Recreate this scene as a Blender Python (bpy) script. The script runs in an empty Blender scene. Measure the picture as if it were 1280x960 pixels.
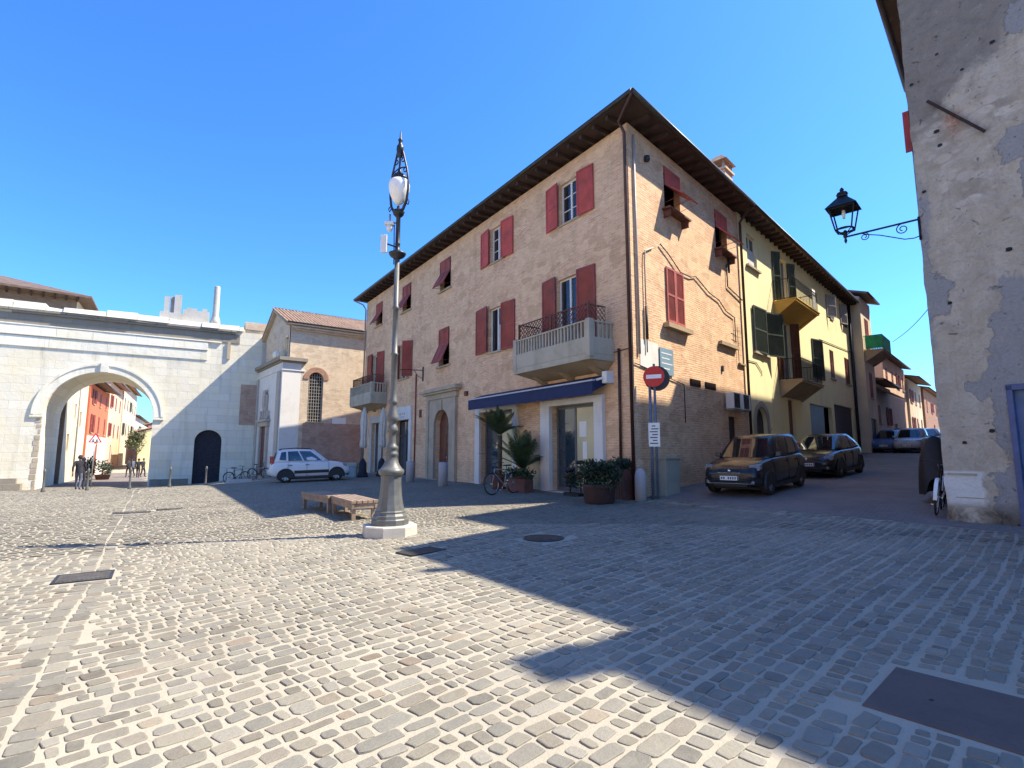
import bpy, bmesh, math, random
import numpy as np
from mathutils import Vector, Matrix, noise as mnoise
random.seed(7)
scene = bpy.context.scene
COL = scene.collection
R = math.radians
V = Vector

# ------------------------------------------------------------------ site plan
CAM_H = 1.6
SUN_A, SUN_B = -.775, -.11            # shadow run per metre of height
def dirs(deg):
    a = R(deg)
    return V((math.sin(a), math.cos(a), 0)), V((math.cos(a), -math.sin(a), 0))
CX, CY = 3.483, 15.083                # foot of the corner house's sharp corner
sL, _n = dirs(-33.6); nL = -_n        # plaza facade: along, outward
sR, nR = dirs(43.3)                   # street facade: along, outward
sA, nA = dirs(58)                     # gate wall
SC = 1.09                              # gate and church stand this much further off than first surveyed
AX, AY = -21.07*SC, 35.6*SC
def zs(z): return CAM_H+(z-CAM_H)*SC
KX, KY = 8.01, 10.02                  # corner of the rough house
def ss(x):
    x = min(1., max(0., x)); return x*x*(3-2*x)
ZC = .25
def dplaza(x, y): return (x-CX)*nL.x + (y-CY)*nL.y
def G(x, y):
    d = dplaza(x, y)
    if d >= 0: g = max(0., ZC-ZC/11.25*d)
    else:
        e = min(-d, 70.); g = ZC + .085*min(e, 3.) + .038*max(0., e-3.)
    return g - .82*ss((d-3)/5)*ss(1-((x-AX)*nA.x+(y-AY)*nA.y)/19)
def gp(x, y, dz=0): return V((x, y, G(x, y)+dz))

# ------------------------------------------------------------------ node helpers
def new_mat(name):
    m = bpy.data.materials.new(name); m.use_nodes = True
    nt = m.node_tree; nt.nodes.clear()
    out = nt.nodes.new('ShaderNodeOutputMaterial')
    b = nt.nodes.new('ShaderNodeBsdfPrincipled')
    nt.links.new(b.outputs[0], out.inputs[0])
    return m, nt, b
def nd(nt, t, ins=None, **props):
    n = nt.nodes.new(t)
    for k, v in props.items(): setattr(n, k, v)
    for k, v in (ins or {}).items():
        s = n.inputs[k]
        if isinstance(v, bpy.types.NodeSocket): nt.links.new(v, s)
        else: s.default_value = v
    return n
def col(c): return (c[0], c[1], c[2], 1)
def mixc(nt, fac, a, b, mode='MIX'):
    n = nd(nt, 'ShaderNodeMix', data_type='RGBA', blend_type=mode)
    for k, v in ((0, fac), (6, a), (7, b)):
        s = n.inputs[k]
        if isinstance(v, bpy.types.NodeSocket): nt.links.new(v, s)
        else: s.default_value = v if k == 0 else col(v)
    return n.outputs[2]
def ramp(nt, fac, lo, hi):
    n = nd(nt, 'ShaderNodeMapRange', {0: fac, 1: lo, 2: hi, 3: 0., 4: 1.}, clamp=True)
    return n.outputs[0]
def math_n(nt, op, a, b=0.):
    return nd(nt, 'ShaderNodeMath', {0: a, 1: b}, operation=op).outputs[0]
def noise(nt, vec, scale, detail=4., rough=.55, dist=0.):
    return nd(nt, 'ShaderNodeTexNoise', {'Vector': vec, 'Scale': scale, 'Detail': detail, 'Roughness': rough, 'Distortion': dist}).outputs['Fac']
def coords(nt, kind='Object', scale=(1, 1, 1)):
    t = nd(nt, 'ShaderNodeTexCoord')
    return nd(nt, 'ShaderNodeMapping', {'Vector': t.outputs[kind], 'Scale': scale}).outputs[0]
def bump(nt, b, h, strength=.3, dist=.02):
    n = nd(nt, 'ShaderNodeBump', {'Strength': strength, 'Distance': dist, 'Height': h})
    nt.links.new(n.outputs[0], b.inputs['Normal'])

def plain(name, c, rough=.6, metal=0., var=.12, scale=6., spec=.5, bmp=0., dirt=0.):
    m, nt, b = new_mat(name)
    v = coords(nt)
    n1 = noise(nt, v, scale, 5)
    c1 = mixc(nt, ramp(nt, n1, .3, .7), [x*(1-var) for x in c], [min(1, x*(1+var)) for x in c])
    if dirt:
        n2 = noise(nt, v, scale*.33, 6, .7)
        c1 = mixc(nt, math_n(nt, 'MULTIPLY', ramp(nt, n2, .5, .75), dirt), c1, (.08, .07, .055))
    nt.links.new(c1, b.inputs['Base Color'])
    b.inputs['Roughness'].default_value = rough; b.inputs['Metallic'].default_value = metal
    b.inputs['Specular IOR Level'].default_value = spec
    if bmp: bump(nt, b, noise(nt, v, scale*5, 6, .65), bmp, .02)
    return m

def stucco(name, c, c2=None, patch=.5, scale=.5, streak=.25, stone=None, rough=.92, bmp=.25):
    """painted render: two tones in patches, damp streaks, fine grain"""
    c2 = c2 or [x*.72 for x in c]
    m, nt, b = new_mat(name)
    v = coords(nt); vs = coords(nt, 'Object', (1.3, 1.3, .22))
    n1 = noise(nt, v, scale, 7, .62, .4)
    k = mixc(nt, ramp(nt, n1, .62-patch*.3, .72), c, c2)
    n2 = noise(nt, vs, 1.1, 6, .6)
    k = mixc(nt, math_n(nt, 'MULTIPLY', ramp(nt, n2, .52, .8), streak), k, [x*.5 for x in c2])
    n3 = noise(nt, v, 9., 6, .7)
    k = mixc(nt, math_n(nt, 'MULTIPLY', n3, .35), k, [x*.8 for x in c])
    if stone:
        n4 = noise(nt, v, scale*1.7, 5, .6, .6)
        k = mixc(nt, ramp(nt, n4, .6, .64), k, stone)
    nt.links.new(k, b.inputs['Base Color']); b.inputs['Roughness'].default_value = rough
    b.inputs['Specular IOR Level'].default_value = .25
    h = math_n(nt, 'ADD', noise(nt, v, 30., 4, .6), math_n(nt, 'MULTIPLY', n3, 2.))
    bump(nt, b, h, bmp, .015)
    return m

def brick(name, ca, cb, mortar, tone=(.33, .26, .19), bw=.27, rh=.068, old=.5, uv=True, bmp=.5):
    """weathered facing brick, UV in metres (u along the wall, v up)"""
    m, nt, b = new_mat(name)
    u = nd(nt, 'ShaderNodeTexCoord').outputs['UV']
    wob = nd(nt, 'ShaderNodeTexNoise', {'Vector': u, 'Scale': 1.7, 'Detail': 2.})
    u2 = nd(nt, 'ShaderNodeVectorMath', {0: u, 1: nd(nt, 'ShaderNodeVectorMath', {0: wob.outputs['Color'], 1: (.03, .02, 0)}, operation='MULTIPLY').outputs[0]}, operation='ADD').outputs[0]
    br = nd(nt, 'ShaderNodeTexBrick', {'Vector': u2, 'Color1': col(ca), 'Color2': col(cb), 'Mortar': col(mortar), 'Scale': 1., 'Mortar Size': .014,
            'Mortar Smooth': .4, 'Bias': 0., 'Brick Width': bw, 'Row Height': rh})
    cell = nd(nt, 'ShaderNodeMapping', {'Vector': u, 'Scale': (3.4, 14.7, 1)}).outputs[0]
    wn = noise(nt, cell, 1.0, 2, .5)
    k = mixc(nt, math_n(nt, 'MULTIPLY', ramp(nt, wn, .5, .68), .5), br.outputs['Color'], [min(.85, x*1.2) for x in mortar])
    k = mixc(nt, math_n(nt, 'MULTIPLY', ramp(nt, wn, .46, .3), .5), k, [x*.6 for x in ca])
    n1 = noise(nt, u, .35, 6, .6, .5)
    k = mixc(nt, math_n(nt, 'MULTIPLY', ramp(nt, n1, .38, .68), old), k, tone)
    wv = nd(nt, 'ShaderNodeVectorMath', {0: nd(nt, 'ShaderNodeMapping', {'Vector': u, 'Scale': (1., 2.1, 1)}).outputs[0], 1: nd(nt, 'ShaderNodeVectorMath', {0: nd(nt, 'ShaderNodeTexNoise', {'Vector': u, 'Scale': 2.5, 'Detail': 5.}).outputs['Color'], 1: (.9, .9, 0)}, operation='MULTIPLY').outputs[0]}, operation='ADD').outputs[0]
    vo = nd(nt, 'ShaderNodeSeparateColor', {0: nd(nt, 'ShaderNodeTexVoronoi', {'Vector': wv, 'Scale': 1.5}).outputs['Color']})
    k = mixc(nt, math_n(nt, 'MULTIPLY', ramp(nt, vo.outputs[0], .55, .8), .45), k, [x*1.12 for x in tone])
    k = mixc(nt, math_n(nt, 'MULTIPLY', ramp(nt, vo.outputs[1], .7, .85), .38), k, [x*.62 for x in cb])
    st = nd(nt, 'ShaderNodeMapping', {'Vector': u, 'Scale': (1.6, .25, 1)}).outputs[0]
    n2 = noise(nt, st, 1.2, 7, .65)
    k = mixc(nt, math_n(nt, 'MULTIPLY', ramp(nt, n2, .52, .78), .42), k, [x*.42 for x in tone])
    n5 = noise(nt, u, 2.3, 6, .7)
    k = mixc(nt, math_n(nt, 'MULTIPLY', ramp(nt, n5, .35, .7), .28), k, [x*.55 for x in ca])
    nt.links.new(k, b.inputs['Base Color']); b.inputs['Roughness'].default_value = .93
    b.inputs['Specular IOR Level'].default_value = .2
    h = math_n(nt, 'ADD', math_n(nt, 'MULTIPLY', br.outputs['Fac'], -1.), math_n(nt, 'MULTIPLY', noise(nt, u, 8., 5, .7), 1.6))
    bump(nt, b, h, bmp, .02)
    return m

def glassy(name, c=(.02, .022, .024), rough=.03, spec=.45):
    m, nt, b = new_mat(name)
    v = coords(nt)
    k = mixc(nt, noise(nt, v, 1.5, 3), [x*.5 for x in c], [x*1.5 for x in c])
    nt.links.new(k, b.inputs['Base Color'])
    b.inputs['Roughness'].default_value = rough; b.inputs['IOR'].default_value = 1.6
    b.inputs['Specular IOR Level'].default_value = spec
    bump(nt, b, noise(nt, v, 1.2, 1), .03, .02)
    return m
def paint(name, c, rough=.3, flake=.1):
    m, nt, b = new_mat(name)
    v = coords(nt)
    k = mixc(nt, ramp(nt, noise(nt, v, 5., 5), .3, .8), c, [x*(1-flake)+.02 for x in c])
    zz = nd(nt, 'ShaderNodeSeparateXYZ', {0: v}).outputs[2]
    dust = math_n(nt, 'MULTIPLY', ramp(nt, math_n(nt, 'ADD', zz, math_n(nt, 'MULTIPLY', noise(nt, v, 7., 5), .3)), .65, .2), .35)
    k = mixc(nt, dust, k, (.16, .14, .115))
    nt.links.new(k, b.inputs['Base Color'])
    b.inputs['Roughness'].default_value = rough; b.inputs['Coat Weight'].default_value = .25; b.inputs['Specular IOR Level'].default_value = .35
    b.inputs['Coat Roughness'].default_value = .06
    return m

M = {}
M['brick_main'] = brick('brick_main', (.66, .335, .195), (.76, .455, .26), (.74, .58, .40), tone=(.75, .53, .32), rh=.075, old=.5)
M['brick_low'] = brick('brick_low', (.44, .26, .19), (.50, .31, .23), (.46, .38, .30), tone=(.44, .31, .23))
M['brick_church'] = brick('brick_church', (.58, .42, .29), (.66, .50, .35), (.64, .55, .43), tone=(.66, .54, .39), old=.8)
M['brick_dark'] = brick('brick_dark', (.22, .15, .12), (.26, .18, .14), (.26, .22, .18), tone=(.24, .18, .14))
M['brick_far'] = brick('brick_far', (.38, .19, .12), (.42, .22, .14), (.4, .3, .22), tone=(.38, .22, .15))
M['yellow'] = stucco('yellow_render', (.84, .74, .42), (.74, .63, .38), .35, .4, .3)
M['ochre'] = stucco('ochre_render', (.58, .34, .08), (.45, .27, .08), .3, .8, .25)
M['cream'] = stucco('cream_render', (.70, .59, .42), (.52, .42, .29), .8, .6, .5)
M['peach'] = stucco('peach_render', (.66, .46, .32), (.48, .32, .22), .4, .5, .3)
M['pinkish'] = stucco('pink_render', (.55, .34, .27), (.42, .27, .22), .5, .5, .35)
M['orange'] = stucco('orange_render', (.58, .16, .08), (.46, .13, .07), .4, .6, .3)
M['pale'] = stucco('pale_render', (.66, .60, .48), (.5, .44, .34), .5, .5, .35)
M['rosy'] = stucco('rosy_render', (.5, .30, .26), (.4, .25, .22), .5, .6, .3)
M['grey_house'] = stucco('grey_render', (.30, .28, .25), (.22, .20, .18), .5, .5, .35)
M['white_pier'] = stucco('white_limewash', (.70, .67, .62), (.56, .52, .46), .35, .8, .3, bmp=.15)
M['stone_grey'] = stucco('concrete_grey', (.45, .41, .32), (.32, .29, .22), .6, 1.6, .6)
M['stone_warm'] = stucco('warm_limestone', (.46, .38, .28), (.33, .27, .20), .6, 1.4, .45)
M['stone_pale'] = stucco('pale_stone', (.50, .47, .42), (.38, .36, .31), .5, 1.5, .4)
M['balcony_under'] = stucco('bare_render', (.40, .30, .19), (.3, .23, .15), .5, 1., .4)
M['bollard'] = stucco('bollard_stone', (.42, .40, .40), (.32, .30, .29), .4, 2.5, .35)
M['red'] = plain('red_shutter_paint', (.40, .052, .042), .6, var=.3, scale=2, dirt=.35)
M['brownred'] = plain('brown_shutter_paint', (.26, .045, .034), .65, var=.32, scale=2, dirt=.4)
M['pinkred'] = plain('faded_red_paint', (.38, .085, .075), .65, var=.2, scale=3, dirt=.25)
M['green'] = plain('green_shutter_paint', (.035, .055, .04), .5, var=.3, scale=3, dirt=.3)
M['grey_shut'] = plain('grey_shutter_paint', (.30, .30, .29), .6, var=.2)
M['door_wood'] = plain('door_wood', (.12, .035, .02), .45, var=.35, scale=4)
M['dark_wood'] = plain('eave_wood', (.04, .022, .017), .8, var=.4, scale=3)
M['soffit'] = plain('eave_boards', (.055, .032, .024), .85, var=.3, scale=2)
M['trellis'] = plain('trellis_wood', (.13, .045, .03), .75, var=.35, scale=5)
M['bench_wood'] = plain('bench_wood', (.24, .175, .13), .75, var=.3, scale=4, bmp=.2)
M['copper'] = plain('gutter_metal', (.055, .05, .04), .45, .6, var=.3, scale=3)
M['pipe'] = plain('downpipe_metal', (.07, .03, .025), .45, .4, var=.35, scale=2)
M['pipe_grey'] = plain('grey_pipe', (.30, .28, .27), .6, .1, var=.15)
M['cable'] = plain('black_cable', (.035, .03, .028), .7)
M['white_frame'] = plain('white_window_paint', (.66, .65, .62), .5, var=.06)
M['white_plastic'] = plain('white_plastic', (.70, .69, .66), .45, var=.05)
M['glass'] = glassy('window_glass')
M['glass_blue'] = glassy('shop_glass', (.03, .045, .06), .02, .8)
M['pane_reflection'] = plain('painted_pane_reflection', (.52, .46, .28), .25, var=.1, scale=1.2)  # beige stands in for the sunlit facade reflected in the shop glass
M['paper'] = plain('white_paper', (.78, .77, .72), .8, var=.04)
M['ink'] = plain('dark_ink', (.06, .07, .09), .8)
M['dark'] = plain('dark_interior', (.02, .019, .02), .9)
M['dark_panel'] = plain('dark_door_paint', (.035, .03, .032), .6, var=.3)
M['curtain'] = plain('pale_curtain', (.55, .55, .52), .9, var=.15, scale=8)
M['navy'] = plain('navy_awning', (.008, .018, .075), .75, var=.2, scale=4)
M['awning_trim'] = plain('awning_trim', (.45, .47, .52), .6)
M['iron'] = plain('wrought_iron', (.018, .018, .02), .5, .5, var=.3)
M['lamp_iron'] = plain('grey_cast_iron', (.105, .108, .105), .45, .0, var=.2, scale=8, dirt=.3)
M['lamp_dark'] = plain('dark_cast_iron', (.03, .032, .036), .42, .45, var=.3)
M['globe'] = plain('opal_glass', (.80, .79, .76), .25, var=.02)
M['steel'] = plain('galvanised_steel', (.34, .36, .38), .42, .6, var=.15)
M['blue_steel'] = plain('blue_grey_pole', (.14, .17, .23), .5, .3, var=.15)
M['concrete'] = stucco('concrete', (.52, .49, .43), (.42, .39, .34), .5, 2., .3)
M['cabinet'] = stucco('cabinet_grp', (.34, .32, .26), (.27, .26, .21), .4, 2., .35, rough=.7)
M['sign_red'] = plain('sign_red', (.55, .012, .02), .35, var=.05)
M['sign_white'] = plain('sign_white', (.82, .80, .80), .4, var=.03)
M['sign_back'] = plain('dark_sign_back', (.045, .022, .022), .5, var=.2)
M['plate_blue'] = plain('street_plate', (.20, .30, .36), .4, var=.1)
M['terracotta'] = plain('terracotta', (.12, .045, .032), .75, var=.25, scale=5, dirt=.3)
M['pot_brown'] = plain('brown_pot', (.05, .024, .02), .7, var=.25, scale=5)
M['tyre'] = plain('tyre_rubber', (.016, .016, .017), .85, var=.15)
M['rim'] = plain('alloy_rim', (.33, .34, .35), .35, .7, var=.1)
M['black_trim'] = plain('black_trim', (.018, .018, .02), .6, var=.15)
M['car_white'] = paint('white_car_paint', (.66, .67, .68), .3, .05)
M['car_dark'] = paint('dark_car_paint', (.009, .009, .012), .25)
M['car_brown'] = paint('anthracite_car_paint', (.010, .010, .011), .25)
M['car_blue'] = paint('blue_car_paint', (.06, .12, .26), .25)
M['car_silver'] = paint('silver_car_paint', (.38, .39, .40), .3)
M['car_light'] = paint('pale_blue_car_paint', (.22, .28, .36), .3)
M['car_glass'] = glassy('car_glass', (.012, .015, .018), .015, .8)
M['headlight'] = plain('headlight_lens', (.20, .21, .22), .08, var=.2, scale=14)
M['tail_lamp'] = plain('tail_lamp_lens', (.35, .015, .02), .15)
M['chrome'] = plain('chrome', (.6, .6, .61), .15, .95, var=.05)
M['skin'] = plain('skin', (.45, .27, .20), .6, var=.08)
M['jacket_dark'] = plain('dark_cloth', (.025, .025, .035), .9, var=.3)
M['trousers'] = plain('grey_cloth', (.09, .10, .14), .9, var=.2)
M['tarp'] = plain('black_tarpaulin', (.006, .006, .008), .6, var=.3)
M['cream_cloth'] = plain('cream_canvas', (.58, .54, .46), .9, var=.12)
M['green_cloth'] = plain('green_cloth', (.03, .30, .12), .8, var=.3, scale=3)
M['blue_door'] = plain('blue_door_paint', (.06, .14, .30), .45, var=.18, scale=3, dirt=.2)
M['blue_frame'] = plain('blue_frame_paint', (.05, .085, .20), .5, var=.2, dirt=.2)
M['rust'] = plain('rusty_iron', (.045, .022, .016), .85, .2, var=.45, scale=14)
M['leaf'] = plain('leaf', (.042, .07, .024), .55, var=.55, scale=3)
M['leaf_dark'] = plain('dark_leaf', (.022, .042, .018), .55, var=.5, scale=3)
M['leaf_light'] = plain('olive_leaf', (.10, .12, .05), .6, var=.4, scale=2)
M['bark'] = plain('bark', (.09, .065, .045), .9, var=.35, scale=9)
M['moss'] = plain('moss', (.05, .055, .025), .95, var=.5, scale=12)
def tile_mat(name, a, b2, moss=.3):
    m, nt, b = new_mat(name)
    v = coords(nt)
    vo = nd(nt, 'ShaderNodeTexVoronoi', {'Vector': v, 'Scale': 3.2})
    k = mixc(nt, nd(nt, 'ShaderNodeSeparateColor', {0: vo.outputs['Color']}).outputs[0], a, b2)
    k = mixc(nt, math_n(nt, 'MULTIPLY', ramp(nt, noise(nt, v, 1.1, 6, .65), .48, .7), moss), k, (.13, .12, .09))
    nt.links.new(k, b.inputs['Base Color']); b.inputs['Roughness'].default_value = .92
    bump(nt, b, noise(nt, v, 12., 4), .5, .03)
    return m
M['tile'] = tile_mat('roof_tile', (.34, .19, .12), (.42, .30, .20), .6)
M['tile_dark'] = tile_mat('old_roof_tile', (.17, .10, .075), (.24, .16, .12), .5)
M['tile_old'] = tile_mat('dark_old_tile', (.10, .065, .05), (.15, .10, .08), .5)
M['tile_pink'] = tile_mat('pink_roof_tile', (.36, .20, .17), (.40, .26, .2), .3)

def ashlar(name, c, bw=1.25, rh=.5, c2=None, streak=.35, hole=.3):
    """large stone blocks with thin joints, chips and rain streaks"""
    m, nt, b = new_mat(name)
    u = nd(nt, 'ShaderNodeTexCoord').outputs['UV']
    c2 = c2 or [x*.86 for x in c]
    br = nd(nt, 'ShaderNodeTexBrick', {'Vector': u, 'Color1': col(c), 'Color2': col(c2), 'Mortar': col([x*.62 for x in c]), 'Scale': 1., 'Mortar Size': .008,
            'Mortar Smooth': .5, 'Brick Width': bw, 'Row Height': rh})
    n1 = noise(nt, u, .5, 7, .65, .5)
    k = mixc(nt, math_n(nt, 'MULTIPLY', ramp(nt, n1, .45, .68), .6), br.outputs['Color'], [c[0]*.9, c[1]*.84, c[2]*.66])
    st = nd(nt, 'ShaderNodeMapping', {'Vector': u, 'Scale': (1.4, .16, 1)}).outputs[0]
    k = mixc(nt, math_n(nt, 'MULTIPLY', ramp(nt, noise(nt, st, 1.3, 7, .65), .52, .8), streak), k, [x*.4 for x in c])
    n3 = noise(nt, u, 3.1, 6, .7)
    k = mixc(nt, math_n(nt, 'MULTIPLY', ramp(nt, n3, .66, .74), hole), k, [x*.35 for x in c])
    nt.links.new(k, b.inputs['Base Color']); b.inputs['Roughness'].default_value = .9
    b.inputs['Specular IOR Level'].default_value = .25
    h = math_n(nt, 'ADD', math_n(nt, 'MULTIPLY', br.outputs['Fac'], -1.2), math_n(nt, 'MULTIPLY', n3, 1.5))
    bump(nt, b, h, .5, .03)
    return m
M['gate_stone'] = ashlar('gate_limestone', (.76, .71, .59), streak=.6, hole=.45)
M['gate_trim'] = ashlar('gate_limestone_trim', (.80, .76, .65), 2.2, 3., streak=.55, hole=.4)
M['gate_dark'] = ashlar('weathered_shaded_stone', (.28, .25, .205), 1.6, .4, streak=.5)  # dark worn stone; on the gate frieze it is painted cornice shadow
M['facade_stone'] = ashlar('church_stone', (.47, .42, .37), 1.1, .55, streak=.3)

# ------------------------------------------------------------------ mesh builder
class MB:
    def __init__(s): s.v = []; s.f = []; s.uv = []; s.mi = []; s.sm = []
    def add(s, pts): 
        i = len(s.v); s.v += [tuple(p) for p in pts]; return i
    def face(s, pts, uv=None, mi=0, smooth=False):
        i = s.add(pts); n = len(pts)
        s.f.append(tuple(range(i, i+n))); s.uv.append(uv); s.mi.append(mi); s.sm.append(smooth)
    def hexa(s, b, t, mi=0):
        """b, t: bottom and top quads (counter-clockwise seen from above)"""
        i = s.add(list(b)+list(t))
        for q in ((3, 2, 1, 0), (4, 5, 6, 7), (0, 1, 5, 4), (1, 2, 6, 5), (2, 3, 7, 6), (3, 0, 4, 7)):
            s.f.append(tuple(i+k for k in q)); s.uv.append(None); s.mi.append(mi); s.sm.append(False)
    def box(s, x0, x1, y0, y1, z0, z1, mi=0):
        s.hexa([(x0, y0, z0), (x1, y0, z0), (x1, y1, z0), (x0, y1, z0)], [(x0, y0, z1), (x1, y0, z1), (x1, y1, z1), (x0, y1, z1)], mi)
    def grid(s, rows, closed=True, cap=False, mi=0, smooth=True):
        n = len(rows[0]); i = s.add([p for r in rows for p in r])
        m = n if closed else n-1
        for a in range(len(rows)-1):
            for k in range(m):
                k2 = (k+1) % n
                s.f.append((i+a*n+k, i+a*n+k2, i+(a+1)*n+k2, i+(a+1)*n+k)); s.uv.append(None); s.mi.append(mi); s.sm.append(smooth)
        if cap:
            s.f.append(tuple(i+k for k in range(n-1, -1, -1))); s.uv.append(None); s.mi.append(mi); s.sm.append(False)
            j = i+(len(rows)-1)*n
            s.f.append(tuple(j+k for k in range(n))); s.uv.append(None); s.mi.append(mi); s.sm.append(False)
    def lathe(s, prof, c=(0, 0, 0), n=16, mi=0, smooth=True, cap=True, flat=1.):
        rows = [[(c[0]+r*math.cos(2*math.pi*k/n), c[1]+r*math.sin(2*math.pi*k/n)*flat, c[2]+z) for k in range(n)] for r, z in prof]
        s.grid(rows, True, cap, mi, smooth)
    def tube(s, pts, r, n=6, mi=0, cap=True, smooth=True):
        pts = [V(p) for p in pts]; rr = r if isinstance(r, (list, tuple)) else [r]*len(pts)
        rows = []; up = None
        for k, p in enumerate(pts):
            a = pts[max(0, k-1)]; b = pts[min(len(pts)-1, k+1)]
            d = (b-a)
            if d.length < 1e-9: d = V((0, 0, 1))
            d.normalize()
            if up is None:
                up = V((0, 0, 1)) if abs(d.z) < .9 else V((1, 0, 0))
            x = d.cross(up)
            if x.length < 1e-6: x = d.cross(V((1, 0, 0)))
            x.normalize(); y = x.cross(d); up = -y if False else y
            rows.append([p + x*(rr[k]*math.cos(2*math.pi*j/n)) - y*(rr[k]*math.sin(2*math.pi*j/n)) for j in range(n)])
            up = y
        s.grid(rows, True, cap, mi, smooth)
    def bar(s, a, b, w, h, up=V((0, 0, 1)), mi=0):
        a = V(a); b = V(b); d = (b-a).normalized(); x = d.cross(up)
        if x.length < 1e-5: x = d.cross(V((1, 0, 0)))
        x.normalize(); y = x.cross(d).normalized()
        def q(p): return [p-x*w/2-y*h/2, p+x*w/2-y*h/2, p+x*w/2+y*h/2, p-x*w/2+y*h/2]
        s.hexa(q(a), q(b), mi)
    # boxes in a wall frame
    def fb(s, F, u0, u1, o0, o1, z0, z1, mi=0):
        s.hexa([F(u0, o0, z0), F(u1, o0, z0), F(u1, o1, z0), F(u0, o1, z0)], [F(u0, o0, z1), F(u1, o0, z1), F(u1, o1, z1), F(u0, o1, z1)], mi)
    def build(s, name, mats, parent=None, bevel=0., sub=0):
        me = bpy.data.meshes.new(name)
        org = ORG.get(parent.name, V((0, 0, 0))) if parent is not None else V((0, 0, 0))
        me.from_pydata([(p[0]-org.x, p[1]-org.y, p[2]-org.z) for p in s.v], [], s.f)
        if not isinstance(mats, (list, tuple)): mats = [mats]
        if any(u is not None for u in s.uv) or mats[0] in UVM or getattr(mats[0], 'name', '') in UVN:
            lay = me.uv_layers.new(name='UVMap').data
            for p, u in zip(me.polygons, s.uv):
                if u is not None:
                    for li, q in zip(p.loop_indices, u): lay[li].uv = q
                else:                       # metres along the face and up
                    n = p.normal
                    t = V((-n.y, n.x, 0))
                    if abs(n.z) < .8 and t.length > 1e-4:
                        t.normalize()
                        for li, vi in zip(p.loop_indices, p.vertices):
                            c = V(s.v[vi]); lay[li].uv = (c.x*t.x+c.y*t.y, c.z)
                    else:
                        for li, vi in zip(p.loop_indices, p.vertices): lay[li].uv = s.v[vi][:2]
        for m in mats: me.materials.append(M[m] if isinstance(m, str) else m)
        for p, k, sm in zip(me.polygons, s.mi, s.sm): p.material_index = k; p.use_smooth = sm
        bm = bmesh.new(); bm.from_mesh(me); bmesh.ops.recalc_face_normals(bm, faces=bm.faces); bm.to_mesh(me); bm.free()
        o = bpy.data.objects.new(name, me); COL.objects.link(o)
        if parent is not None: o.parent = parent; ORG[o.name] = org
        if bevel:
            b = o.modifiers.new('bevel', 'BEVEL'); b.width = bevel; b.segments = 2; b.limit_method = 'ANGLE'
        if sub:
            b = o.modifiers.new('smooth', 'SUBSURF'); b.levels = sub; b.render_levels = sub
        return o
ORG = {}; UVM = ()
UVN = {'brick_main', 'brick_dark', 'brick_low', 'brick_church', 'brick_far', 'gate_limestone', 'gate_limestone_trim', 'weathered_shaded_stone', 'church_stone'}
def thing(name, label, cat, loc=(0, 0, 0), rot=0., group=None, world=True):
    """empty at a thing's base; world=True: its parts are written in site coordinates"""
    o = bpy.data.objects.new(name, None); COL.objects.link(o)
    o.location = loc; o.rotation_euler = (0, 0, rot); o.empty_display_size = .3
    o['label'] = label; o['category'] = cat
    if group: o['group'] = group
    ORG[o.name] = V(loc) if world else V((0, 0, 0))
    return o
def tag(o, label, cat, group=None):
    o['label'] = label; o['category'] = cat
    if group: o['group'] = group
    return o
def struct(o, kind='structure'): o['kind'] = kind; return o
def copy_tree(o, parent=None):
    c = o.copy(); COL.objects.link(c)
    if parent is not None: c.parent = parent
    for ch in list(o.children): copy_tree(ch, c)
    return c
class Fr:
    """wall frame: u along the wall, o outward, z up"""
    def __init__(s, x, y, su, no, k=1.): s.o = V((x, y, 0)); s.su = su*k; s.no = no*k; s.k = k
    def __call__(s, u, o, z): 
        p = s.o + s.su*u + s.no*o; return V((p.x, p.y, z if s.k == 1. else CAM_H+(z-CAM_H)*s.k))
FL = Fr(CX, CY, sL, nL); FR = Fr(CX, CY, sR, nR); FA = Fr(AX, AY, sA, nA, SC); FK = Fr(KX, KY, -sL, nL)

def wall(mb, F, u0, u1, z0, z1, holes=(), deep=.22, mi=0, rmi=None, o=0.):
    """facade sheet with real openings and reveals; hole = (u0,u1,z0,z1[,arch rise])"""
    rmi = mi if rmi is None else rmi
    us = sorted({u0, u1} | {h[0] for h in holes} | {h[1] for h in holes} | set(np.arange(u0, u1, 3.)[1:]))
    zs = sorted({z0, z1} | {h[2] for h in holes} | {h[3] for h in holes})
    us = [u for u in us if u0 <= u <= u1]; zs = [z for z in zs if z0 <= z <= z1]
    for a, b in zip(us, us[1:]):
        for c, d in zip(zs, zs[1:]):
            mu, mz = (a+b)/2, (c+d)/2
            if any(h[0] < mu < h[1] and h[2] < mz < h[3] for h in holes): continue
            mb.face([F(a, o, c), F(b, o, c), F(b, o, d), F(a, o, d)], [(a, c), (b, c), (b, d), (a, d)], mi)
    for h in holes:
        a, b, c, d = h[:4]; rise = h[4] if len(h) > 4 else 0
        dd = h[5] if len(h) > 5 else deep
        sp = d-rise
        def rev(p, q):
            mb.face([F(p[0], o, p[1]), F(q[0], o, q[1]), F(q[0], o-dd, q[1]), F(p[0], o-dd, p[1])], [(p[0], p[1]), (q[0], q[1]), (q[0]+dd, q[1]), (p[0]+dd, p[1])], rmi)
        rev((a, c), (a, sp)); rev((b, sp), (b, c))
        if c > z0+.01: rev((b, c), (a, c))
        if rise:
            n = 20; m_ = (a+b)/2; w = (b-a)/2
            arc = [(m_-w*math.cos(math.pi*k/n), sp+rise*math.sin(math.pi*k/n)) for k in range(n+1)]
            for p, q in zip(arc, arc[1:]):
                rev(p, q)
                mb.face([F(p[0], o, p[1]), F(q[0], o, q[1]), F(q[0], o, d), F(p[0], o, d)], [p, q, (q[0], d), (p[0], d)], mi)
        else: rev((a, d), (b, d))
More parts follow.
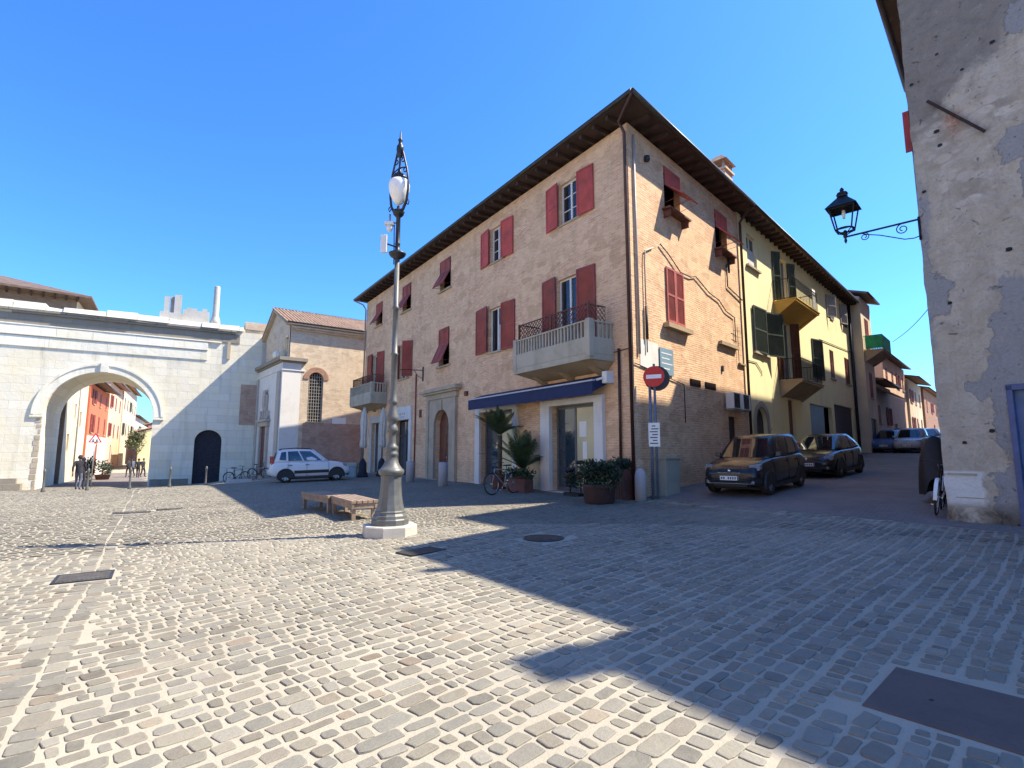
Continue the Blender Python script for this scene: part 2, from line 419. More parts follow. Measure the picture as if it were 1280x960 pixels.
SKY_SAT, SKY_HUE, SKY_STR, EXPO, SUN_E, DUST, SKY_GAIN = 1.1, .5, .105, 1.74, 3.4, .5, (.34, .64, 1., 1)
# ------------------------------------------------------------------ ground
def sheet(name, xs, ys, dz, m, fn=None):
    vs = [(fn(x, y) if fn else (x, y)) for y in ys for x in xs]
    me = bpy.data.meshes.new(name); nx = len(xs)
    me.from_pydata([(x, y, G(x, y)+dz) for x, y in vs], [], [(j*nx+i, j*nx+i+1, (j+1)*nx+i+1, (j+1)*nx+i) for j in range(len(ys)-1) for i in range(nx-1)])
    me.materials.append(m); me.update()
    for p in me.polygons: p.use_smooth = True
    o = bpy.data.objects.new(name, me); COL.objects.link(o); return struct(o)
def span(*seg):
    out = []
    for a, b, s in seg: out += list(np.arange(a, b, s))
    return out + [seg[-1][1]]

m, nt, b = new_mat('paving_mortar')
v = coords(nt)
k = mixc(nt, ramp(nt, noise(nt, v, .5, 6, .6), .35, .7), (.385, .35, .28), (.32, .29, .23))
k = mixc(nt, math_n(nt, 'MULTIPLY', ramp(nt, noise(nt, v, 7., 6, .7), .55, .75), .5), k, (.24, .22, .175))
k = mixc(nt, math_n(nt, 'MULTIPLY', ramp(nt, noise(nt, v, 1.3, 7, .7, .6), .56, .72), .45), k, (.20, .185, .15))
k = mixc(nt, math_n(nt, 'MULTIPLY', ramp(nt, noise(nt, v, 90., 3, .6), .45, .7), .25), k, (.2, .18, .14))
nt.links.new(k, b.inputs['Base Color']); b.inputs['Roughness'].default_value = .95; b.inputs['Specular IOR Level'].default_value = .2
bump(nt, b, noise(nt, v, 60., 5, .7), .5, .012); M['mortar'] = m

m, nt, b = new_mat('paving_setts')
v = coords(nt)
at = nd(nt, 'ShaderNodeAttribute', attribute_name='tint').outputs['Color']
k = mixc(nt, math_n(nt, 'MULTIPLY', ramp(nt, noise(nt, v, 11., 6, .7), .35, .75), .35), at, (.27, .25, .20))
k = mixc(nt, math_n(nt, 'MULTIPLY', ramp(nt, noise(nt, v, 55., 5, .7), .5, .7), .35), k, (.11, .105, .09))
k = mixc(nt, math_n(nt, 'MULTIPLY', ramp(nt, noise(nt, v, .35, 5, .6), .5, .75), .4), k, (.30, .275, .22))
sm = math_n(nt, 'MULTIPLY', ramp(nt, noise(nt, v, .28, 5, .6, .4), .5, .68), ramp(nt, noise(nt, v, 6.5, 6, .7), .38, .6))
k = mixc(nt, math_n(nt, 'MULTIPLY', sm, .7), k, (.36, .325, .26))
nt.links.new(k, b.inputs['Base Color']); b.inputs['Roughness'].default_value = .78; b.inputs['Specular IOR Level'].default_value = .35
bump(nt, b, math_n(nt, 'ADD', noise(nt, v, 45., 5, .7), noise(nt, v, 9., 3)), .55, .01); M['setts'] = m

m, nt, b = new_mat('street_paving')
v = coords(nt)
mp = nd(nt, 'ShaderNodeMapping', {'Vector': v, 'Rotation': (0, 0, R(43.3))}).outputs[0]
br = nd(nt, 'ShaderNodeTexBrick', {'Vector': mp, 'Color1': col((.135, .115, .105)), 'Color2': col((.18, .155, .14)), 'Mortar': col((.10, .09, .083)), 'Scale': 1., 'Mortar Size': .012, 'Brick Width': .18, 'Row Height': .11})
k = mixc(nt, ramp(nt, noise(nt, v, .6, 6, .6), .4, .7), br.outputs['Color'], (.19, .165, .15))
k = mixc(nt, math_n(nt, 'MULTIPLY', ramp(nt, noise(nt, v, 3., 6, .7), .55, .7), .5), k, (.09, .08, .075))
nt.links.new(k, b.inputs['Base Color']); b.inputs['Roughness'].default_value = .9
bump(nt, b, math_n(nt, 'ADD', br.outputs['Fac'], noise(nt, v, 20., 4)), .4, .02); M['street'] = m
M['far_ground'] = stucco('far_ground', (.26, .24, .19), (.2, .18, .14), .5, .1, .2)

sheet('plaza_ground', span((-420, -60, 40), (-60, -14, 2), (-14, 18, .5), (18, 60, 2), (60, 420, 40)), span((-60, -4, 8), (-4, 26, .5), (26, 60, 2), (60, 460, 40)), 0, M['mortar'])
def street_pt(o, t):
    k0 = (-.42 - o*nR.dot(nL))/sR.dot(nL)
    u = k0 + t*(115-k0)
    p = FR(u, o, 0); return p.x, p.y
sheet('street', span((-.4, 14., .6)), [(.0 + k/70.)**1.6 for k in range(71)], .006, M['street'], street_pt)
sheet('gate_street', span((-9.2, -2.2, .8)), span((-70, -.1, 1.5)), .006, M['street'], lambda a, c: ((AX, AY)[0]+sA.x*a-.05*0 + (sL.x*-c), AY+sA.y*a + sL.y*-c))

def build_setts():
    rnd = np.random.default_rng(11)
    holes = [((-5.45, 7.05), 57, .30, .28), ((3.0, 3.15), 0, 0, 0), ((.54, 9.32), 43, .36, .36), ((-1.38, 8.38), 43, .33, .2), ((-9.9, 14.2), 58, .4, .2), ((-9.5, 14.8), 58, .3, .15)]
    slab = [(2.68, 3.94), (2.10, 3.42), (3.2, 2.15), (3.82, 2.66)]
    def in_slab(x, y):
        s = 0
        for k in range(4):
            (x0, y0), (x1, y1) = slab[k], slab[(k+1) % 4]
            c = (x1-x0)*(y-y0)-(y1-y0)*(x-x0)
            s += 1 if c > -.09*math.hypot(x1-x0, y1-y0) else -1
        return s == 4
    verts = []; loops = []; starts = []; counts = []; tints = []; nv = 0
    pal = np.array([(.195, .180, .145), (.18, .17, .14), (.215, .198, .157), (.165, .158, .135), (.205, .185, .145), (.22, .205, .172), (.19, .168, .134)])
    def region(yaw, dlo, dhi, pitch, lens, org=(0, 0), jit=1., rows=None):
        nonlocal nv
        s = (math.sin(R(yaw)), math.cos(R(yaw))); n = (s[1], -s[0])
        bb = -46. if rows is None else rows[0]
        while bb < (46 if rows is None else rows[1]-.05):
            w = pitch*(.78+.44*rnd.random()) if rows is None else pitch
            bc = bb+w/2; bb += w
            a = -20-rnd.random(); ph = rnd.random()*6.3
            while a < 52:
                L = lens[0]*.85+(lens[1]-lens[0])*rnd.random()**1.5*(1.35 if rnd.random() < .12 else 1); ac = a+L/2; a += L
                wob = .022*math.sin(ac*.9+bc*.35)+.012*math.sin(ac*2.3+ph)
                x = org[0]+s[0]*ac+n[0]*(bc+wob); y = org[1]+s[1]*ac+n[1]*(bc+wob)
                if y < .7 or abs(x) > .98*y+2.2 or y > 39: continue
                d = dplaza(x, y)
                if not (dlo < d < dhi): continue
                if (x-AX)*nA.x+(y-AY)*nA.y < .15: continue
                if in_slab(x, y): continue
                skip = False
                for (hx, hy), yw, ha, hb in holes:
                    if abs(x-hx) < .8 and abs(y-hy) < .8:
                        q = math.sin(R(yw)), math.cos(R(yw)); e = (x-hx)*q[0]+(y-hy)*q[1]; g = (x-hx)*q[1]-(y-hy)*q[0]
                        if abs(e) < ha+L*.35 and abs(g) < hb+w*.4: skip = True
                if skip: continue
                dist = math.hypot(x, y)
                gap = (.007+.017*rnd.random()**1.5)*jit
                la, lb = max(.03, L/2-gap), max(.03, w/2-gap-.004*rnd.random())
                near = dist < 11
                N = 12 if dist < 6 else (8 if near else 6)
                th = (np.arange(N)+.5)/N*2*np.pi
                pw = .24+.24*rnd.random()
                cx_ = np.sign(np.cos(th))*np.abs(np.cos(th))**pw; sy_ = np.sign(np.sin(th))*np.abs(np.sin(th))**pw
                jr = 1+(rnd.random(N)-.5)*.2
                rot = (rnd.random()-.5)*.2
                pa = la*cx_*jr; pb = lb*sy_*jr
                pa, pb = pa*math.cos(rot)-pb*math.sin(rot), pa*math.sin(rot)+pb*math.cos(rot)
                zg = G(x, y); h = .005+.006*rnd.random()
                ta, tb = (rnd.random(2)-.5)*.05
                t = pal[rnd.integers(len(pal))]*(.80+.34*rnd.random())
                if rnd.random() < .035: t = t*np.array([1.06, .96, .90])
                if rnd.random() < .08: t = t*.72
                def ring(sc, z, tilt):
                    xx = x+s[0]*pa*sc+n[0]*pb*sc; yy = y+s[1]*pa*sc+n[1]*pb*sc
                    slope = zg + (xx-x)*gx + (yy-y)*gy
                    return np.stack([xx, yy, slope+z+(tilt*(ta*pa+tb*pb))], 1)
                gx = (G(x+.1, y)-zg)*10; gy = (G(x, y+.1)-zg)*10
                if near:
                    verts.append(ring(1., -.004, 0)); verts.append(ring(.965, h*.75, 1)); verts.append(ring(.87, h, 1))
                    i0 = nv; nv += 3*N
                    for r_ in range(2):
                        for k in range(N):
                            k2 = (k+1) % N
                            starts.append(len(loops)); counts.append(4)
                            loops.extend((i0+r_*N+k, i0+r_*N+k2, i0+(r_+1)*N+k2, i0+(r_+1)*N+k))
                    starts.append(len(loops)); counts.append(N); loops.extend(range(i0+2*N, i0+3*N))
                    tints.append(np.tile(np.append(t, 1), (3*N, 1)))
                else:
                    verts.append(ring(1., h*.8+.004, 1)); i0 = nv; nv += N
                    starts.append(len(loops)); counts.append(N); loops.extend(range(i0, i0+N))
                    tints.append(np.tile(np.append(t, 1), (N, 1)))
    region(46.5, -.40, 11.66, .136, (.10, .26))
    region(-33.6, 11.5, 12.1, .175, (.16, .30), rows=(-.74, -.39), jit=.6)
    region(57, 11.96, 40, .14, (.12, .28))
    vv = np.concatenate(verts).astype(np.float32); me = bpy.data.meshes.new('paving_setts')
    me.vertices.add(len(vv)); me.vertices.foreach_set('co', vv.ravel())
    me.loops.add(len(loops)); me.loops.foreach_set('vertex_index', np.array(loops, np.int32))
    me.polygons.add(len(starts)); me.polygons.foreach_set('loop_start', np.array(starts, np.int32))
    me.polygons.foreach_set('loop_total', np.array(counts, np.int32))
    me.polygons.foreach_set('use_smooth', np.zeros(len(starts), bool))
    me.update(calc_edges=True)
    a = me.color_attributes.new('tint', 'FLOAT_COLOR', 'POINT'); a.data.foreach_set('color', np.concatenate(tints).astype(np.float32).ravel())
    me.materials.append(M['setts'])
    o = bpy.data.objects.new('paving_setts', me); COL.objects.link(o); struct(o)
build_setts()

def cover_plate(x, y, yaw, ha, hb, label, round_=False, m='lid'):
    t = thing('manhole_cover', label, 'manhole cover', gp(x, y), 0, 'metal covers in the plaza paving')
    F = Fr(x, y, V((math.sin(R(yaw)), math.cos(R(yaw)), 0)), V((math.cos(R(yaw)), -math.sin(R(yaw)), 0)))
    z = G(x, y)+.012
    fr = MB(); li = MB()
    if round_:
        fr.lathe([(ha*1.16, -.02), (ha*1.16, .004), (ha*1.01, .004), (ha*1.01, -.02)], (x, y, z), 40, cap=False)
        li.lathe([(ha, -.02), (ha, .003), (0.001, .004)], (x, y, z), 40)
        for a in range(-4, 5):
            w = math.sqrt(max(0, ha*ha*.8-(a*ha*.2)**2))
            li.fb(F, a*ha*.2-.012, a*ha*.2+.012, -w, w, z+.002, z+.008)
    else:
        for a, b_, c, d in ((-ha-.03, ha+.03, -hb-.03, -hb), (-ha-.03, ha+.03, hb, hb+.03), (-ha-.03, -ha, -hb, hb), (ha, ha+.03, -hb, hb)): fr.fb(F, a, b_, c, d, z-.03, z+.004)
        li.fb(F, -ha+.004, ha-.004, -hb+.004, hb-.004, z-.03, z+.002)
        for a in range(-5, 6): li.fb(F, a*ha*.17-.012, a*ha*.17+.012, -hb*.85, hb*.85, z+.002, z+.007)
    fr.build('frame', M['lamp_dark'], t); li.build('lid', M['cover_iron'], t)
    return t
M['cover_iron'] = plain('cover_iron', (.085, .075, .065), .7, .3, var=.3, scale=8)
cover_plate(-5.45, 7.05, 57, .27, .25, 'rectangular iron cover in the sunlit paving at left, below the lamp shadow', m='lid')
cover_plate(.54, 9.32, 43, .30, .3, 'round iron manhole cover in the shaded paving in front of the shop', True)
cover_plate(-1.38, 8.38, 43, .30, .17, 'small iron cover just in front of the lamp post plinth')
cover_plate(-9.9, 14.2, 58, .38, .17, 'long flat iron cover in the far sunlit paving, left one of a pair')
cover_plate(-9.35, 14.95, 58, .3, .14, 'small flat iron cover in the far sunlit paving, right one of a pair')
mb = MB(); pts = [(2.68, 3.94), (2.10, 3.42), (3.2, 2.15), (3.82, 2.66)]
mb.hexa([(x, y, G(x, y)-.05) for x, y in pts], [(x, y, G(x, y)+.010) for x, y in pts])
M['slab'] = stucco('slab_concrete', (.125, .098, .088), (.095, .077, .07), .5, 3., .2, bmp=.5)
so = thing('paving_slab', 'large brown metal and concrete slab set flush in the foreground paving', 'slab', gp(2.95, 3.05))
mb.build('slab', M['slab'], so, bevel=.006)
for fx, fy in ((2.545, 3.45), (2.98, 2.98), (3.42, 2.65)):
    h = MB(); h.lathe([(.012, 0), (.012, .003), (.001, .003)], (fx, fy, G(fx, fy)+.0105), 12); h.build('lifting_hole', M['dark'], so)

# ------------------------------------------------------------------ window and door kits (F frame, parent house)
def window_part(par, F, u0, u1, z0, z1, cols=2, rows=3, o=-.14, mat='white_frame', glass='glass', fw=.055, curtain=False):
    mb = MB(); d0, d1 = o-.03, o+.03
    mb.fb(F, u0, u0+fw, d0, d1, z0, z1); mb.fb(F, u1-fw, u1, d0, d1, z0, z1)
    mb.fb(F, u0+fw, u1-fw, d0, d1, z0, z0+fw); mb.fb(F, u0+fw, u1-fw, d0, d1, z1-fw, z1)
    for k in range(1, cols):
        u = u0+(u1-u0)*k/cols; mb.fb(F, u-fw*.75, u+fw*.75, d0, d1+.008, z0+fw, z1-fw)
    for k in range(1, rows):
        z = z0+(z1-z0)*k/rows; mb.fb(F, u0+fw, u1-fw, d0+.012, d1-.012, z-.014, z+.014)
    w = mb.build('window', M[mat], par)
    g = MB(); g.fb(F, u0+.01, u1-.01, o-.012, o-.004, z0+.01, z1-.01); g.build('pane', M[glass], w)
    bk = MB(); bk.fb(F, u0-.1, u1+.1, o-.5, o-.48, z0-.1, z1+.1)
    if curtain:
        cu = MB(); cu.fb(F, u0+.07, u0+(u1-u0)*.47, o-.001, o+.002, z0+.07, z0+(z1-z0)*.6); cu.build('curtain', M['curtain'], w)
    return w
def shutter_leaf(mb, P, w, h, t=.04, slat=.055):
    """leaf in local plane: P(a, b, c): a across 0..w, b out, c up 0..h; louvred with frame and mid rail"""
    def bx(a0, a1, b0, b1, c0, c1): mb.hexa([P(a0, b0, c0), P(a1, b0, c0), P(a1, b1, c0), P(a0, b1, c0)], [P(a0, b0, c1), P(a1, b0, c1), P(a1, b1, c1), P(a0, b1, c1)])
    fw = .07
    bx(0, fw, 0, t, 0, h); bx(w-fw, w, 0, t, 0, h)
    bx(fw, w-fw, 0, t, 0, fw); bx(fw, w-fw, 0, t, h-fw, h)
    if h > 1.1: bx(fw, w-fw, 0, t, h*.5-fw/2, h*.5+fw/2)
    n = int((h-2*fw)/slat)
    for k in range(n):
        c = fw+(k+.5)*(h-2*fw)/n
        mb.hexa([P(fw, .006, c-.026), P(w-fw, .006, c-.026), P(w-fw, .016, c-.030), P(fw, .016, c-.030)], [P(fw, t-.016, c+.026), P(w-fw, t-.016, c+.026), P(w-fw, t-.006, c+.022), P(fw, t-.006, c+.022)])
    bx(fw*.9, w-fw*.9, .004, .008, fw*.9, h-fw*.9)
def shutter(par, F, u0, u1, z0, z1, mat, o=.02, tilt=0.):
    mb = MB()
    if tilt: # open and standing off the wall
        c, s = math.cos(tilt), math.sin(tilt)
        P = lambda a, b, cc: F(u0+(a*c-b*s), o+a*s+b*c, z0+cc)
    else: P = lambda a, b, c: F(u0+a, o+b, z0+c)
    shutter_leaf(mb, P, u1-u0, z1-z0)
    return mb.build('shutter', M[mat], par)
def flap_shutters(par, F, u0, u1, z0, z1, mat, out=.4):
    """closed pair of leaves with the lower half pushed out on its top hinges"""
    zm = z0+(z1-z0)*.56; um = (u0+u1)/2
    for a, b_ in ((u0, um-.005), (um+.005, u1)):
        mb = MB(); w = b_-a
        shutter_leaf(mb, lambda x, y, z: F(a+x, .01+y, zm+z), w, z1-zm)
        h = zm-z0; ang = math.asin(min(.95, out/h)); c, s = math.cos(ang), math.sin(ang)
        shutter_leaf(mb, lambda x, y, z: F(a+x, .015+(h-z)*s+y*c, zm-(h-z)*c+y*s), w, h-.01)
        for uu in (a+.03, b_-.03): mb.tube([F(uu, -.02, zm-h*.75), F(uu, .015+h*s*.98, zm-h*c*.98)], .008, 5)
        mb.build('shutter', M[mat], par)
def sill(par, F, u0, u1, z, out=.12, t=.09, mat='stone_warm'):
    mb = MB(); mb.fb(F, u0, u1, -.1, out, z-t, z); mb.build('window_sill', M[mat], par)
# ------------------------------------------------------------------ corner house
UL, UR, ZW = 23.9, 8.75, 11.5
H1 = thing('brick_house', 'three storey brick corner house with red shutters and two stone balconies', 'house', (CX, CY, 0))
ground_holes = [(1.58, 3.82, .28, 3.1), (6.15, 8.62, .25, 3.18), (11.4, 13.0, .15, 3.55, .8, .35), (16.15, 18.1, .1, 3.28), (20.6, 22.0, .1, 3.3)]
wL = [(6.95, 7.9, 9.4, 10.9), (2.24, 3.25, 9.38, 10.86), (11.6, 12.75, 9.4, 10.95), (16.4, 17.6, 9.4, 10.95), (20.9, 22.0, 9.45, 10.95),
      (6.93, 8.0, 5.62, 7.45), (2.3, 3.43, 4.6, 7.45), (11.65, 12.75, 5.65, 7.5), (16.6, 17.75, 5.6, 7.55), (21.0, 22.3, 4.7, 7.6)]
mb = MB()
wall(mb, FL, 0, UL, 3.62, ZW, wL, .24)
wall(mb, FL, 0, UL, -.6, 3.62, ground_holes, .3)
wR = [(2.25, 3.4, 9.5, 11.05), (6.35, 7.5, 9.3, 10.95), (6.75, 7.75, .6, 2.9)]
wall(mb, FR, 0, UR, -.6, ZW, wR, .22)
FE = Fr(FL(UL, 0, 0).x, FL(UL, 0, 0).y, sR, -sL*-1)     # far end wall
pE = FL(UL, 0, 0); FEnd = Fr(pE.x, pE.y, sR, V((-sR.y, sR.x, 0)))
wall(mb, FEnd, 0, UR, -.6, ZW)
pB = FR(UR, 0, 0); FBack = Fr(pB.x, pB.y, sL, -nL)
wall(mb, FBack, 0, UL, -.6, ZW)
mb.build('wall', M['brick_main'], H1)
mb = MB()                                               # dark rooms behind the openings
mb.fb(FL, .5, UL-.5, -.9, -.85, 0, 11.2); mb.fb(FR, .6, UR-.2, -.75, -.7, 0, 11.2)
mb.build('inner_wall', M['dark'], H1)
# roof: hipped, tiled, on projecting rafters
OV = .66
def corner(o, which):
    p = {'C': (FL(0, 0, 0), nL, nR), 'L': (FL(UL, 0, 0), nL, V((-sR.y, sR.x, 0))*1), 'R': (FR(UR, 0, 0), nR, -nL), 'B': (FR(UR, 0, 0)+sL*UL, -nL, V((-sR.y, sR.x, 0)))}[which]
    q, n1, n2 = p
    det = n1.x*n2.y-n1.y*n2.x
    return V((q.x+(o*n2.y-n1.y*o)/det, q.y+(n1.x*o-o*n2.x)/det, 0))
def outline(o, z, yellow=True):
    return [V((p.x, p.y, z)) for p in (corner(o, 'C'), corner(o, 'R') if not yellow else FR(UR, o, 0), FR(UR, -9, 0), FL(UL, -9, 0)+sR*0, corner(o, 'L'))]
UY = 28.7
PY = FR(UY, 0, 0)
c_ = corner(OV, 'C'); l_ = corner(OV, 'L'); r_ = FR(UR, OV, 0)
B_ = FR(UR, 0, 0)+sL*UL
rp = [V((p.x, p.y, 11.66)) for p in (c_, r_, B_, l_)]
C0 = FL(0, 0, 0)
t1 = C0+sR*4.2+sL*5+V((0, 0, 13.2)); t2 = C0+sR*4.4+sL*19.5+V((0, 0, 13.2)); up_ = V((0, 0, .14))
mb = MB()
for q in ((0, 3, t2, t1), (0, 1, t1, None), (1, 2, t2, t1), (2, 3, t2, None)):
    pts = [rp[q[0]]+up_, rp[q[1]]+up_, q[2]]+([q[3]] if q[3] else [])
    mb.face(pts)
for k in range(4):
    a, b_ = rp[k], rp[(k+1) % 4]; mb.face([a, b_, b_+up_, a+up_])
mb.build('roof', M['tile_dark'], H1)
mb = MB(); mb.face([V((p.x, p.y, p.z-.004)) for p in rp][::-1]); so_ = mb.build('eave_soffit', M['soffit'], H1)
mb = MB()
for k, u in enumerate(np.arange(.25, UL+.2, .6)):
    mb = MB(); mb.fb(FL, u-.05, u+.05, -.06, OV-.06, 11.5, 11.645); mb.build('rafter', M['dark_wood'], H1)
for k, u in enumerate(np.arange(.3, UR-.1, .6)):
    mb = MB(); mb.fb(FR, u-.05, u+.05, -.06, OV-.06, 11.5, 11.645); mb.build('rafter', M['dark_wood'], H1)
mb = MB()
g0 = corner(OV+.06, 'C'); g1 = corner(OV+.06, 'L'); g2 = FR(UR, OV+.06, 0)
mb.tube([(g1.x, g1.y, 11.72), (g0.x, g0.y, 11.72)], .075, 8); mb.tube([(g0.x, g0.y, 11.72), (g2.x, g2.y, 11.72)], .075, 8)
mb.build('gutter', M['copper'], H1)
# downpipes
mb = MB(); mb.tube([(g0.x, g0.y, 11.66), FL(.05, .3, 11.45), FL(.03, .1, 11.15), FL(.03, .09, .25)], .05, 8); mb.build('downpipe', M['pipe'], H1)
mb = MB(); p = FR(UR-.02, .1, 0); mb.tube([FR(UR-.02, OV, 11.66), FR(UR-.02, .35, 11.4), FR(UR-.02, .11, 11.1), FR(UR-.02, .1, .5)], .055, 8); mb.build('downpipe', M['pipe'], H1)
mb = MB(); mb.tube([(g1.x, g1.y, 11.66), FL(UL-.05, .3, 11.3), FL(UL-.05, .1, 11.0), FL(UL-.05, .09, .15)], .05, 8); mb.build('downpipe', M['pipe_grey'], H1)
mb = MB(); mb.tube([FL(.52, .06, 4.6), FL(.55, .06, 1.0)], .04, 8); mb.build('downpipe', M['pipe'], H1)
mb = MB(); mb.tube([FL(15.35, .05, 5.6), FL(15.35, .05, .15)], .035, 8); mb.build('downpipe', M['brownred'], H1)
mb = MB(); mb.tube([FR(.28, .045, 11.2), FR(.28, .045, 4.4)], .036, 8); mb.build('downpipe', M['pipe_grey'], H1)
mb = MB(); mb.tube([FR(1.3, .04, 7.9), FR(.78, .05, 7.65), FR(.72, .05, 7.3), FR(.72, .05, 4.5)], .022, 6); mb.build('cable', M['pipe_grey'], H1)
mb = MB(); mb.tube([FR(.72, .06, 5.9), FR(.72, .06, 4.9)], .045, 6); mb.build('cable_box', M['cable'], H1)
mb = MB(); mb.tube([FR(1.75, .05, 8.15), FR(2.3, .06, 7.95), FR(3.1, .06, 7.55), FR(3.9, .05, 7.58), FR(4.3, .05, 7.7), FR(5.4, .05, 7.35), FR(6.3, .05, 7.25), FR(6.9, .05, 6.95), FR(7.75, .05, 6.85), FR(7.75, .05, 5.9)], .02, 6); mb.build('cable', M['cable'], H1)
mb = MB(); mb.tube([FR(7.2, .05, 8.9), FR(7.2, .05, 8.0), FR(UR-.1, .06, 7.75)], .025, 6); mb.tube([FR(7.4, .06, 9.2), FR(7.4, .06, 8.6)], .04, 6); mb.build('cable', M['cable'], H1)
mb = MB()
for z in (6.3, 6.05, 5.8): mb.tube([FR(7.5, .06, z), FR(8.1, .1, z+.05)], .01, 5)
mb.tube([FR(7.95, .06, 6.5), FR(7.95, .06, 5.0)], .014, 5); mb.build('cable', M['cable'], H1)
mb = MB(); mb.tube([FL(.8, .03, 4.52), FL(.05, .04, 4.55)], .015, 5); mb.tube([FR(.0, .03, 4.1), FR(3.1, .03, 3.75), FR(3.1, .03, 2.5)], .015, 5); mb.build('cable', M['cable'], H1)
# windows, plaza side, top floor
for (a, b_, c, d, cols) in ((6.95, 7.9, 9.4, 10.9, 2), (2.24, 3.25, 9.38, 10.86, 2)): window_part(H1, FL, a, b_, c, d, cols, 3, curtain=a > 5); sill(H1, FL, a-.1, b_+.1, c, .05, .06)
shutter(H1, FL, 7.92, 8.69, 9.38, 10.94, 'red', tilt=-.1, o=.09); shutter(H1, FL, 6.18, 6.93, 9.34, 10.9, 'red', tilt=.12)
shutter(H1, FL, 3.27, 4.0, 9.36, 10.96, 'red', tilt=-.1, o=.09); shutter(H1, FL, 1.5, 2.22, 9.34, 10.88, 'red', tilt=.12)
for a, b_, c, d in wL[2:5]:
    flap_shutters(H1, FL, a+.03, b_-.03, c, d-.05, 'brownred'); sill(H1, FL, a-.12, b_+.12, c, .1, .08)
# first floor
window_part(H1, FL, 6.93, 8.0, 5.62, 7.45, 2, 1, curtain=True); shutter(H1, FL, 8.03, 9.06, 5.66, 7.6, 'brownred', tilt=-.08, o=.1); shutter(H1, FL, 6.06, 6.9, 5.56, 7.46, 'brownred', tilt=.12)
sill(H1, FL, 6.8, 8.1, 5.62, .06, .07)
window_part(H1, FL, 2.3, 3.43, 4.72, 7.45, 2, 1); shutter(H1, FL, 3.45, 4.28, 4.78, 7.6, 'brownred', tilt=-.08, o=.08); shutter(H1, FL, 1.5, 2.28, 4.76, 7.5, 'brownred', tilt=.14)
flap_shutters(H1, FL, 11.68, 12.72, 5.67, 7.45, 'brownred'); sill(H1, FL, 11.5, 12.9, 5.65, .1, .08)
window_part(H1, FL, 16.6, 17.75, 5.62, 7.5, 2, 2, glass='glass_blue'); shutter(H1, FL, 16.0, 16.58, 5.6, 7.55, 'brownred', tilt=.75)
shutter(H1, FL, 17.76, 18.5, 5.6, 7.55, 'brownred', tilt=-.1, o=.09); sill(H1, FL, 16.4, 18., 5.6, .1, .08)
window_part(H1, FL, 21.0, 22.3, 4.75, 7.6, 2, 1); shutter(H1, FL, 22.32, 23.3, 4.8, 7.75, 'brownred', tilt=-.06, o=.08); shutter(H1, FL, 20.3, 20.98, 4.8, 7.65, 'brownred', tilt=.3)
# street side
flap_shutters(H1, FR, 2.28, 3.37, 9.55, 11.0, 'pinkred', .62); flap_shutters(H1, FR, 6.38, 7.47, 9.35, 10.9, 'pinkred', .62)
for a, b_, z in ((2.05, 3.6, 9.48), (6.15, 7.7, 9.28)):
    mb = MB(); mb.fb(FR, a, b_, -.05, .3, z-.06, z); mb.fb(FR, a+.1, a+.16, 0, .25, z-.3, z-.06); mb.fb(FR, b_-.16, b_-.1, 0, .25, z-.3, z-.06)
    mb.build('flower_shelf', M['trellis'], H1)
mb = MB(); shutter_leaf(mb, lambda x, y, z: FR(2.12+x, .015+y, 5.7+z), .6, 1.82); mb.build('shutter', M['pinkred'], H1)
mb = MB(); shutter_leaf(mb, lambda x, y, z: FR(2.73+x, .015+y, 5.7+z), .6, 1.82); mb.build('shutter', M['pinkred'], H1)
sill(H1, FR, 1.88, 3.6, 5.62, .2, .15, 'balcony_under'); sill(H1, FR, 6.15, 7.85, 5.68, .14, .13, 'balcony_under')
mb = MB(); mb.fb(FR, 8.0, 8.7, -.02, .1, 5.0, 5.06); mb.build('ledge', M['balcony_under'], H1)
for a, b_ in ((3.6, 4.38), (4.78, 5.66)):
    mb = MB()
    mb.fb(FR, a, b_, .004, .03, 3.77, 4.01)
    for k in range(7): mb.fb(FR, a+.03, b_-.03, .03, .045, 3.79+k*.031, 3.805+k*.031)
    mb.build('vent_grille', M['rust'], H1)
mb = MB(); mb.fb(FR, 6.3, 6.42, .0, .06, 4.55, 4.75); mb.build('junction_box', M['cable'], H1)
mb = MB(); mb.lathe([(.07, 0), (.09, .06), (.09, .16), (.02, .2)], tuple(FR(1.0, .1, 10.62)), 10); mb.tube([FR(1., 0, 10.82), FR(1., .1, 10.82)], .02, 5); mb.build('wall_lamp', M['lamp_dark'], H1)
mb = MB(); mb.fb(FR, 6.78, 7.72, -.2, -.17, .6, 2.9); mb.build('back_door', M['dark_panel'], H1)
mb = MB(); mb.fb(FR, .36, 1.46, .003, .012, 4.02, 4.86); mb.build('pale_patch', M['white_pier'], H1)  # thin pale rectangle laid on the wall beside the street plate
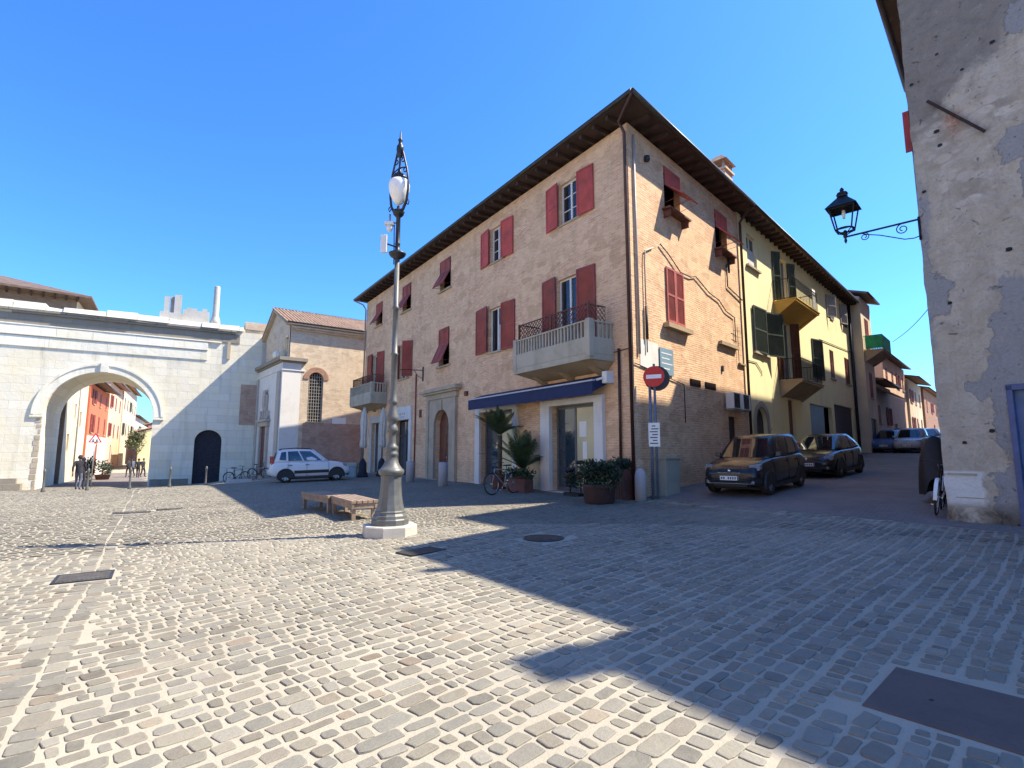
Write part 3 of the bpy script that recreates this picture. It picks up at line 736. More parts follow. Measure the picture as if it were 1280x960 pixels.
# balconies
def stone_balcony(u0, u1, zf, o=1.0, zr=.95, name='balcony'):
    mb = MB()
    mb.fb(FL, u0, u1, 0, o, zf-.18, zf)                       # slab
    t = .07
    mb.fb(FL, u0, u1, o-t, o, zf, zf+.5); mb.fb(FL, u0, u0+t, 0, o-t, zf, zf+.5); mb.fb(FL, u1-t, u1, 0, o-t, zf, zf+.5)
    for uu in (u0-.03, u1-.15): mb.fb(FL, uu, uu+.18, o-.16, o+.025, zf-.1, zf+zr+.08)
    bal = mb.build(name, M['stone_grey'], H1, bevel=.012)
    mb = MB()
    mb.fb(FL, u0+.16, u1-.16, o-.1, o+.0, zf+zr, zf+zr+.05); mb.fb(FL, u0+.01, u0+.1, 0, o-.17, zf+zr, zf+zr+.05); mb.fb(FL, u1-.1, u1-.01, 0, o-.17, zf+zr, zf+zr+.05)
    n = int((u1-u0-.4)/.15)
    for k in range(n):
        u = u0+.22+k*(u1-u0-.44)/(n-1); mb.fb(FL, u-.03, u+.03, o-.075, o-.02, zf+.5, zf+zr)
    for k in range(5):
        oo = .1+k*.17
        for uu in (u0+.05, u1-.05): mb.fb(FL, uu-.025, uu+.025, oo-.03, oo+.03, zf+.5, zf+zr)
    mb.build('balusters', M['stone_grey'], bal)
    for u in np.linspace(u0+.5, u1-.5, 3):
        mb = MB(); P = [FL(u-.12, 0, zf-.55), FL(u+.12, 0, zf-.55), FL(u+.12, .06, zf-.55), FL(u-.12, .06, zf-.55)]
        Q = [FL(u-.12, 0, zf-.18), FL(u+.12, 0, zf-.18), FL(u+.12, o*.75, zf-.18), FL(u-.12, o*.75, zf-.18)]
        mb.hexa(P, Q); mb.build('corbel', M['balcony_under'], bal)
    mb = MB(); mb.hexa([FL(u0+.3, 0, zf-.42), FL(u1-.3, 0, zf-.42), FL(u1-.3, .1, zf-.42), FL(u0+.3, .1, zf-.42)], [FL(u0+.05, 0, zf-.184), FL(u1-.05, 0, zf-.184), FL(u1-.05, o-.06, zf-.184), FL(u0+.05, o-.06, zf-.184)])
    mb.build('soffit', M['balcony_under'], bal)
    return bal
b1 = stone_balcony(.75, 4.66, 4.42)
b2 = stone_balcony(19.65, 23.6, 4.55, 1.0, 1.0)
def trellis(par, u0, u1, z0, z1, o, step=.16):
    mb = MB(); h = z1-z0
    def diag(P, L):
        k = -h
        while k < L:
            for sgn in (1, -1):
                a0, a1 = k, k+h
                c0, c1 = (z0, z1) if sgn > 0 else (z1, z0)
                if a0 < 0: c0 = c0+(c1-c0)*(-a0/h); a0 = 0
                if a1 > L: c1 = c0+(c1-c0)*((L-a0)/(a1-a0)); a1 = L
                if a1-a0 > .02: mb.bar(P(a0, c0, .006*sgn), P(a1, c1, .006*sgn), .022, .01)
            k += step
        for c in (z0, z1): mb.bar(P(0, c, 0), P(L, c, 0), .035, .035)
    diag(lambda a, z, e: FL(u0+a, o-.12+e, z), u1-u0); diag(lambda a, z, e: FL(u0+.1+e, .1+a, z), o-.22)
    diag(lambda a, z, e: FL(u1-.1+e, .1+a, z), o-.22)
    for u in (u0, (u0+u1)/2, u1): mb.fb(FL, u-.03, u+.03, o-.15, o-.09, z0-.5, z1+.04)
    mb.build('trellis', M['trellis'], par)
trellis(b1, .9, 4.5, 5.42, 5.95, 1.0); trellis(b2, 19.8, 23.4, 5.5, 6.1, 1.0)
# portal with arched door
mb = MB()
wall(mb, FL, 10.75, 13.75, .0, 4.05, [(11.4, 13.0, .0, 3.55, .8)], .12, o=.1)
for a in (10.75, 13.75): mb.face([FL(a, 0, 0), FL(a, .1, 0), FL(a, .1, 4.05), FL(a, 0, 4.05)])
mb.fb(FL, 10.6, 13.9, 0, .14, 4.06, 4.3); mb.fb(FL, 10.45, 14.05, 0, .26, 4.305, 4.4); mb.fb(FL, 10.3, 14.2, 0, .36, 4.405, 4.52); mb.fb(FL, 10.5, 14.0, 0, .22, 4.525, 4.6)
mb.fb(FL, 10.72, 10.98, 0, .15, .1, 4.05); mb.fb(FL, 13.52, 13.78, 0, .15, .1, 4.05); mb.fb(FL, 12.07, 12.33, .1, .17, 3.5, 4.0)
mb.fb(FL, 11.15, 13.25, 0, .3, .0, .27)
mb.build('door_surround', M['stone_warm'], H1)
mb = MB(); mb.fb(FL, 11.3, 12.19, -.3, -.24, .25, 3.6); mb.fb(FL, 12.21, 13.1, -.3, -.24, .25, 3.6)
for a in (11.45, 12.3):
    for c in (.45, 1.15, 1.85): mb.fb(FL, a, a+.65, -.24, -.225, c, c+.55)
dd = mb.build('front_door', M['door_wood'], H1)
mb = MB(); mb.lathe([(.03, -.03), (.04, 0), (.03, .03)], tuple(FL(12.12, -.2, 1.3)), 8); mb.build('handle', M['chrome'], dd)
# shops
def surround(u0, u1, a, b_, z1, zt, w=.12, mat='white_pier'):
    mb = MB(); mb.fb(FL, u0, a, 0, w, .15, z1); mb.fb(FL, b_, u1, 0, w, .15, z1); mb.fb(FL, u0, u1, 0, w, z1+.002, zt)
    mb.build('shop_surround', M[mat], H1)
surround(1.2, 4.32, 1.58, 3.82, 3.1, 3.3, .14); surround(5.86, 8.98, 6.15, 8.62, 3.18, 3.36, .1); 
mb = MB(); mb.fb(FL, 15.85, 18.4, 0, .1, 3.285, 4.0); mb.fb(FL, 15.85, 16.15, 0, .08, .1, 3.28); mb.fb(FL, 18.1, 18.4, 0, .08, .1, 3.28); sh3 = mb.build('shop_surround', M['white_pier'], H1)
mb = MB()
for k in range(5): mb.fb(FL, 16.6+k*.28, 16.78+k*.28, .1, .106, 3.55+.04*(k % 2), 3.66)
mb.fb(FL, 16.7, 17.6, .1, .105, 3.42, 3.46); mb.build('lettering', M['steel'], sh3)
mb = MB(); mb.fb(FL, 20.2, 22.4, 0, .1, 3.305, 3.75); mb.fb(FL, 20.2, 20.6, 0, .08, .1, 3.3); mb.fb(FL, 22.0, 22.4, 0, .08, .1, 3.3); mb.build('shop_surround', M['stone_pale'], H1)
# shop on the corner: glazed door left, right pane painted with a beige reflection
mb = MB()
for u in (1.6, 2.82, 3.76): mb.fb(FL, u-.04, u+.04, -.25, -.19, .3, 3.1)
mb.fb(FL, 1.64, 3.72, -.25, -.19, 3.0, 3.1); mb.fb(FL, 1.64, 3.72, -.25, -.19, .3, .42)
sf = mb.build('shop_front', M['lamp_iron'], H1)
mb = MB(); mb.fb(FL, 1.64, 2.78, -.225, -.215, .42, 3.0); mb.build('reflection_pane', M['pane_reflection'], sf)
mb = MB(); mb.fb(FL, 2.86, 3.72, -.23, -.22, .42, 3.0); mb.build('pane', M['glass_blue'], sf)
mb = MB(); mb.fb(FL, 2.3, 2.65, -.212, -.208, 2.05, 2.55); mb.fb(FL, 2.3, 2.5, -.212, -.208, 1.35, 1.9); mb.build('notice', M['paper'], sf)
mb = MB()
for k, (u, z, r) in enumerate(((3.1, 1.95, .2), (2.95, 1.78, .15), (3.3, 1.76, .16), (3.05, 2.15, .1))): mb.lathe([(.001, -r*.6), (r, -r*.2), (r*.9, r*.3), (.001, r*.6)], tuple(FL(u, -.45, z)), 10)
mb.build('reflection_blobs', M['paper'], sf)  # white blobs stand in for reflections in the left pane
mb = MB(); mb.fb(FL, 1.58, 3.82, -.24, .2, .2, .29); mb.build('door_step', M['stone_pale'], H1)
mb = MB()
for u in (6.19, 7.4, 8.58): mb.fb(FL, u-.04, u+.04, -.27, -.21, .27, 3.16)
mb.fb(FL, 6.2, 8.58, -.27, -.21, 3.06, 3.16); mb.fb(FL, 6.2, 8.58, -.27, -.21, .27, .6)
sf2 = mb.build('shop_front', M['lamp_iron'], H1)
mb = MB(); mb.fb(FL, 6.23, 7.36, -.245, -.235, .6, 3.06); mb.build('reflection_pane', M['pane_reflection'], sf2)  # same painted beige reflection on the second shop
mb = MB(); mb.fb(FL, 7.44, 8.54, -.245, -.235, .6, 3.06); mb.build('pane', M['glass_blue'], sf2)
mb = MB()
for u in (16.2, 17.1, 18.05): mb.fb(FL, u-.04, u+.04, -.27, -.21, .15, 3.26)
mb.fb(FL, 16.2, 18.05, -.27, -.21, 2.4, 2.5); sf3 = mb.build('shop_front', M['dark_panel'], H1)
mb = MB(); mb.fb(FL, 16.24, 18.0, -.245, -.235, .2, 3.2); mb.build('pane', M['glass_blue'], sf3)
mb = MB()
for u in (20.64, 21.3, 21.96): mb.fb(FL, u-.04, u+.04, -.2, -.14, .15, 3.28)
sf4 = mb.build('shop_front', M['white_frame'], H1)
mb = MB(); mb.fb(FL, 20.68, 21.92, -.175, -.165, .2, 3.26); mb.build('pane', M['glass_blue'], sf4)
# awning cassette
mb = MB(); u0, u1 = 1.05, 8.62
mb.hexa([FL(u0, .0, 3.62), FL(u1, .0, 3.62), FL(u1, .62, 3.34), FL(u0, .62, 3.34)], [FL(u0, .0, 3.9), FL(u1, .0, 3.9), FL(u1, .62, 3.66), FL(u0, .62, 3.66)])
aw = mb.build('awning', M['navy'], H1)
mb = MB(); mb.fb(FL, u0-.02, u1+.02, .56, .66, 3.655, 3.70); mb.build('awning_rail', M['awning_trim'], aw)
mb = MB(); mb.fb(FL, u0+.02, u1-.02, .618, .632, 3.26, 3.64); mb.build('valance', M['navy'], aw)
mb = MB(); mb.fb(FL, .8, 1.0, .0, .3, 3.6, 3.95); mb.tube([FL(.9, .2, 3.8), FL(1.1, .5, 3.68)], .04, 6); mb.build('awning_arm', M['white_plastic'], aw)
mb = MB(); mb.fb(FL, 9.75, 9.95, 0, .1, 4.0, 4.2); mb.build('alarm_box', M['trellis'], H1)
mb = MB(); mb.fb(FL, 14.65, 14.85, 0, .06, 3.3, 3.7); mb.build('alarm_box', M['trellis'], H1)
# bracket
brk = thing('wall_bracket', 'empty wrought iron sign bracket sticking out above the arched stone portal', 'bracket', FL(14.55, 0, 5.6))
mb = MB(); mb.fb(FL, 14.5, 14.6, 0.002, .04, 5.15, 5.9); mb.build('wall_plate', M['iron'], brk)
mb = MB(); mb.bar(FL(14.55, .03, 5.72), FL(14.55, 1.25, 5.66), .035, .035); mb.tube([FL(14.55, .04, 5.3), FL(14.55, .3, 5.4), FL(14.55, .5, 5.68)], .014, 6); mb.build('arm', M['iron'], brk)
# air conditioners on the street wall
def aircon(u0, label):
    t = thing('air_conditioner', label, 'air conditioner', FR(u0, 0, 3.1), 0, 'air conditioners on the brick side wall')
    mb = MB(); mb.fb(FR, u0, u0+.78, .08, .38, 3.15, 3.75); mb.build('casing', M['white_plastic'], t, bevel=.02)
    F0 = FR(u0+.33, .385, 3.45)
    mb = MB()
    for r in (.06, .12, .18, .24): mb.tube([F0+sR*(r*math.cos(a*.524))+V((0, 0, r*math.sin(a*.524))) for a in range(13)], .006, 4)
    mb.fb(FR, u0+.06, u0+.6, .381, .384, 3.18, 3.72); mb.build('fan_grille', M['black_trim'], t)
    mb = MB()
    for u in (u0+.1, u0+.66): mb.fb(FR, u-.02, u+.02, 0, .36, 3.1, 3.148)
    mb.build('bracket', M['steel'], t)
aircon(6.35, 'white air conditioner beside the dark back door, nearer the street corner')
aircon(7.28, 'white air conditioner next to the brown downpipe of the yellow house')
# ------------------------------------------------------------------ yellow house
def simple_roof(par, F, u0, u1, depth, ze, ov=.6, rise=1.6, mat='tile_dark', th=.14, o0=0., ends=.0, gutter=True):
    """gable roof, ridge along the street; F outward is the street side"""
    mb = MB(); a, b_ = u0-ends, u1+ends
    e0 = [F(a, o0+ov, ze), F(b_, o0+ov, ze)]; r_ = [F(a, o0-depth/2, ze+rise), F(b_, o0-depth/2, ze+rise)]; k0 = [F(a, o0-depth-ov, ze), F(b_, o0-depth-ov, ze)]
    up = V((0, 0, th))
    mb.hexa([e0[0], e0[1], r_[1], r_[0]], [e0[0]+up, e0[1]+up, r_[1]+up, r_[0]+up])
    mb.hexa([r_[0], r_[1], k0[1], k0[0]], [r_[0]+up, r_[1]+up, k0[1]+up, k0[0]+up])
    rf = mb.build('roof', M[mat], par)
    if gutter:
        mb = MB(); mb.tube([F(a, o0+ov+.05, ze+.06), F(b_, o0+ov+.05, ze+.06)], .07, 8); mb.build('gutter', M['copper'], par)
    return rf
def house_shell(par, F, u0, u1, depth, zw, mat, holes=(), z0=-1., deep=.2, o0=0., rise=1.5, rmi=None):
    mb = MB(); wall(mb, F, u0, u1, z0, zw, holes, deep, o=o0)
    p0, p1, q1, q0 = F(u0, o0, 0), F(u1, o0, 0), F(u1, o0-depth, 0), F(u0, o0-depth, 0)
    for a, b_ in ((p1, q1), (q1, q0), (q0, p0)):
        L = (b_-a).length
        A, B = V((a.x, a.y, z0)), V((b_.x, b_.y, z0))
        mb.face([A, B, V((b_.x, b_.y, zw)), V((a.x, a.y, zw))], [(0, z0), (L, z0), (L, zw), (0, zw)])
    for u in (u0, u1):
        mb.face([F(u, o0, zw), F(u, o0-depth, zw), F(u, o0-depth/2, zw+rise*.98)], [(0, zw), (depth, zw), (depth/2, zw+rise)])
    return mb.build('wall', M[mat], par)
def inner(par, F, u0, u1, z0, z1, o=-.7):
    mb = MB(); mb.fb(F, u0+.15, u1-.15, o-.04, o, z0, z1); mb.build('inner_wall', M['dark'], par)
def win_simple(par, F, a, b_, c, d, shut=None, o=0., glass='glass', frame='white_frame', sl=True):
    Fo = Fr(F(0, o, 0).x, F(0, o, 0).y, F.su, F.no)
    window_part(par, Fo, a, b_, c, d, 2, 1, glass=glass, mat=frame)
    if shut == 'closed':
        m_ = (a+b_)/2
        shutter(par, Fo, a, m_-.005, c, d, shut_mat, -.03); shutter(par, Fo, m_+.005, b_, c, d, shut_mat, -.03)
    elif shut == 'open':
        w = (b_-a)/2
        shutter(par, Fo, a-w, a, c, d, shut_mat, .03, .08); shutter(par, Fo, b_, b_+w, c, d, shut_mat, .03, .12)
    if sl: sill(par, Fo, a-.1, b_+.1, c, .08, .07)

H2 = thing('yellow_house', 'yellow rendered house with green shutters and two ochre balconies, beside the brick house', 'house', FR(8.75, 0, 0))
wy = [(9.7, 10.9, 9.55, 11.0), (13.4, 15.2, 8.62, 11.1), (22.8, 24.4, 9.7, 11.1), (26.3, 28.0, 9.9, 11.2), (9.9, 11.4, 5.8, 7.8), (13.4, 15.1, 4.9, 7.85),
      (18.9, 21.2, 5.6, 7.75), (22.8, 23.8, 5.95, 7.7), (26.6, 27.9, 5.95, 7.7), (9.6, 11.0, .5, 3.45, .7), (14.1, 15.1, .6, 4.05), (17.8, 22.4, .6, 4.1), (23.0, 28.0, .6, 4.4)]
house_shell(H2, FR, 8.755, 28.7, 9, 11.62, 'yellow', wy)
inner(H2, FR, 9, 28.5, .5, 11.3)
simple_roof(H2, FR, 8.76, 28.9, 9, 11.66, .66, 1.7)
for k, u in enumerate(np.arange(9.2, 28.8, .62)):
    mb = MB(); mb.fb(FR, u-.05, u+.05, -.06, .62, 11.5, 11.65); mb.build('rafter', M['dark_wood'], H2)
shut_mat = 'green'
window_part(H2, FR, 9.7, 10.9, 9.55, 11.0, 2, 1); sill(H2, FR, 9.5, 11.1, 9.55)
mb = MB(); mb.fb(FR, 9.75, 10.85, -.1, -.09, 9.6, 10.4); mb.build('curtain', M['curtain'], H2)
window_part(H2, FR, 13.4, 15.2, 8.65, 11.1, 2, 1); shutter(H2, FR, 12.9, 13.38, 8.66, 11.05, 'green', .03, .5); shutter(H2, FR, 15.22, 15.7, 8.66, 11.05, 'green', .03, .5)
window_part(H2, FR, 22.8, 24.4, 9.7, 11.1, 2, 1); shutter(H2, FR, 22.82, 23.59, 9.7, 11.1, 'grey_shut', .02, .5); shutter(H2, FR, 23.61, 24.4, 9.7, 11.1, 'grey_shut', .02)
window_part(H2, FR, 26.3, 28.0, 9.9, 11.2, 2, 1); shutter(H2, FR, 26.3, 27.1, 9.9, 11.2, 'grey_shut', .02, .3); shutter(H2, FR, 27.2, 28., 9.9, 11.2, 'dark_panel', .02)
shutter(H2, FR, 9.85, 11.2, 5.78, 7.8, 'green', .06, .06); window_part(H2, FR, 9.9, 11.4, 5.8, 7.8, 2, 1)
shutter(H2, FR, 11.42, 12.6, 5.78, 7.8, 'green', .03, .35); sill(H2, FR, 9.8, 11.6, 5.8)
window_part(H2, FR, 13.4, 15.1, 4.95, 7.85, 2, 1, mat='white_frame'); mb = MB(); mb.fb(FR, 13.45, 14.2, -.1, -.09, 5.6, 7.3); mb.build('curtain', M['curtain'], H2)
shutter(H2, FR, 15.12, 15.6, 4.95, 7.9, 'door_wood', .03, .6); shutter(H2, FR, 12.95, 13.38, 4.95, 7.9, 'door_wood', .03, .2)
window_part(H2, FR, 18.9, 21.2, 5.6, 7.75, 2, 1); shutter(H2, FR, 18.9, 20.0, 5.6, 7.75, 'green', .02, .25); shutter(H2, FR, 20.1, 21.2, 5.6, 7.75, 'dark_panel', .02)
for a, b_ in ((22.8, 23.8), (26.6, 27.9)):
    m_ = (a+b_)/2; shutter(H2, FR, a, m_, 5.95, 7.7, 'door_wood', -.04); shutter(H2, FR, m_+.01, b_, 5.95, 7.7, 'door_wood', -.04); sill(H2, FR, a-.1, b_+.1, 5.95, .07)
mb = MB()
for k in range(20):
    pass
mb.fb(FR, 9.5, 11.1, -.2, -.16, .4, 3.5); ad = mb.build('front_door', M['dark_panel'], H2)
mb = MB(); n = 16; m_ = 10.3; w0, w1 = .7, .95
for k in range(n):
    a, b_ = math.pi*k/n, math.pi*(k+1)/n
    mb.hexa([FR(m_-w0*math.cos(a), 0, 2.75+w0*math.sin(a)), FR(m_-w1*math.cos(a), 0, 2.75+w1*math.sin(a)), FR(m_-w1*math.cos(b_), 0, 2.75+w1*math.sin(b_)), FR(m_-w0*math.cos(b_), 0, 2.75+w0*math.sin(b_))],
            [FR(m_-w0*math.cos(a), .05, 2.75+w0*math.sin(a)), FR(m_-w1*math.cos(a), .05, 2.75+w1*math.sin(a)), FR(m_-w1*math.cos(b_), .05, 2.75+w1*math.sin(b_)), FR(m_-w0*math.cos(b_), .05, 2.75+w0*math.sin(b_))])
mb.fb(FR, 9.36, 9.6, 0, .05, .4, 2.75); mb.fb(FR, 11.0, 11.24, 0, .05, .4, 2.75); mb.build('door_surround', M['stone_warm'], H2)
mb = MB(); mb.fb(FR, 14.1, 15.1, -.18, -.13, .5, 4.05); mb.build('front_door', M['door_wood'], H2)
mb = MB(); mb.fb(FR, 17.8, 20.9, -.12, -.08, .6, 4.1); mb.build('garage_door', M['blue_steel'], H2)
mb = MB(); mb.fb(FR, 23.0, 28.0, -.16, -.12, .6, 4.4); mb.build('garage_door', M['dark_panel'], H2)
def slab_balcony(par, F, u0, u1, zf, mat, rail_mat='iron', o=1.0, h=1.0, o0=0., cloth=None):
    mb = MB()
    mb.fb(F, u0, u1, o0, o0+o, zf-.12, zf); mb.fb(F, u0-.03, u1+.03, o0, o0+o+.04, zf-.02, zf+.03)
    for u in (u0+.02, u1-.34):
        mb.hexa([F(u, o0, zf-.75), F(u+.32, o0, zf-.75), F(u+.32, o0+.05, zf-.75), F(u, o0+.05, zf-.75)], [F(u, o0, zf-.121), F(u+.32, o0, zf-.121), F(u+.32, o0+o*.92, zf-.121), F(u, o0+o*.92, zf-.121)])
    mb.hexa([F(u0+.34, o0, zf-.7), F(u1-.34, o0, zf-.7), F(u1-.34, o0+.04, zf-.7), F(u0+.34, o0+.04, zf-.7)], [F(u0+.34, o0, zf-.121), F(u1-.34, o0, zf-.121), F(u1-.34, o0+o*.85, zf-.121), F(u0+.34, o0+o*.85, zf-.121)])
    bal = mb.build('balcony', M[mat], par)
    mb = MB(); q = o0+o-.05
    for c in (.08, h): 
        mb.bar(F(u0+.04, q, zf+c), F(u1-.04, q, zf+c), .03, .03); mb.bar(F(u0+.04, o0, zf+c), F(u0+.04, q, zf+c), .03, .03); mb.bar(F(u1-.04, o0, zf+c), F(u1-.04, q, zf+c), .03, .03)
    n = int((u1-u0)/.13)
    for k in range(n+1):
        u = u0+.04+k*(u1-u0-.08)/n; mb.bar(F(u, q, zf), F(u, q, zf+h), .014, .014)
    for k in range(7):
        for u in (u0+.04, u1-.04): mb.bar(F(u, o0+.05+k*.14, zf), F(u, o0+.05+k*.14, zf+h), .014, .014)
    mb.build('railing', M[rail_mat], bal)
    if cloth:
        mb = MB(); mb.fb(F, u0-.0, u1, q+.02, q+.03, zf+.1, zf+h); mb.fb(F, u0-.01, u0, o0+.1, q+.02, zf+.1, zf+h); mb.build('screen_cloth', M[cloth], bal)
    return bal
slab_balcony(H2, FR, 12.8, 16.7, 8.55, 'ochre'); slab_balcony(H2, FR, 12.95, 16.5, 4.82, 'balcony_under')
mb = MB(); mb.fb(FR, 16.1, 16.62, .86, .9, 8.75, 9.75); mb.build('hanging_cloth', M['paper'], H2)
mb = MB(); mb.tube([FR(9., .03, 5.3), FR(10., .03, 5.32), FR(10.6, .03, 5.0), FR(10.6, .03, 4.8)], .015, 5); mb.tube([FR(20.5, .04, 7.95), FR(28.5, .04, 8.3)], .02, 5); mb.build('cable', M['cable'], H2)

ch = MB(); ch.fb(FR, 10.1, 11.0, -1.6, -.9, 12.0, 14.45); ch.fb(FR, 10.02, 11.08, -1.68, -.82, 14.455, 14.55); chm = ch.build('chimney', M['peach'], H2)
cc = MB()
for a in (10.1, 10.5, 10.88):
    for o_ in (-1.6, -1.02): cc.fb(FR, a, a+.12, o_, o_+.12, 14.555, 14.9)
cc.hexa([FR(9.95, -1.75, 14.905), FR(11.15, -1.75, 14.905), FR(11.15, -.75, 14.905), FR(9.95, -.75, 14.905)], [FR(10.3, -1.4, 15.3), FR(10.8, -1.4, 15.3), FR(10.8, -1.1, 15.3), FR(10.3, -1.1, 15.3)])
cc.build('chimney_cap', M['tile'], chm)

# ------------------------------------------------------------------ house with the green balcony, and on down the street
shut_mat = 'brownred'
H3 = thing('gabled_house', 'tall house beyond the yellow one with a green screened balcony', 'house', FR(29, 0, 0))
wh = [(29.8, 31.1, 8.5, 10.8), (29.9, 31.0, 5.2, 7.0), (29.4, 31.6, 1., 3.8)]
house_shell(H3, FR, 28.75, 32.2, 9, 12.1, 'cream', wh, o0=.75); inner(H3, FR, 29, 32., 1, 12, .2)
simple_roof(H3, FR, 28.75, 32.3, 9, 12.15, .5, 1.6, o0=.75, ends=.25)
for a, b_, c, d in wh[:2]: win_simple(H3, FR, a, b_, c, d, 'closed', .75)
mb = MB(); mb.fb(FR, 29.4, 31.6, .58, .62, 1, 3.8); mb.build('garage_door', M['dark_panel'], H3)
slab_balcony(H3, FR, 28.95, 32.1, 8.35, 'balcony_under', o=1.1, o0=.75, cloth='green_cloth')
mb = MB(); mb.tube([FR(28.6, .12, 11.6), FR(28.6, .12, 1.2)], .09, 8); mb.build('downpipe', M['lamp_dark'], H3)

def row_house(name, label, F, u0, u1, depth, zw, mat, rows, o0=0., roofmat='tile', base=1.4, ov=.5, cols=None, rise=1.4, doors=(), shut='brownred', group=None, chim=False):
    global shut_mat
    shut_mat = shut
    h = thing(name, label, 'house', F(u0, o0, 0), 0, group)
    holes = []; n = cols or max(1, int((u1-u0)/3.2))
    for z, hh in rows:
        for k in range(n):
            c = u0+(k+.5)*(u1-u0)/n; holes.append((c-.5, c+.5, z, z+hh))
    dh = [(a, b_, base-1, c) for a, b_, c in doors]
    house_shell(h, F, u0, u1, depth, zw, mat, holes+dh, z0=base-2.5, o0=o0, rise=rise); inner(h, F, u0, u1, base-2, zw-.1, o0-.6)
    simple_roof(h, F, u0, u1, depth, zw+.03, ov, rise, roofmat, o0=o0, ends=.15)
    for k, hq in enumerate(holes): win_simple(h, F, *hq, 'closed' if (k*7+len(holes)) % 3 else 'open', o0)
    for a, b_, c, d in dh:
        mb = MB(); mb.fb(F, a, b_, o0-.18, o0-.13, c, d); mb.build('front_door', M['door_wood'], h)
    if chim:
        mb = MB(); c = (u0+u1)/2; mb.fb(F, c-.3, c+.3, o0-depth*.4-.3, o0-depth*.4+.3, zw+.6, zw+2.2); mb.build('chimney', M['peach'], h)
    return h
row_house('street_house', 'low white walled house just past the green balcony on the street', FR, 32.4, 40, 8, 6.6, 'pale', [(3.6, 1.4)], .5, 'tile', 1.7, .7, 2, 1.0, ((35.9, 37., 3.2),))
row_house('street_house', 'peach coloured house rising behind the low roof far along the street', FR, 40.2, 52, 9, 9.6, 'peach', [(7.4, 1.3)], .1, 'tile_dark', 1.9, .5, 4, 1.2, ((44, 45.2, 4.),), chim=False)
row_house('street_house', 'cream house with a dark overhanging roof at the end of the street', FR, 52.3, 62, 9, 8.8, 'cream', [(6.5, 1.3), (3.6, 1.4)], .3, 'tile_dark', 2.2, .9, 3, 1.2, ((57, 58.2, 4.5),))
row_house('street_house', 'long red brick house closing the view down the street', FR, 62.3, 86, 9, 8.6, 'brick_far', [(6.2, 1.2)], .5, 'tile', 2.6, .5, 5, 1.2, ((70, 71.2, 4.8),))
row_house('street_house', 'far ochre house at the very end of the street', FR, 86.3, 112, 9, 9.2, 'peach', [(6.8, 1.2)], .4, 'tile', 3., .5, 6)
mb = MB(); 
ah = thing('lean_to_roof', 'low tiled lean-to roof jutting over the street beyond the green balcony', 'roof', FR(35.6, .75, 5))
mb.hexa([FR(33.0, .52, 6.2), FR(38.5, .52, 6.2), FR(38.5, 1.6, 5.6), FR(33.0, 1.6, 5.6)], [FR(33.0, .52, 6.32), FR(38.5, .52, 6.32), FR(38.5, 1.6, 5.72), FR(33.0, 1.6, 5.72)])
mb.build('roof', M['tile'], ah)
# right hand side of the street (mostly behind the rough house; they shade the street)
FS = Fr(KX, KY, sR, -nR)          # street face of the right-hand row, outward into the street
h = thing('tall_house', 'tall plain house behind the rough plaster house, along the street', 'house', FS(6, 0, 0))
house_shell(h, FS, 5.3, 11.4, 9, 16.6, 'grey_house', [(7., 8., 9, 10.6), (9., 10., 9, 10.6)], o0=-.25); simple_roof(h, FS, 5.3, 11.4, 9, 16.65, .25, 1.2, o0=-.25)
h = thing('tall_house', 'second tall house further along the shaded side of the street', 'house', FS(12, 0, 0))
house_shell(h, FS, 11.6, 22.5, 9, 17.35, 'cream', [(14., 15., 9, 10.6), (18., 19., 9, 10.6)], o0=-.3); simple_roof(h, FS, 11.6, 22.5, 9, 17.4, .3, 1.2, o0=-.3)
h = thing('tall_house', 'third and tallest house on the shaded side of the street', 'house', FS(23, 0, 0))
house_shell(h, FS, 22.7, 60, 9, 20.0, 'pinkish', [(27., 28., 9, 10.6)], o0=-.4); simple_roof(h, FS, 22.7, 60, 9, 20.05, .35, 1.2, o0=-.4)

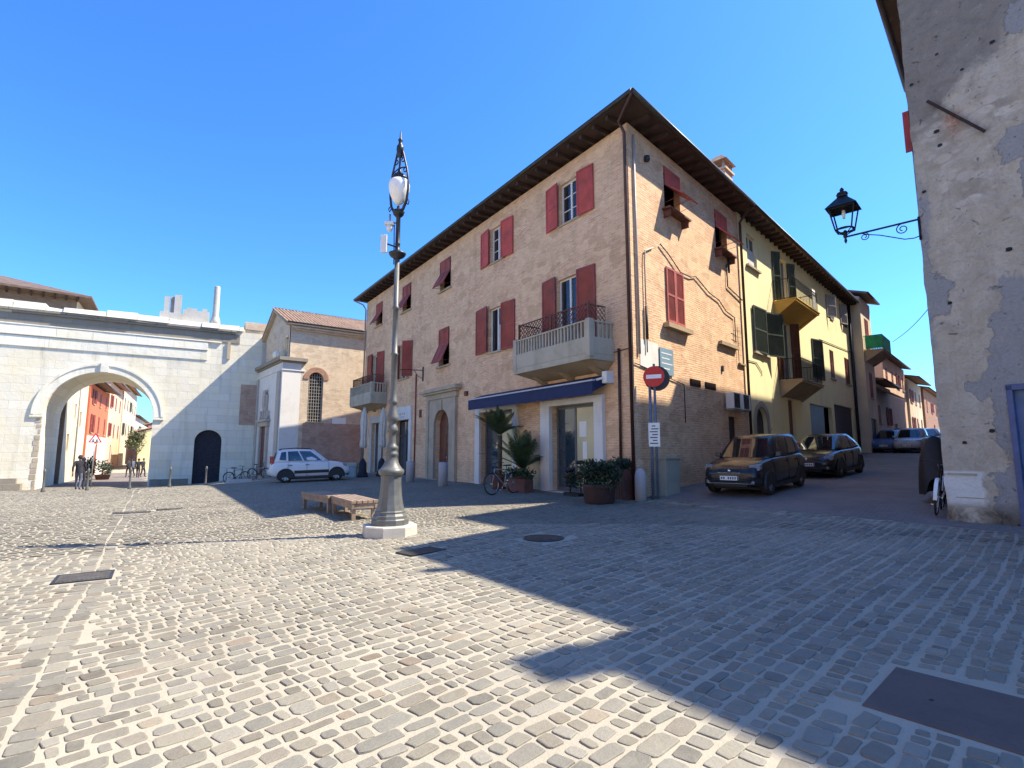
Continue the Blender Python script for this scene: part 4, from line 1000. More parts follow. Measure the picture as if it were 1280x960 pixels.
# ------------------------------------------------------------------ rough plaster house at right
def rough_wall_mat():
    m, nt, b = new_mat('rough_plaster')
    u = nd(nt, 'ShaderNodeTexCoord').outputs['UV']
    sep = nd(nt, 'ShaderNodeSeparateXYZ', {0: u}); U, Z = sep.outputs[0], sep.outputs[1]
    n_big = noise(nt, u, .9, 8, .62, .6); n_med = noise(nt, u, 3., 8, .66, .4); n_fine = noise(nt, u, 18., 6, .7)
    n_mix = math_n(nt, 'ADD', math_n(nt, 'MULTIPLY', n_med, .65), math_n(nt, 'MULTIPLY', n_fine, .35))
    # old lime plaster, beige
    k = mixc(nt, ramp(nt, n_med, .35, .7), (.42, .39, .335), (.30, .265, .215))
    k = mixc(nt, math_n(nt, 'MULTIPLY', ramp(nt, n_fine, .46, .75), .5), k, (0.240, 0.210, 0.165))
    # exposed pale stones
    vo = nd(nt, 'ShaderNodeTexVoronoi', {'Vector': nd(nt, 'ShaderNodeMapping', {'Vector': u, 'Scale': (3.6, 6.5, 1)}).outputs[0], 'Scale': 1.})
    stone = mixc(nt, nd(nt, 'ShaderNodeSeparateColor', {0: vo.outputs['Color']}).outputs[0], (0.540, 0.495, 0.435), (0.375, 0.345, 0.300))
    stone = mixc(nt, ramp(nt, vo.outputs['Distance'], .42, .6), stone, (0.255, 0.232, 0.195))
    k = mixc(nt, math_n(nt, 'MULTIPLY', ramp(nt, math_n(nt, 'ADD', n_big, math_n(nt, 'MULTIPLY', math_n(nt, 'SUBTRACT', Z, 7.5), .035)), .47, .58), .8), k, stone)
    # grey cement skim, mostly above 8.2 m
    zz = math_n(nt, 'ADD', math_n(nt, 'SUBTRACT', Z, 8.0), math_n(nt, 'MULTIPLY', math_n(nt, 'SUBTRACT', n_big, .5), 4.))
    zz = math_n(nt, 'SUBTRACT', zz, math_n(nt, 'MULTIPLY', U, .5))
    grey = mixc(nt, ramp(nt, n_med, .3, .7), (.145, .135, .12), (.215, .20, .18))
    k = mixc(nt, math_n(nt, 'MULTIPLY', ramp(nt, math_n(nt, 'ADD', zz, math_n(nt, 'MULTIPLY', n_fine, .5)), -.1, .5), .93), k, grey)
    # blue-grey repairs: corner strip and the big patch round the door
    blue = mixc(nt, ramp(nt, n_fine, .3, .7), (.20, .205, .22), (.27, .272, .28))
    edge = math_n(nt, 'ADD', U, math_n(nt, 'MULTIPLY', math_n(nt, 'SUBTRACT', n_big, .5), 1.1))
    strip = math_n(nt, 'MULTIPLY', ramp(nt, edge, .11, .03), math_n(nt, 'MULTIPLY', ramp(nt, Z, 2.5, 3.2), ramp(nt, Z, 7.4, 6.6)))
    k = mixc(nt, math_n(nt, 'MULTIPLY', strip, .7), k, blue)
    w1 = nd(nt, 'ShaderNodeSeparateColor', {0: nd(nt, 'ShaderNodeTexNoise', {'Vector': u, 'Scale': 2.6, 'Detail': 6., 'Roughness': .62}).outputs['Color']})
    UW = math_n(nt, 'ADD', U, math_n(nt, 'MULTIPLY', math_n(nt, 'SUBTRACT', w1.outputs[0], .5), .75)); ZW = math_n(nt, 'ADD', Z, math_n(nt, 'MULTIPLY', math_n(nt, 'SUBTRACT', w1.outputs[1], .5), .95))
    def blob(cu, cz, ru, rz):
        a = math_n(nt, 'DIVIDE', math_n(nt, 'SUBTRACT', UW, cu), ru); c = math_n(nt, 'DIVIDE', math_n(nt, 'SUBTRACT', ZW, cz), rz)
        d = math_n(nt, 'ADD', math_n(nt, 'MULTIPLY', a, a), math_n(nt, 'MULTIPLY', c, c))
        return ramp(nt, math_n(nt, 'ADD', d, math_n(nt, 'MULTIPLY', math_n(nt, 'SUBTRACT', n_mix, .5), 1.5)), 1.08, .94)
    pat = None
    for q in ((1.25, 2.4, .42, 2.2), (.80, 2.76, .34, .25), (1.15, 2.95, .4, .33), (.95, .75, .24, .75), (1.72, 6.2, .2, 1.0), (1.5, 7.0, .22, .3), (.07, 6.35, .12, .17), (.1, 4.5, .3, .42), (.02, 5.4, .12, .5), (1.75, 9.3, .2, .35), (2.6, 2.2, 1.3, 1.1)):
        x = blob(*q); pat = x if pat is None else math_n(nt, 'MAXIMUM', pat, x)
    k = mixc(nt, math_n(nt, 'MULTIPLY', pat, .92), k, blue)
    # whitewashed square low at the corner, green damp at the foot
    wu = math_n(nt, 'ADD', U, math_n(nt, 'MULTIPLY', math_n(nt, 'SUBTRACT', n_med, .5), .3)); wz = math_n(nt, 'ADD', Z, math_n(nt, 'MULTIPLY', math_n(nt, 'SUBTRACT', n_med, .5), .35))
    sq = math_n(nt, 'MULTIPLY', ramp(nt, wu, .60, .54), math_n(nt, 'MULTIPLY', ramp(nt, wz, .60, .66), ramp(nt, Z, 1.25, 1.22)))
    k = mixc(nt, math_n(nt, 'MULTIPLY', sq, .85), k, (.56,.58,.58))
    damp = math_n(nt, 'MULTIPLY', ramp(nt, math_n(nt, 'ADD', Z, math_n(nt, 'MULTIPLY', n_med, .5)), 1.0, .55), ramp(nt, U, .45, .7))
    k = mixc(nt, math_n(nt, 'MULTIPLY', damp, .8), k, (.055, .055, .035))
    k = mixc(nt, math_n(nt, 'MULTIPLY', ramp(nt, Z, .72, .5), ramp(nt, n_med, .35, .6)), k, (.085, .07, .055))
    chip = noise(nt, u, 7., 8, .72, .8)
    k = mixc(nt, math_n(nt, 'MULTIPLY', ramp(nt, chip, .62, .70), .38), k, (.12, .105, .085))
    k = mixc(nt, math_n(nt, 'MULTIPLY', ramp(nt, chip, .38, .28), .35), k, (.50, .47, .41))
    run = noise(nt, nd(nt, 'ShaderNodeMapping', {'Vector': u, 'Scale': (7., .5, 1)}).outputs[0], 1., 6, .65)
    k = mixc(nt, math_n(nt, 'MULTIPLY', ramp(nt, run, .55, .75), .25), k, (.17, .115, .10))
    # rust run under the bar
    rz = math_n(nt, 'MULTIPLY', ramp(nt, math_n(nt, 'ABSOLUTE', math_n(nt, 'SUBTRACT', U, .68)), .2, .02), math_n(nt, 'MULTIPLY', ramp(nt, Z, 7.3, 7.8), ramp(nt, Z, 8.1, 7.95)))
    k = mixc(nt, math_n(nt, 'MULTIPLY', rz, ramp(nt, n_fine, .3, .6)), k, (0.255, 0.112, 0.068))
    k = mixc(nt, 1., k, (1.36, 1.29, 1.2), 'MULTIPLY')
    nt.links.new(k, b.inputs['Base Color']); b.inputs['Roughness'].default_value = .95; b.inputs['Specular IOR Level'].default_value = .2
    hgt = math_n(nt, 'ADD', math_n(nt, 'ADD', math_n(nt, 'MULTIPLY', n_med, 2.), math_n(nt, 'MULTIPLY', n_fine, .7)), math_n(nt, 'MULTIPLY', pat, .5))
    bump(nt, b, math_n(nt, 'SUBTRACT', hgt, math_n(nt, 'MULTIPLY', ramp(nt, chip, .62, .68), .8)), 1., .04)
    return m
M['rough'] = rough_wall_mat()
HB = thing('rough_house', 'old house of patched rough grey and beige plaster with a blue door', 'house', (KX, KY, 0))
def rough_face(F, u0, u1, z0, z1, holes, amp=.02, nu=.06):
    """hand-trowelled wall: fine grid, pushed in and out a little"""
    mb = MB(); us = sorted(set(list(np.arange(u0, min(u1, 2.4), nu))+list(np.arange(min(u1, 2.4), u1, .8))+[u1]+[h[0] for h in holes]+[h[1] for h in holes])); zs = sorted(set(list(np.arange(z0, z1, .1))+[z1]+[h[3] for h in holes]))
    P = {}
    for i, u in enumerate(us):
        for j, z in enumerate(zs):
            q = V((u*1.5, z*1.2, 3.1)); e = mnoise.noise(q*.9)*amp*1.3+mnoise.noise(q*3.1)*amp*.6+mnoise.noise(q*8.)*amp*.3
            jag = (mnoise.noise(V((z*2.3, 1.7, 0)))*.03+mnoise.noise(V((z*7., 4.7, 0)))*.014) if u < .01 else 0
            P[i, j] = F(u+jag, e*(0 if u < .02 else 1), z)
    idx = {}
    for kk, p in P.items(): idx[kk] = mb.add([p])
    for i in range(len(us)-1):
        for j in range(len(zs)-1):
            mu, mz = (us[i]+us[i+1])/2, (zs[j]+zs[j+1])/2
            if any(h[0] < mu < h[1] and h[2] < mz < h[3] for h in holes): continue
            mb.f.append((idx[i, j], idx[i+1, j], idx[i+1, j+1], idx[i, j+1])); mb.sm.append(True); mb.mi.append(0)
            mb.uv.append([(us[i], zs[j]), (us[i+1], zs[j]), (us[i+1], zs[j+1]), (us[i], zs[j+1])])
    for h in holes:
        a, b_, c, d = h[:4]
        for p, q in (((a, c), (a, d)), ((b_, d), (b_, c)), ((a, d), (b_, d))):
            mb.face([F(p[0], .01, p[1]), F(q[0], .01, q[1]), F(q[0], -.2, q[1]), F(p[0], -.2, p[1])], [p, q, (q[0]+.2, q[1]), (p[0]+.2, p[1])])
    return mb
mb = rough_face(FK, 0, 13, -.3, 11.85, [(1.0, 2.15, -.3, 2.72)])
wall(mb, FS, 0, 5.3, -.3, 11.85, [(1.1, 2.0, 8.35, 9.5)], .2)
q = FK(13, 0, 0); mb.face([FK(13, 0, -.3), FK(13, -9, -.3), FK(13, -9, 11.85), FK(13, 0, 11.85)])
mb.build('wall', M['rough'], HB)
mb = MB()
for fr_ in ((1.0, 1.08), (2.07, 2.15)): mb.fb(FK, fr_[0], fr_[1], -.2, .03, .2, 2.72)
mb.fb(FK, 1.0, 2.15, -.2, .03, 2.64, 2.74); mb.build('door_frame', M['blue_frame'], HB)
mb = MB(); mb.fb(FK, 1.08, 2.07, -.16, -.1, .2, 2.64)
for c, d in ((.45, 1.2), (1.35, 2.45)):
    mb.fb(FK, 1.2, 1.52, -.1, -.075, c, d); mb.fb(FK, 1.63, 1.95, -.1, -.075, c, d)
dr = mb.build('front_door', M['blue_door'], HB)
mb = MB(); mb.lathe([(.025, -.03), (.03, .03)], tuple(FK(1.15, -.07, 1.35)), 8); mb.build('handle', M['chrome'], dr)
# roof: eave over the street and over the square, higher part to the right
mb = MB()
e = [FS(-.3, .55, 11.9), FS(5.25, .55, 11.9), FS(5.25, -4, 13.), FS(-.3, -4, 13.)]
def corner_k(o1, o2):
    n1, n2 = nL, -nR; det = n1.x*n2.y-n1.y*n2.x
    return V((KX+(o1*n2.y-n1.y*o2)/det, KY+(n1.x*o2-o1*n2.x)/det, 0))
ck = corner_k(.55, .4); a_ = FK(4.4, .32, 0); e_ = FS(5.25, .4, 0); rg = FK(4.35, -4.4, 0); rg2 = FS(5.25, -4.4, 0)
def lift(p, z): return V((p.x, p.y, z))
for q in ([lift(ck, 11.82), lift(a_, 11.82), lift(rg, 13.), lift(rg2, 13.)], [lift(ck, 11.82), lift(rg2, 13.), lift(e_, 11.82)]):
    mb.face(q); mb.face([p+V((0, 0, .12)) for p in q])
for p, q in ((lift(ck, 11.82), lift(a_, 11.82)), (lift(e_, 11.82), lift(ck, 11.82))): mb.face([p, q, q+V((0, 0, .12)), p+V((0, 0, .12))])
mb.build('roof', M['tile_old'], HB)
mb = MB(); mb.tube([lift(e_, 11.86), lift(ck, 11.86), lift(a_, 11.86)], .08, 8); mb.build('gutter', M['pipe'], HB)
mb = MB(); mb.fb(FK, 4.85, 13, -8, -.01, 11.84, 12.75); mb.build('upper_storey', M['grey_house'], HB)
mb = MB(); mb.hexa([FK(4.8, .46, 12.66), FK(13, .46, 12.66), FK(13, -8.5, 12.66), FK(4.8, -8.5, 12.66)], [FK(4.82, .44, 12.8), FK(13, .44, 12.8), FK(13, -4, 14.0), FK(4.82, -4, 14.0)]); mb.build('upper_roof', M['tile_dark'], HB)
mb = MB(); mb.fb(FK, 5.05, 5.4, -.15, .26, 12.75, 13.35); mb.fb(FK, 5.0, 5.46, -.2, .32, 13.36, 13.42)
for a in (5.06, 5.3): mb.fb(FK, a, a+.1, -.12, .24, 13.43, 13.56)
mb.fb(FK, 4.98, 5.48, -.22, .34, 13.57, 13.64); mb.build('chimney', M['brick_low'], HB)
mb = MB(); mb.fb(FK, 1.5, 1.65, .3, .5, 11.95, 12.5); mb.build('chimney', M['brick_low'], HB)
mb = MB(); shutter_leaf(mb, lambda x, y, z: FS(2.0+y, .02+x*1.0, 8.5+z), .26, 1.0); mb.build('shutter', M['red'], HB)
window_part(HB, FS, 1.1, 2.0, 8.35, 9.5, 2, 1)
rb = thing('iron_bar', 'rusty iron bar slanting across the upper plaster of the rough house', 'bar', FK(.7, .05, 7.8))
mb = MB(); mb.bar(FK(.34, .05, 8.42), FK(1.13, .06, 7.36), .035, .05); mb.build('bar', M['rust'], rb)
mb = MB()
for u, z, r in ((1.36, 9.0, .035), (.1, 8.93, .03), (.13, 6.64, .03), (.42, 7.75, .04), (.45, 7.45, .035), (.16, 6.2, .035), (1.25, 5.1, .04), (.35, 4.35, .03), (.75, 1.95, .035), (.35, 1.75, .03), (.55, 9.3, .025), (.9, 8.75, .025)):
    p = FK(u, .012, z); n = 10
    mb.face([p+(-sL)*(r*1.2*math.cos(6.283*k/n)*(1+.3*math.sin(k*2.3)))+V((0, 0, r*math.sin(6.283*k/n))) for k in range(n)])
mb.build('putlog_hole', M['dark'], HB)
mb = MB(); mb.fb(FK, .05, .48, .012, .018, 1.16, 1.2); mb.fb(FK, .15, .55, .012, .016, .76, .775); mb.build('ledge', M['stone_grey'], HB)
# street face frames for labels
def lantern(base, dirv, label, arm=1.25, s=1., group=None, z=6.12):
    t = thing('wall_lantern', label, 'lantern', (base.x, base.y, z), 0, group)
    P = lambda a, h, w=0.: V((base.x, base.y, z))+dirv*a+V((0, 0, h))+V((-dirv.y, dirv.x, 0))*w
    mb = MB(); mb.bar(P(.0, .0), P(arm+.02, -.01), .035*s, .035*s)
    def spiral(c, r0, turns, a0, sg):
        return [P(c[0]+r0*(1-.75*k/24)*math.cos(a0+sg*turns*6.283*k/24), c[1]+r0*(1-.75*k/24)*math.sin(a0+sg*turns*6.283*k/24)) for k in range(25)]
    mb.tube(spiral((.27, -.12), .11, 1.5, 1.57, -1), .012*s, 6); mb.tube(spiral((arm-.34, -.1), .085, 1.5, 1.57, 1), .011*s, 6)
    mb.tube([P(0, -.34), P(.1, -.36), P(.25, -.34), P(.45, -.24), P(.65, -.14), P(.85, -.07), P(arm-.3, -.02)], .012*s, 6)
    mb.tube([P(0, .05), P(0, -.42)], .022, 6); mb.build('bracket', M['iron'], t)
    mb = MB(); q = lambda w, h: [P(arm-w, h, -w), P(arm+w, h, -w), P(arm+w, h, w), P(arm-w, h, w)]
    b0, t0, w0, w1 = .14, .60, .17*s, .26*s
    for a, b_ in zip(q(w0, b0), q(w1, t0)): mb.bar(a, b_, .022, .022)
    for w, h in ((w0, b0), (w1, t0)):
        c = q(w, h)
        for k in range(4): mb.bar(c[k], c[(k+1) % 4], .024, .024)
    ring = [P(arm+.17*math.cos(k*.4488), .16+.0*k, .17*math.sin(k*.4488)) for k in range(15)]
    mb.tube(ring, .012, 5); mb.lathe([(.004, -.16), (.03, -.1), (.02, -.04), (.045, .0), (.03, .05), (.05, .1), (.02, .14)], tuple(P(arm, 0)), 10)
    for k in range(4):
        c = q(w0, b0)[k]; mb.tube([P(arm, .02), (c+P(arm, .04))/2, c], .012, 5)
    mb.build('lantern_frame', M['iron'], t)
    mb = MB(); A, B = q(.33*s, t0+.01), q(.09*s, t0+.27)
    mb.hexa(A, B); C_, D_ = q(.10*s, t0+.28), q(.10*s, t0+.34); mb.hexa(C_, D_)
    mb.lathe([(.13*s, 0), (.11*s, .04), (.03, .07), (.045, .11), (.01, .16)], tuple(P(arm, t0+.34)), 10); mb.build('lamp_hood', M['iron'], t)
    mb = MB(); mb.lathe([(.025, -.1), (.035, 0), (.03, .08), (.005, .1)], tuple(P(arm, t0-.1)), 8); mb.build('bulb', M['white_plastic'], t)
    return t
lantern(FS(-.02, 0, 0), -nR, 'wrought iron lantern on a scrolled bracket at the corner of the rough house', 1.25, .88)
lantern(FS(16.0, -.3, 0), -nR, 'distant small lantern further along the street, just past the rough house', .9, .9, z=9.0)
wr = thing('overhead_wire', 'thin black wire strung across the street below the lantern', 'wire', FR(33, 1.8, 9.3))
mb = MB(); a, b_ = FR(33.5, 1.8, 9.5), FS(15, -.3, 9.7)
mb.tube([a.lerp(b_, k/10)-V((0, 0, .5*math.sin(math.pi*k/10))) for k in range(11)], .02, 5); mb.build('wire', M['cable'], wr)

# ------------------------------------------------------------------ unseen houses behind the camera, added to bounce warm light
pQ = nL*12.5
FQ = Fr(pQ.x, pQ.y, sL, -nL)
for k, (a, b_, h_, m_, lab) in enumerate(((-16, -4.2, 12.5, 'cream', 'tall unseen cream house added behind the viewpoint to bounce warm light'), (-4, 9, 11., 'peach', 'unseen peach house added left of the cream one to bounce warm light'), (9.2, 21, 13., 'pale', 'unseen pale house added nearest the gate wall to bounce warm light'))):
    row_house('unseen_fill_house', lab, FQ, a, b_, 9, h_, m_, [(2., 2.2), (5.4, 1.7), (8.6, 1.6)], 0, 'tile', .5, .6, 4, 1.4, (), ('green', 'brownred', 'grey_shut')[k])
# ------------------------------------------------------------------ ancient gate wall
GA = thing('gate_wall', 'ancient white limestone town gate wall with one great round arch', 'gate', (AX, AY, 0))
AU0, AU1 = -7.78, -2.4; ASP = 3.75; AR = (AU1-AU0)/2; AZT = ASP+AR
mb = MB()
wall(mb, FA, -26, 4.2, -1.6, 9.0, [(AU0, AU1, -1.6, AZT, AR, 5.4), (0.0, 1.6, -1.6, 3.0, .75, .35)], .35)
zt = 9.0
for k, (a, b_) in enumerate(zip(np.arange(-26, 4.2, 2.), list(np.arange(-24, 4.2, 2.))+[4.2])): pass
mb.face([FA(4.2, 0, -1.6), FA(4.2, -2.6, -1.6), FA(4.2, -2.6, 10.2), FA(4.2, 0, 10.2)], [(0, -1.6), (2.6, -1.6), (2.6, 10.2), (0, 10.2)])
wall(mb, FA, -26, 4.2, 8.0, 10.2, [], .01, o=-2.6)
wall(mb, FA, -26, 0, -1.6, 8.0, [(AU0, AU1, -1.6, AZT, AR, .01)], .01, o=-5.4)
mb.face([FA(-26, -2.6, 8.), FA(0, -2.6, 8.), FA(0, -5.4, 8.), FA(-26, -5.4, 8.)])
mb.face([FA(0, -2.6, -1.6), FA(0, -5.4, -1.6), FA(0, -5.4, 8.), FA(0, -2.6, 8.)])
wall(mb, FA, -26, 4.2, 9.0, 10.15, [], o=-.02)
mb.face([FA(-26, 0, 10.15), FA(4.2, 0, 10.15), FA(4.2, -2.6, 10.15), FA(-26, -2.6, 10.15)])
mb.build('wall', M['gate_stone'], GA)
def mould(mb, u0, u1, o0, o1, z0, z1, mi=0):
    mb.fb(FA, u0, u1, o0, o1, z0, z1, mi)
mb = MB()       # entablature bands and cornice
rnd = random.Random(4)
def banded(u0, u1, o, z0, z1, step=2.3, gap=.006, ch=0.):
    u = u0
    while u < u1-.05:
        w = min(u1, u+step*(.75+.5*rnd.random()))
        if rnd.random() >= ch: mould(mb, u+gap, w-gap, -.05, o*(.97+.06*rnd.random()), z0+.004, z1+rnd.uniform(-.02, .01))
        u = w
banded(-26, .4, .06, 7.72, 8.34); banded(-26, .4, .11, 8.38, 8.95); banded(-26, 1.2, .14, 8.97, 9.05)
en = mb.build('entablature', M['gate_trim'], GA)
mb = MB(); banded(-26, 2.1, .17, 9.66, 9.80, 1.6, .01, .1); banded(-26, 2.1, .24, 9.80, 9.93, 1.4, .012, .12); mb.build('cornice', M['gate_dark'], GA)
mb = MB(); u = -26
while u < 2.5:
    w = min(2.5, u+rnd.uniform(.7, 2.1)); h_ = 10.33+rnd.uniform(-.13, .08); o_ = .31+rnd.uniform(-.09, .04); h2 = h_+rnd.uniform(-.08, .05)
    mb.hexa([FA(u+.008, -1.2, 9.935), FA(w-.008, -1.2, 9.935), FA(w-.008, o_, 9.935), FA(u+.008, o_+rnd.uniform(-.04, .02), 9.935)], [FA(u+.02, -1.2, h_), FA(w-.02, -1.2, h2), FA(w-.03, o_-.05, h2-.03), FA(u+.03, o_-.06, h_-.04)]); u = w
mb.build('coping', M['gate_trim'], GA)
mb = MB(); mould(mb, -26, 2.3, -.04, .05, 9.06, 9.65); mb.build('frieze', M['gate_dark'], GA)  # dark band holds the shadow under the cornice in its colour
mb = MB(); mould(mb, 2.6, 4.15, -1.5, -.02, 9.9, 10.7); mb.build('brick_mass', M['brick_church'], GA)
mb = MB(); m_ = (AU0+AU1)/2; n = 36
for r0, r1, o in ((AR+.02, AR+.42, .07), (AR+.42, AR+.56, .12)):
    for k in range(n):
        a, b_ = math.pi*k/n, math.pi*(k+1)/n
        f = lambda r, t, oo: FA(m_-r*math.cos(t), oo, ASP+r*math.sin(t))
        mb.hexa([f(r0, a, -.02), f(r1, a, -.02), f(r1, b_, -.02), f(r0, b_, -.02)], [f(r0, a, o), f(r1, a, o), f(r1, b_, o), f(r0, b_, o)])
mould(mb, AU0-.6, AU0-.01, -.02, .1, ASP-.16, ASP-.02); mould(mb, AU1+.01, AU1+.6, -.02, .1, ASP-.16, ASP-.02)
mould(mb, m_-.2, m_+.2, -.02, .2, AZT+.02, AZT+.62)
mb.build('archivolt', M['gate_trim'], GA)
mb = MB()
for u0, u1, o, z in ((-26, -8.6, .35, .05), (-26, -8.35, .6, -.25), (-2.3, -.2, .06, -.2)): mould(mb, u0, u1, -.05, o, -1.5, z)
mb.build('base_stones', M['gate_dark'], GA)
mb = MB()
for k in range(13):
    z = -.7+k*.33; mould(mb, AU0-.12-.22*rnd.random(), AU0-.01-.05*rnd.random(), -.04, .006+.02*rnd.random(), z, z+.3*rnd.uniform(.7, 1))
mb.build('worn_stones', M['stone_warm'], GA)
mb = MB(); mb.fb(FA, -.05, 1.65, -.33, -.27, -1.2, 3.05)
for k in range(9): mb.fb(FA, .02+k*.18, .03+k*.18, -.27, -.262, -1, 3.)
for z in (.2, 1., 1.8): 
    for k in range(9): mb.fb(FA, .08+k*.17, .11+k*.17, -.27, -.25, z, z+.04)
mb.build('small_gate_door', M['jacket_dark'], GA)
mb = MB(); mould(mb, 2.55, 3.7, -.01, .05, 3.4, 6.2); mb.build('brick_patch', M['brick_low'], GA)
mb = MB(); mould(mb, 3.75, 4.15, -.02, .3, -1.5, 9.2); mb.build('corner_buttress', M['stone_pale'], GA)
mb = MB(); mould(mb, 1.55, 1.75, .0, .12, 7.9, 9.1); mb.build('spout', M['stone_warm'], GA)
# ruined loggia stumps on the wall
mb = MB(); mb.fb(FA, -2.3, -2.02, -.6, -.2, 10.35, 11.85); mb.fb(FA, -1.72, -1.32, -.6, -.15, 10.35, 12.02); mb.fb(FA, -2.5, -1.2, -.7, -.05, 10.3, 10.75); 
mb.fb(FA, -1.2, .35, -.55, -.25, 10.3, 11.1); mb.fb(FA, -1.0, -.4, -.55, -.25, 11.1, 11.25); mb.fb(FA, -.1, .2, -.55, -.25, 11.1, 11.3); mb.build('ruined_parapet', M['stone_pale'], GA)
mb = MB(); mb.fb(FA, -1.95, -1.74, -.5, -.3, 10.35, 11.9); mb.build('brick_pier', M['brick_low'], GA)
mb = MB(); p = FA(.72, -.4, 0); mb.lathe([(.37, zs(10.3)), (.33, zs(10.6)), (.22, zs(10.95)), (.2, zs(13.0)), (.18, zs(13.05))], (p.x, p.y, 0), 10); mb.build('column_stump', M['stone_pale'], GA)

# ------------------------------------------------------------------ church
P0 = V((-14., 33., 0))*SC; sC, nC = dirs(54)
dF = (V((-17.7, 37.7, 0))*SC-P0).normalized(); nF = V((-dF.y, dF.x, 0)); nF = nF if nF.dot(-P0) > 0 else -nF
FC = Fr(P0.x, P0.y, sC, nC, SC); FF = Fr(P0.x, P0.y, dF, nF, SC)
CH = thing('church', 'small brick church with a pale stone front and a barred arched window', 'church', (P0.x, P0.y, 0))
mb = MB(); W = 6.45
wall(mb, FC, .05, 16, -1, 9.55, [(1.28, 2.2, 3.45, 6.62, .46)], .3)
mb.build('wall', M['brick_church'], CH)
mb = MB(); wall(mb, FC, 1.02, 16, -1, 3.35, [], o=.03); mb.build('plinth', M['brick_low'], CH)
mb = MB(); q = [(0., -1), (W, -1), (W, 9.1), (3.25, 11.0), (0., 9.5)]
mb.face([FF(u, 0, z) for u, z in q], q)
mb.face([FF(W, 0, -1), FF(W, -16, -1), FF(W, -16, 9.1), FF(W, 0, 9.1)]); mb.build('gable_wall', M['brick_church'], CH)
# tiled roof with real ridges of tiles
def tiled_slope(mb, e0, e1, r0, r1, pitch=.24, rad=.085):
    up = (r0-e0).normalized(); al = (e1-e0); L = al.length; al.normalize(); nn = al.cross(up).normalized()
    if nn.z < 0: nn = -nn
    n = int(L/pitch); 
    mb.face([e0-nn*.02, e1-nn*.02, r1-nn*.02, r0-nn*.02])
    for k in range(n+1):
        a = e0+al*(k*L/n); b_ = r0+(r1-r0)*(k/n)
        j = random.uniform(-.012, .012)
        rows = []
        m2 = 8
        for s_ in range(m2+1):
            c = a.lerp(b_, s_/m2)
            rr = rad*(1.06 if s_ % 2 == 0 else .94)
            rows.append([c+al*(rr*math.cos(t)+j)+nn*(rr*math.sin(t)*.9) for t in np.linspace(0, math.pi, 6)])
        mb.grid(rows, False, False)
def z_(p, z): return V((p.x, p.y, zs(z)))
mb = MB()
ov = .4
e0 = z_(FC(-.25, ov, 0), 9.62); e1 = z_(FC(16, ov, 0), 9.62)
r0 = z_(FF(3.25, .28, 0), 11.22); r1 = r0+sC*16.3*SC
tiled_slope(mb, e0, e1, r0, r1)
l0 = z_(FF(W+.35, .28, 0), 9.1); l1 = l0+sC*16.3*SC
mb.face([l0, l1, r1, r0]); mb.face([l0+V((0, 0, .1)), l1+V((0, 0, .1)), r1+V((0, 0, .1)), r0+V((0, 0, .1))]); mb.face([l0, r0, r0+V((0, 0, .1)), l0+V((0, 0, .1))])
mb.face([e0-V((0, 0, .12)), r0-V((0, 0, .12)), r0, e0])
mb.build('roof', M['tile'], CH)
mb = MB(); mb.fb(FC, .06, 16, 0, .14, 9.2, 9.32); mb.fb(FC, .06, 16, 0, .26, 9.325, 9.45); mb.hexa([FC(-.2, .0, 9.5), FC(16, .0, 9.5), FC(16, ov, 9.5), FC(-.2, ov, 9.5)], [FC(-.2, .0, 9.58), FC(16, .0, 9.58), FC(16, ov, 9.58), FC(-.2, ov, 9.58)]); mb.build('cornice', M['brick_church'], CH)
mb = MB(); mb.tube([e0, e1], .06, 6); mb.build('gutter', M['copper'], CH)
# raking coping
mb = MB()
for a, b_ in (((-.1, 9.5), (3.25, 11.05)), ((3.25, 11.05), (W+.1, 9.05))):
    mb.hexa([FF(a[0], -.1, a[1]-.05), FF(b_[0], -.1, b_[1]-.05), FF(b_[0], .25, b_[1]-.05), FF(a[0], .25, a[1]-.05)], [FF(a[0], -.1, a[1]+.08), FF(b_[0], -.1, b_[1]+.08), FF(b_[0], .25, b_[1]+.08), FF(a[0], .25, a[1]+.08)])
mb.build('gable_coping', M['stone_warm'], CH)
# window
mb = MB(); n = 20; m_ = 1.74; w0, w1 = .46, .78
for k in range(n):
    a, b_ = math.pi*k/n, math.pi*(k+1)/n; f = lambda r, t, o: FC(m_-r*math.cos(t), o, 6.16+r*math.sin(t))
    mb.hexa([f(w0, a, 0), f(w1, a, 0), f(w1, b_, 0), f(w0, b_, 0)], [f(w0, a, .05), f(w1, a, .05), f(w1, b_, .05), f(w0, b_, .05)])
wn = mb.build('window', M['brick_far'], CH)
mb = MB(); mb.fb(FC, 1.2, 2.3, -.1, .08, 3.36, 3.44); mb.build('window_sill', M['stone_warm'], wn)
mb = MB(); mb.fb(FC, 1.2, 2.3, -.27, -.25, 3.4, 6.65); mb.build('pane', M['glass'], wn)
mb = MB()
for k in range(6): u = 1.36+k*.152; mb.bar(FC(u, -.1, 3.45), FC(u, -.1, 6.5), .022, .022)
for k in range(14): z = 3.6+k*.21; mb.bar(FC(1.28, -.1, z), FC(2.2, -.1, z), .022, .022)
mb.build('window_grille', M['stone_pale'], wn)
mb = MB(); mb.fb(FC, 2.85, 3.75, .03, .06, 3.35, 3.75); mb.build('wall_plaque', M['paper'], CH)
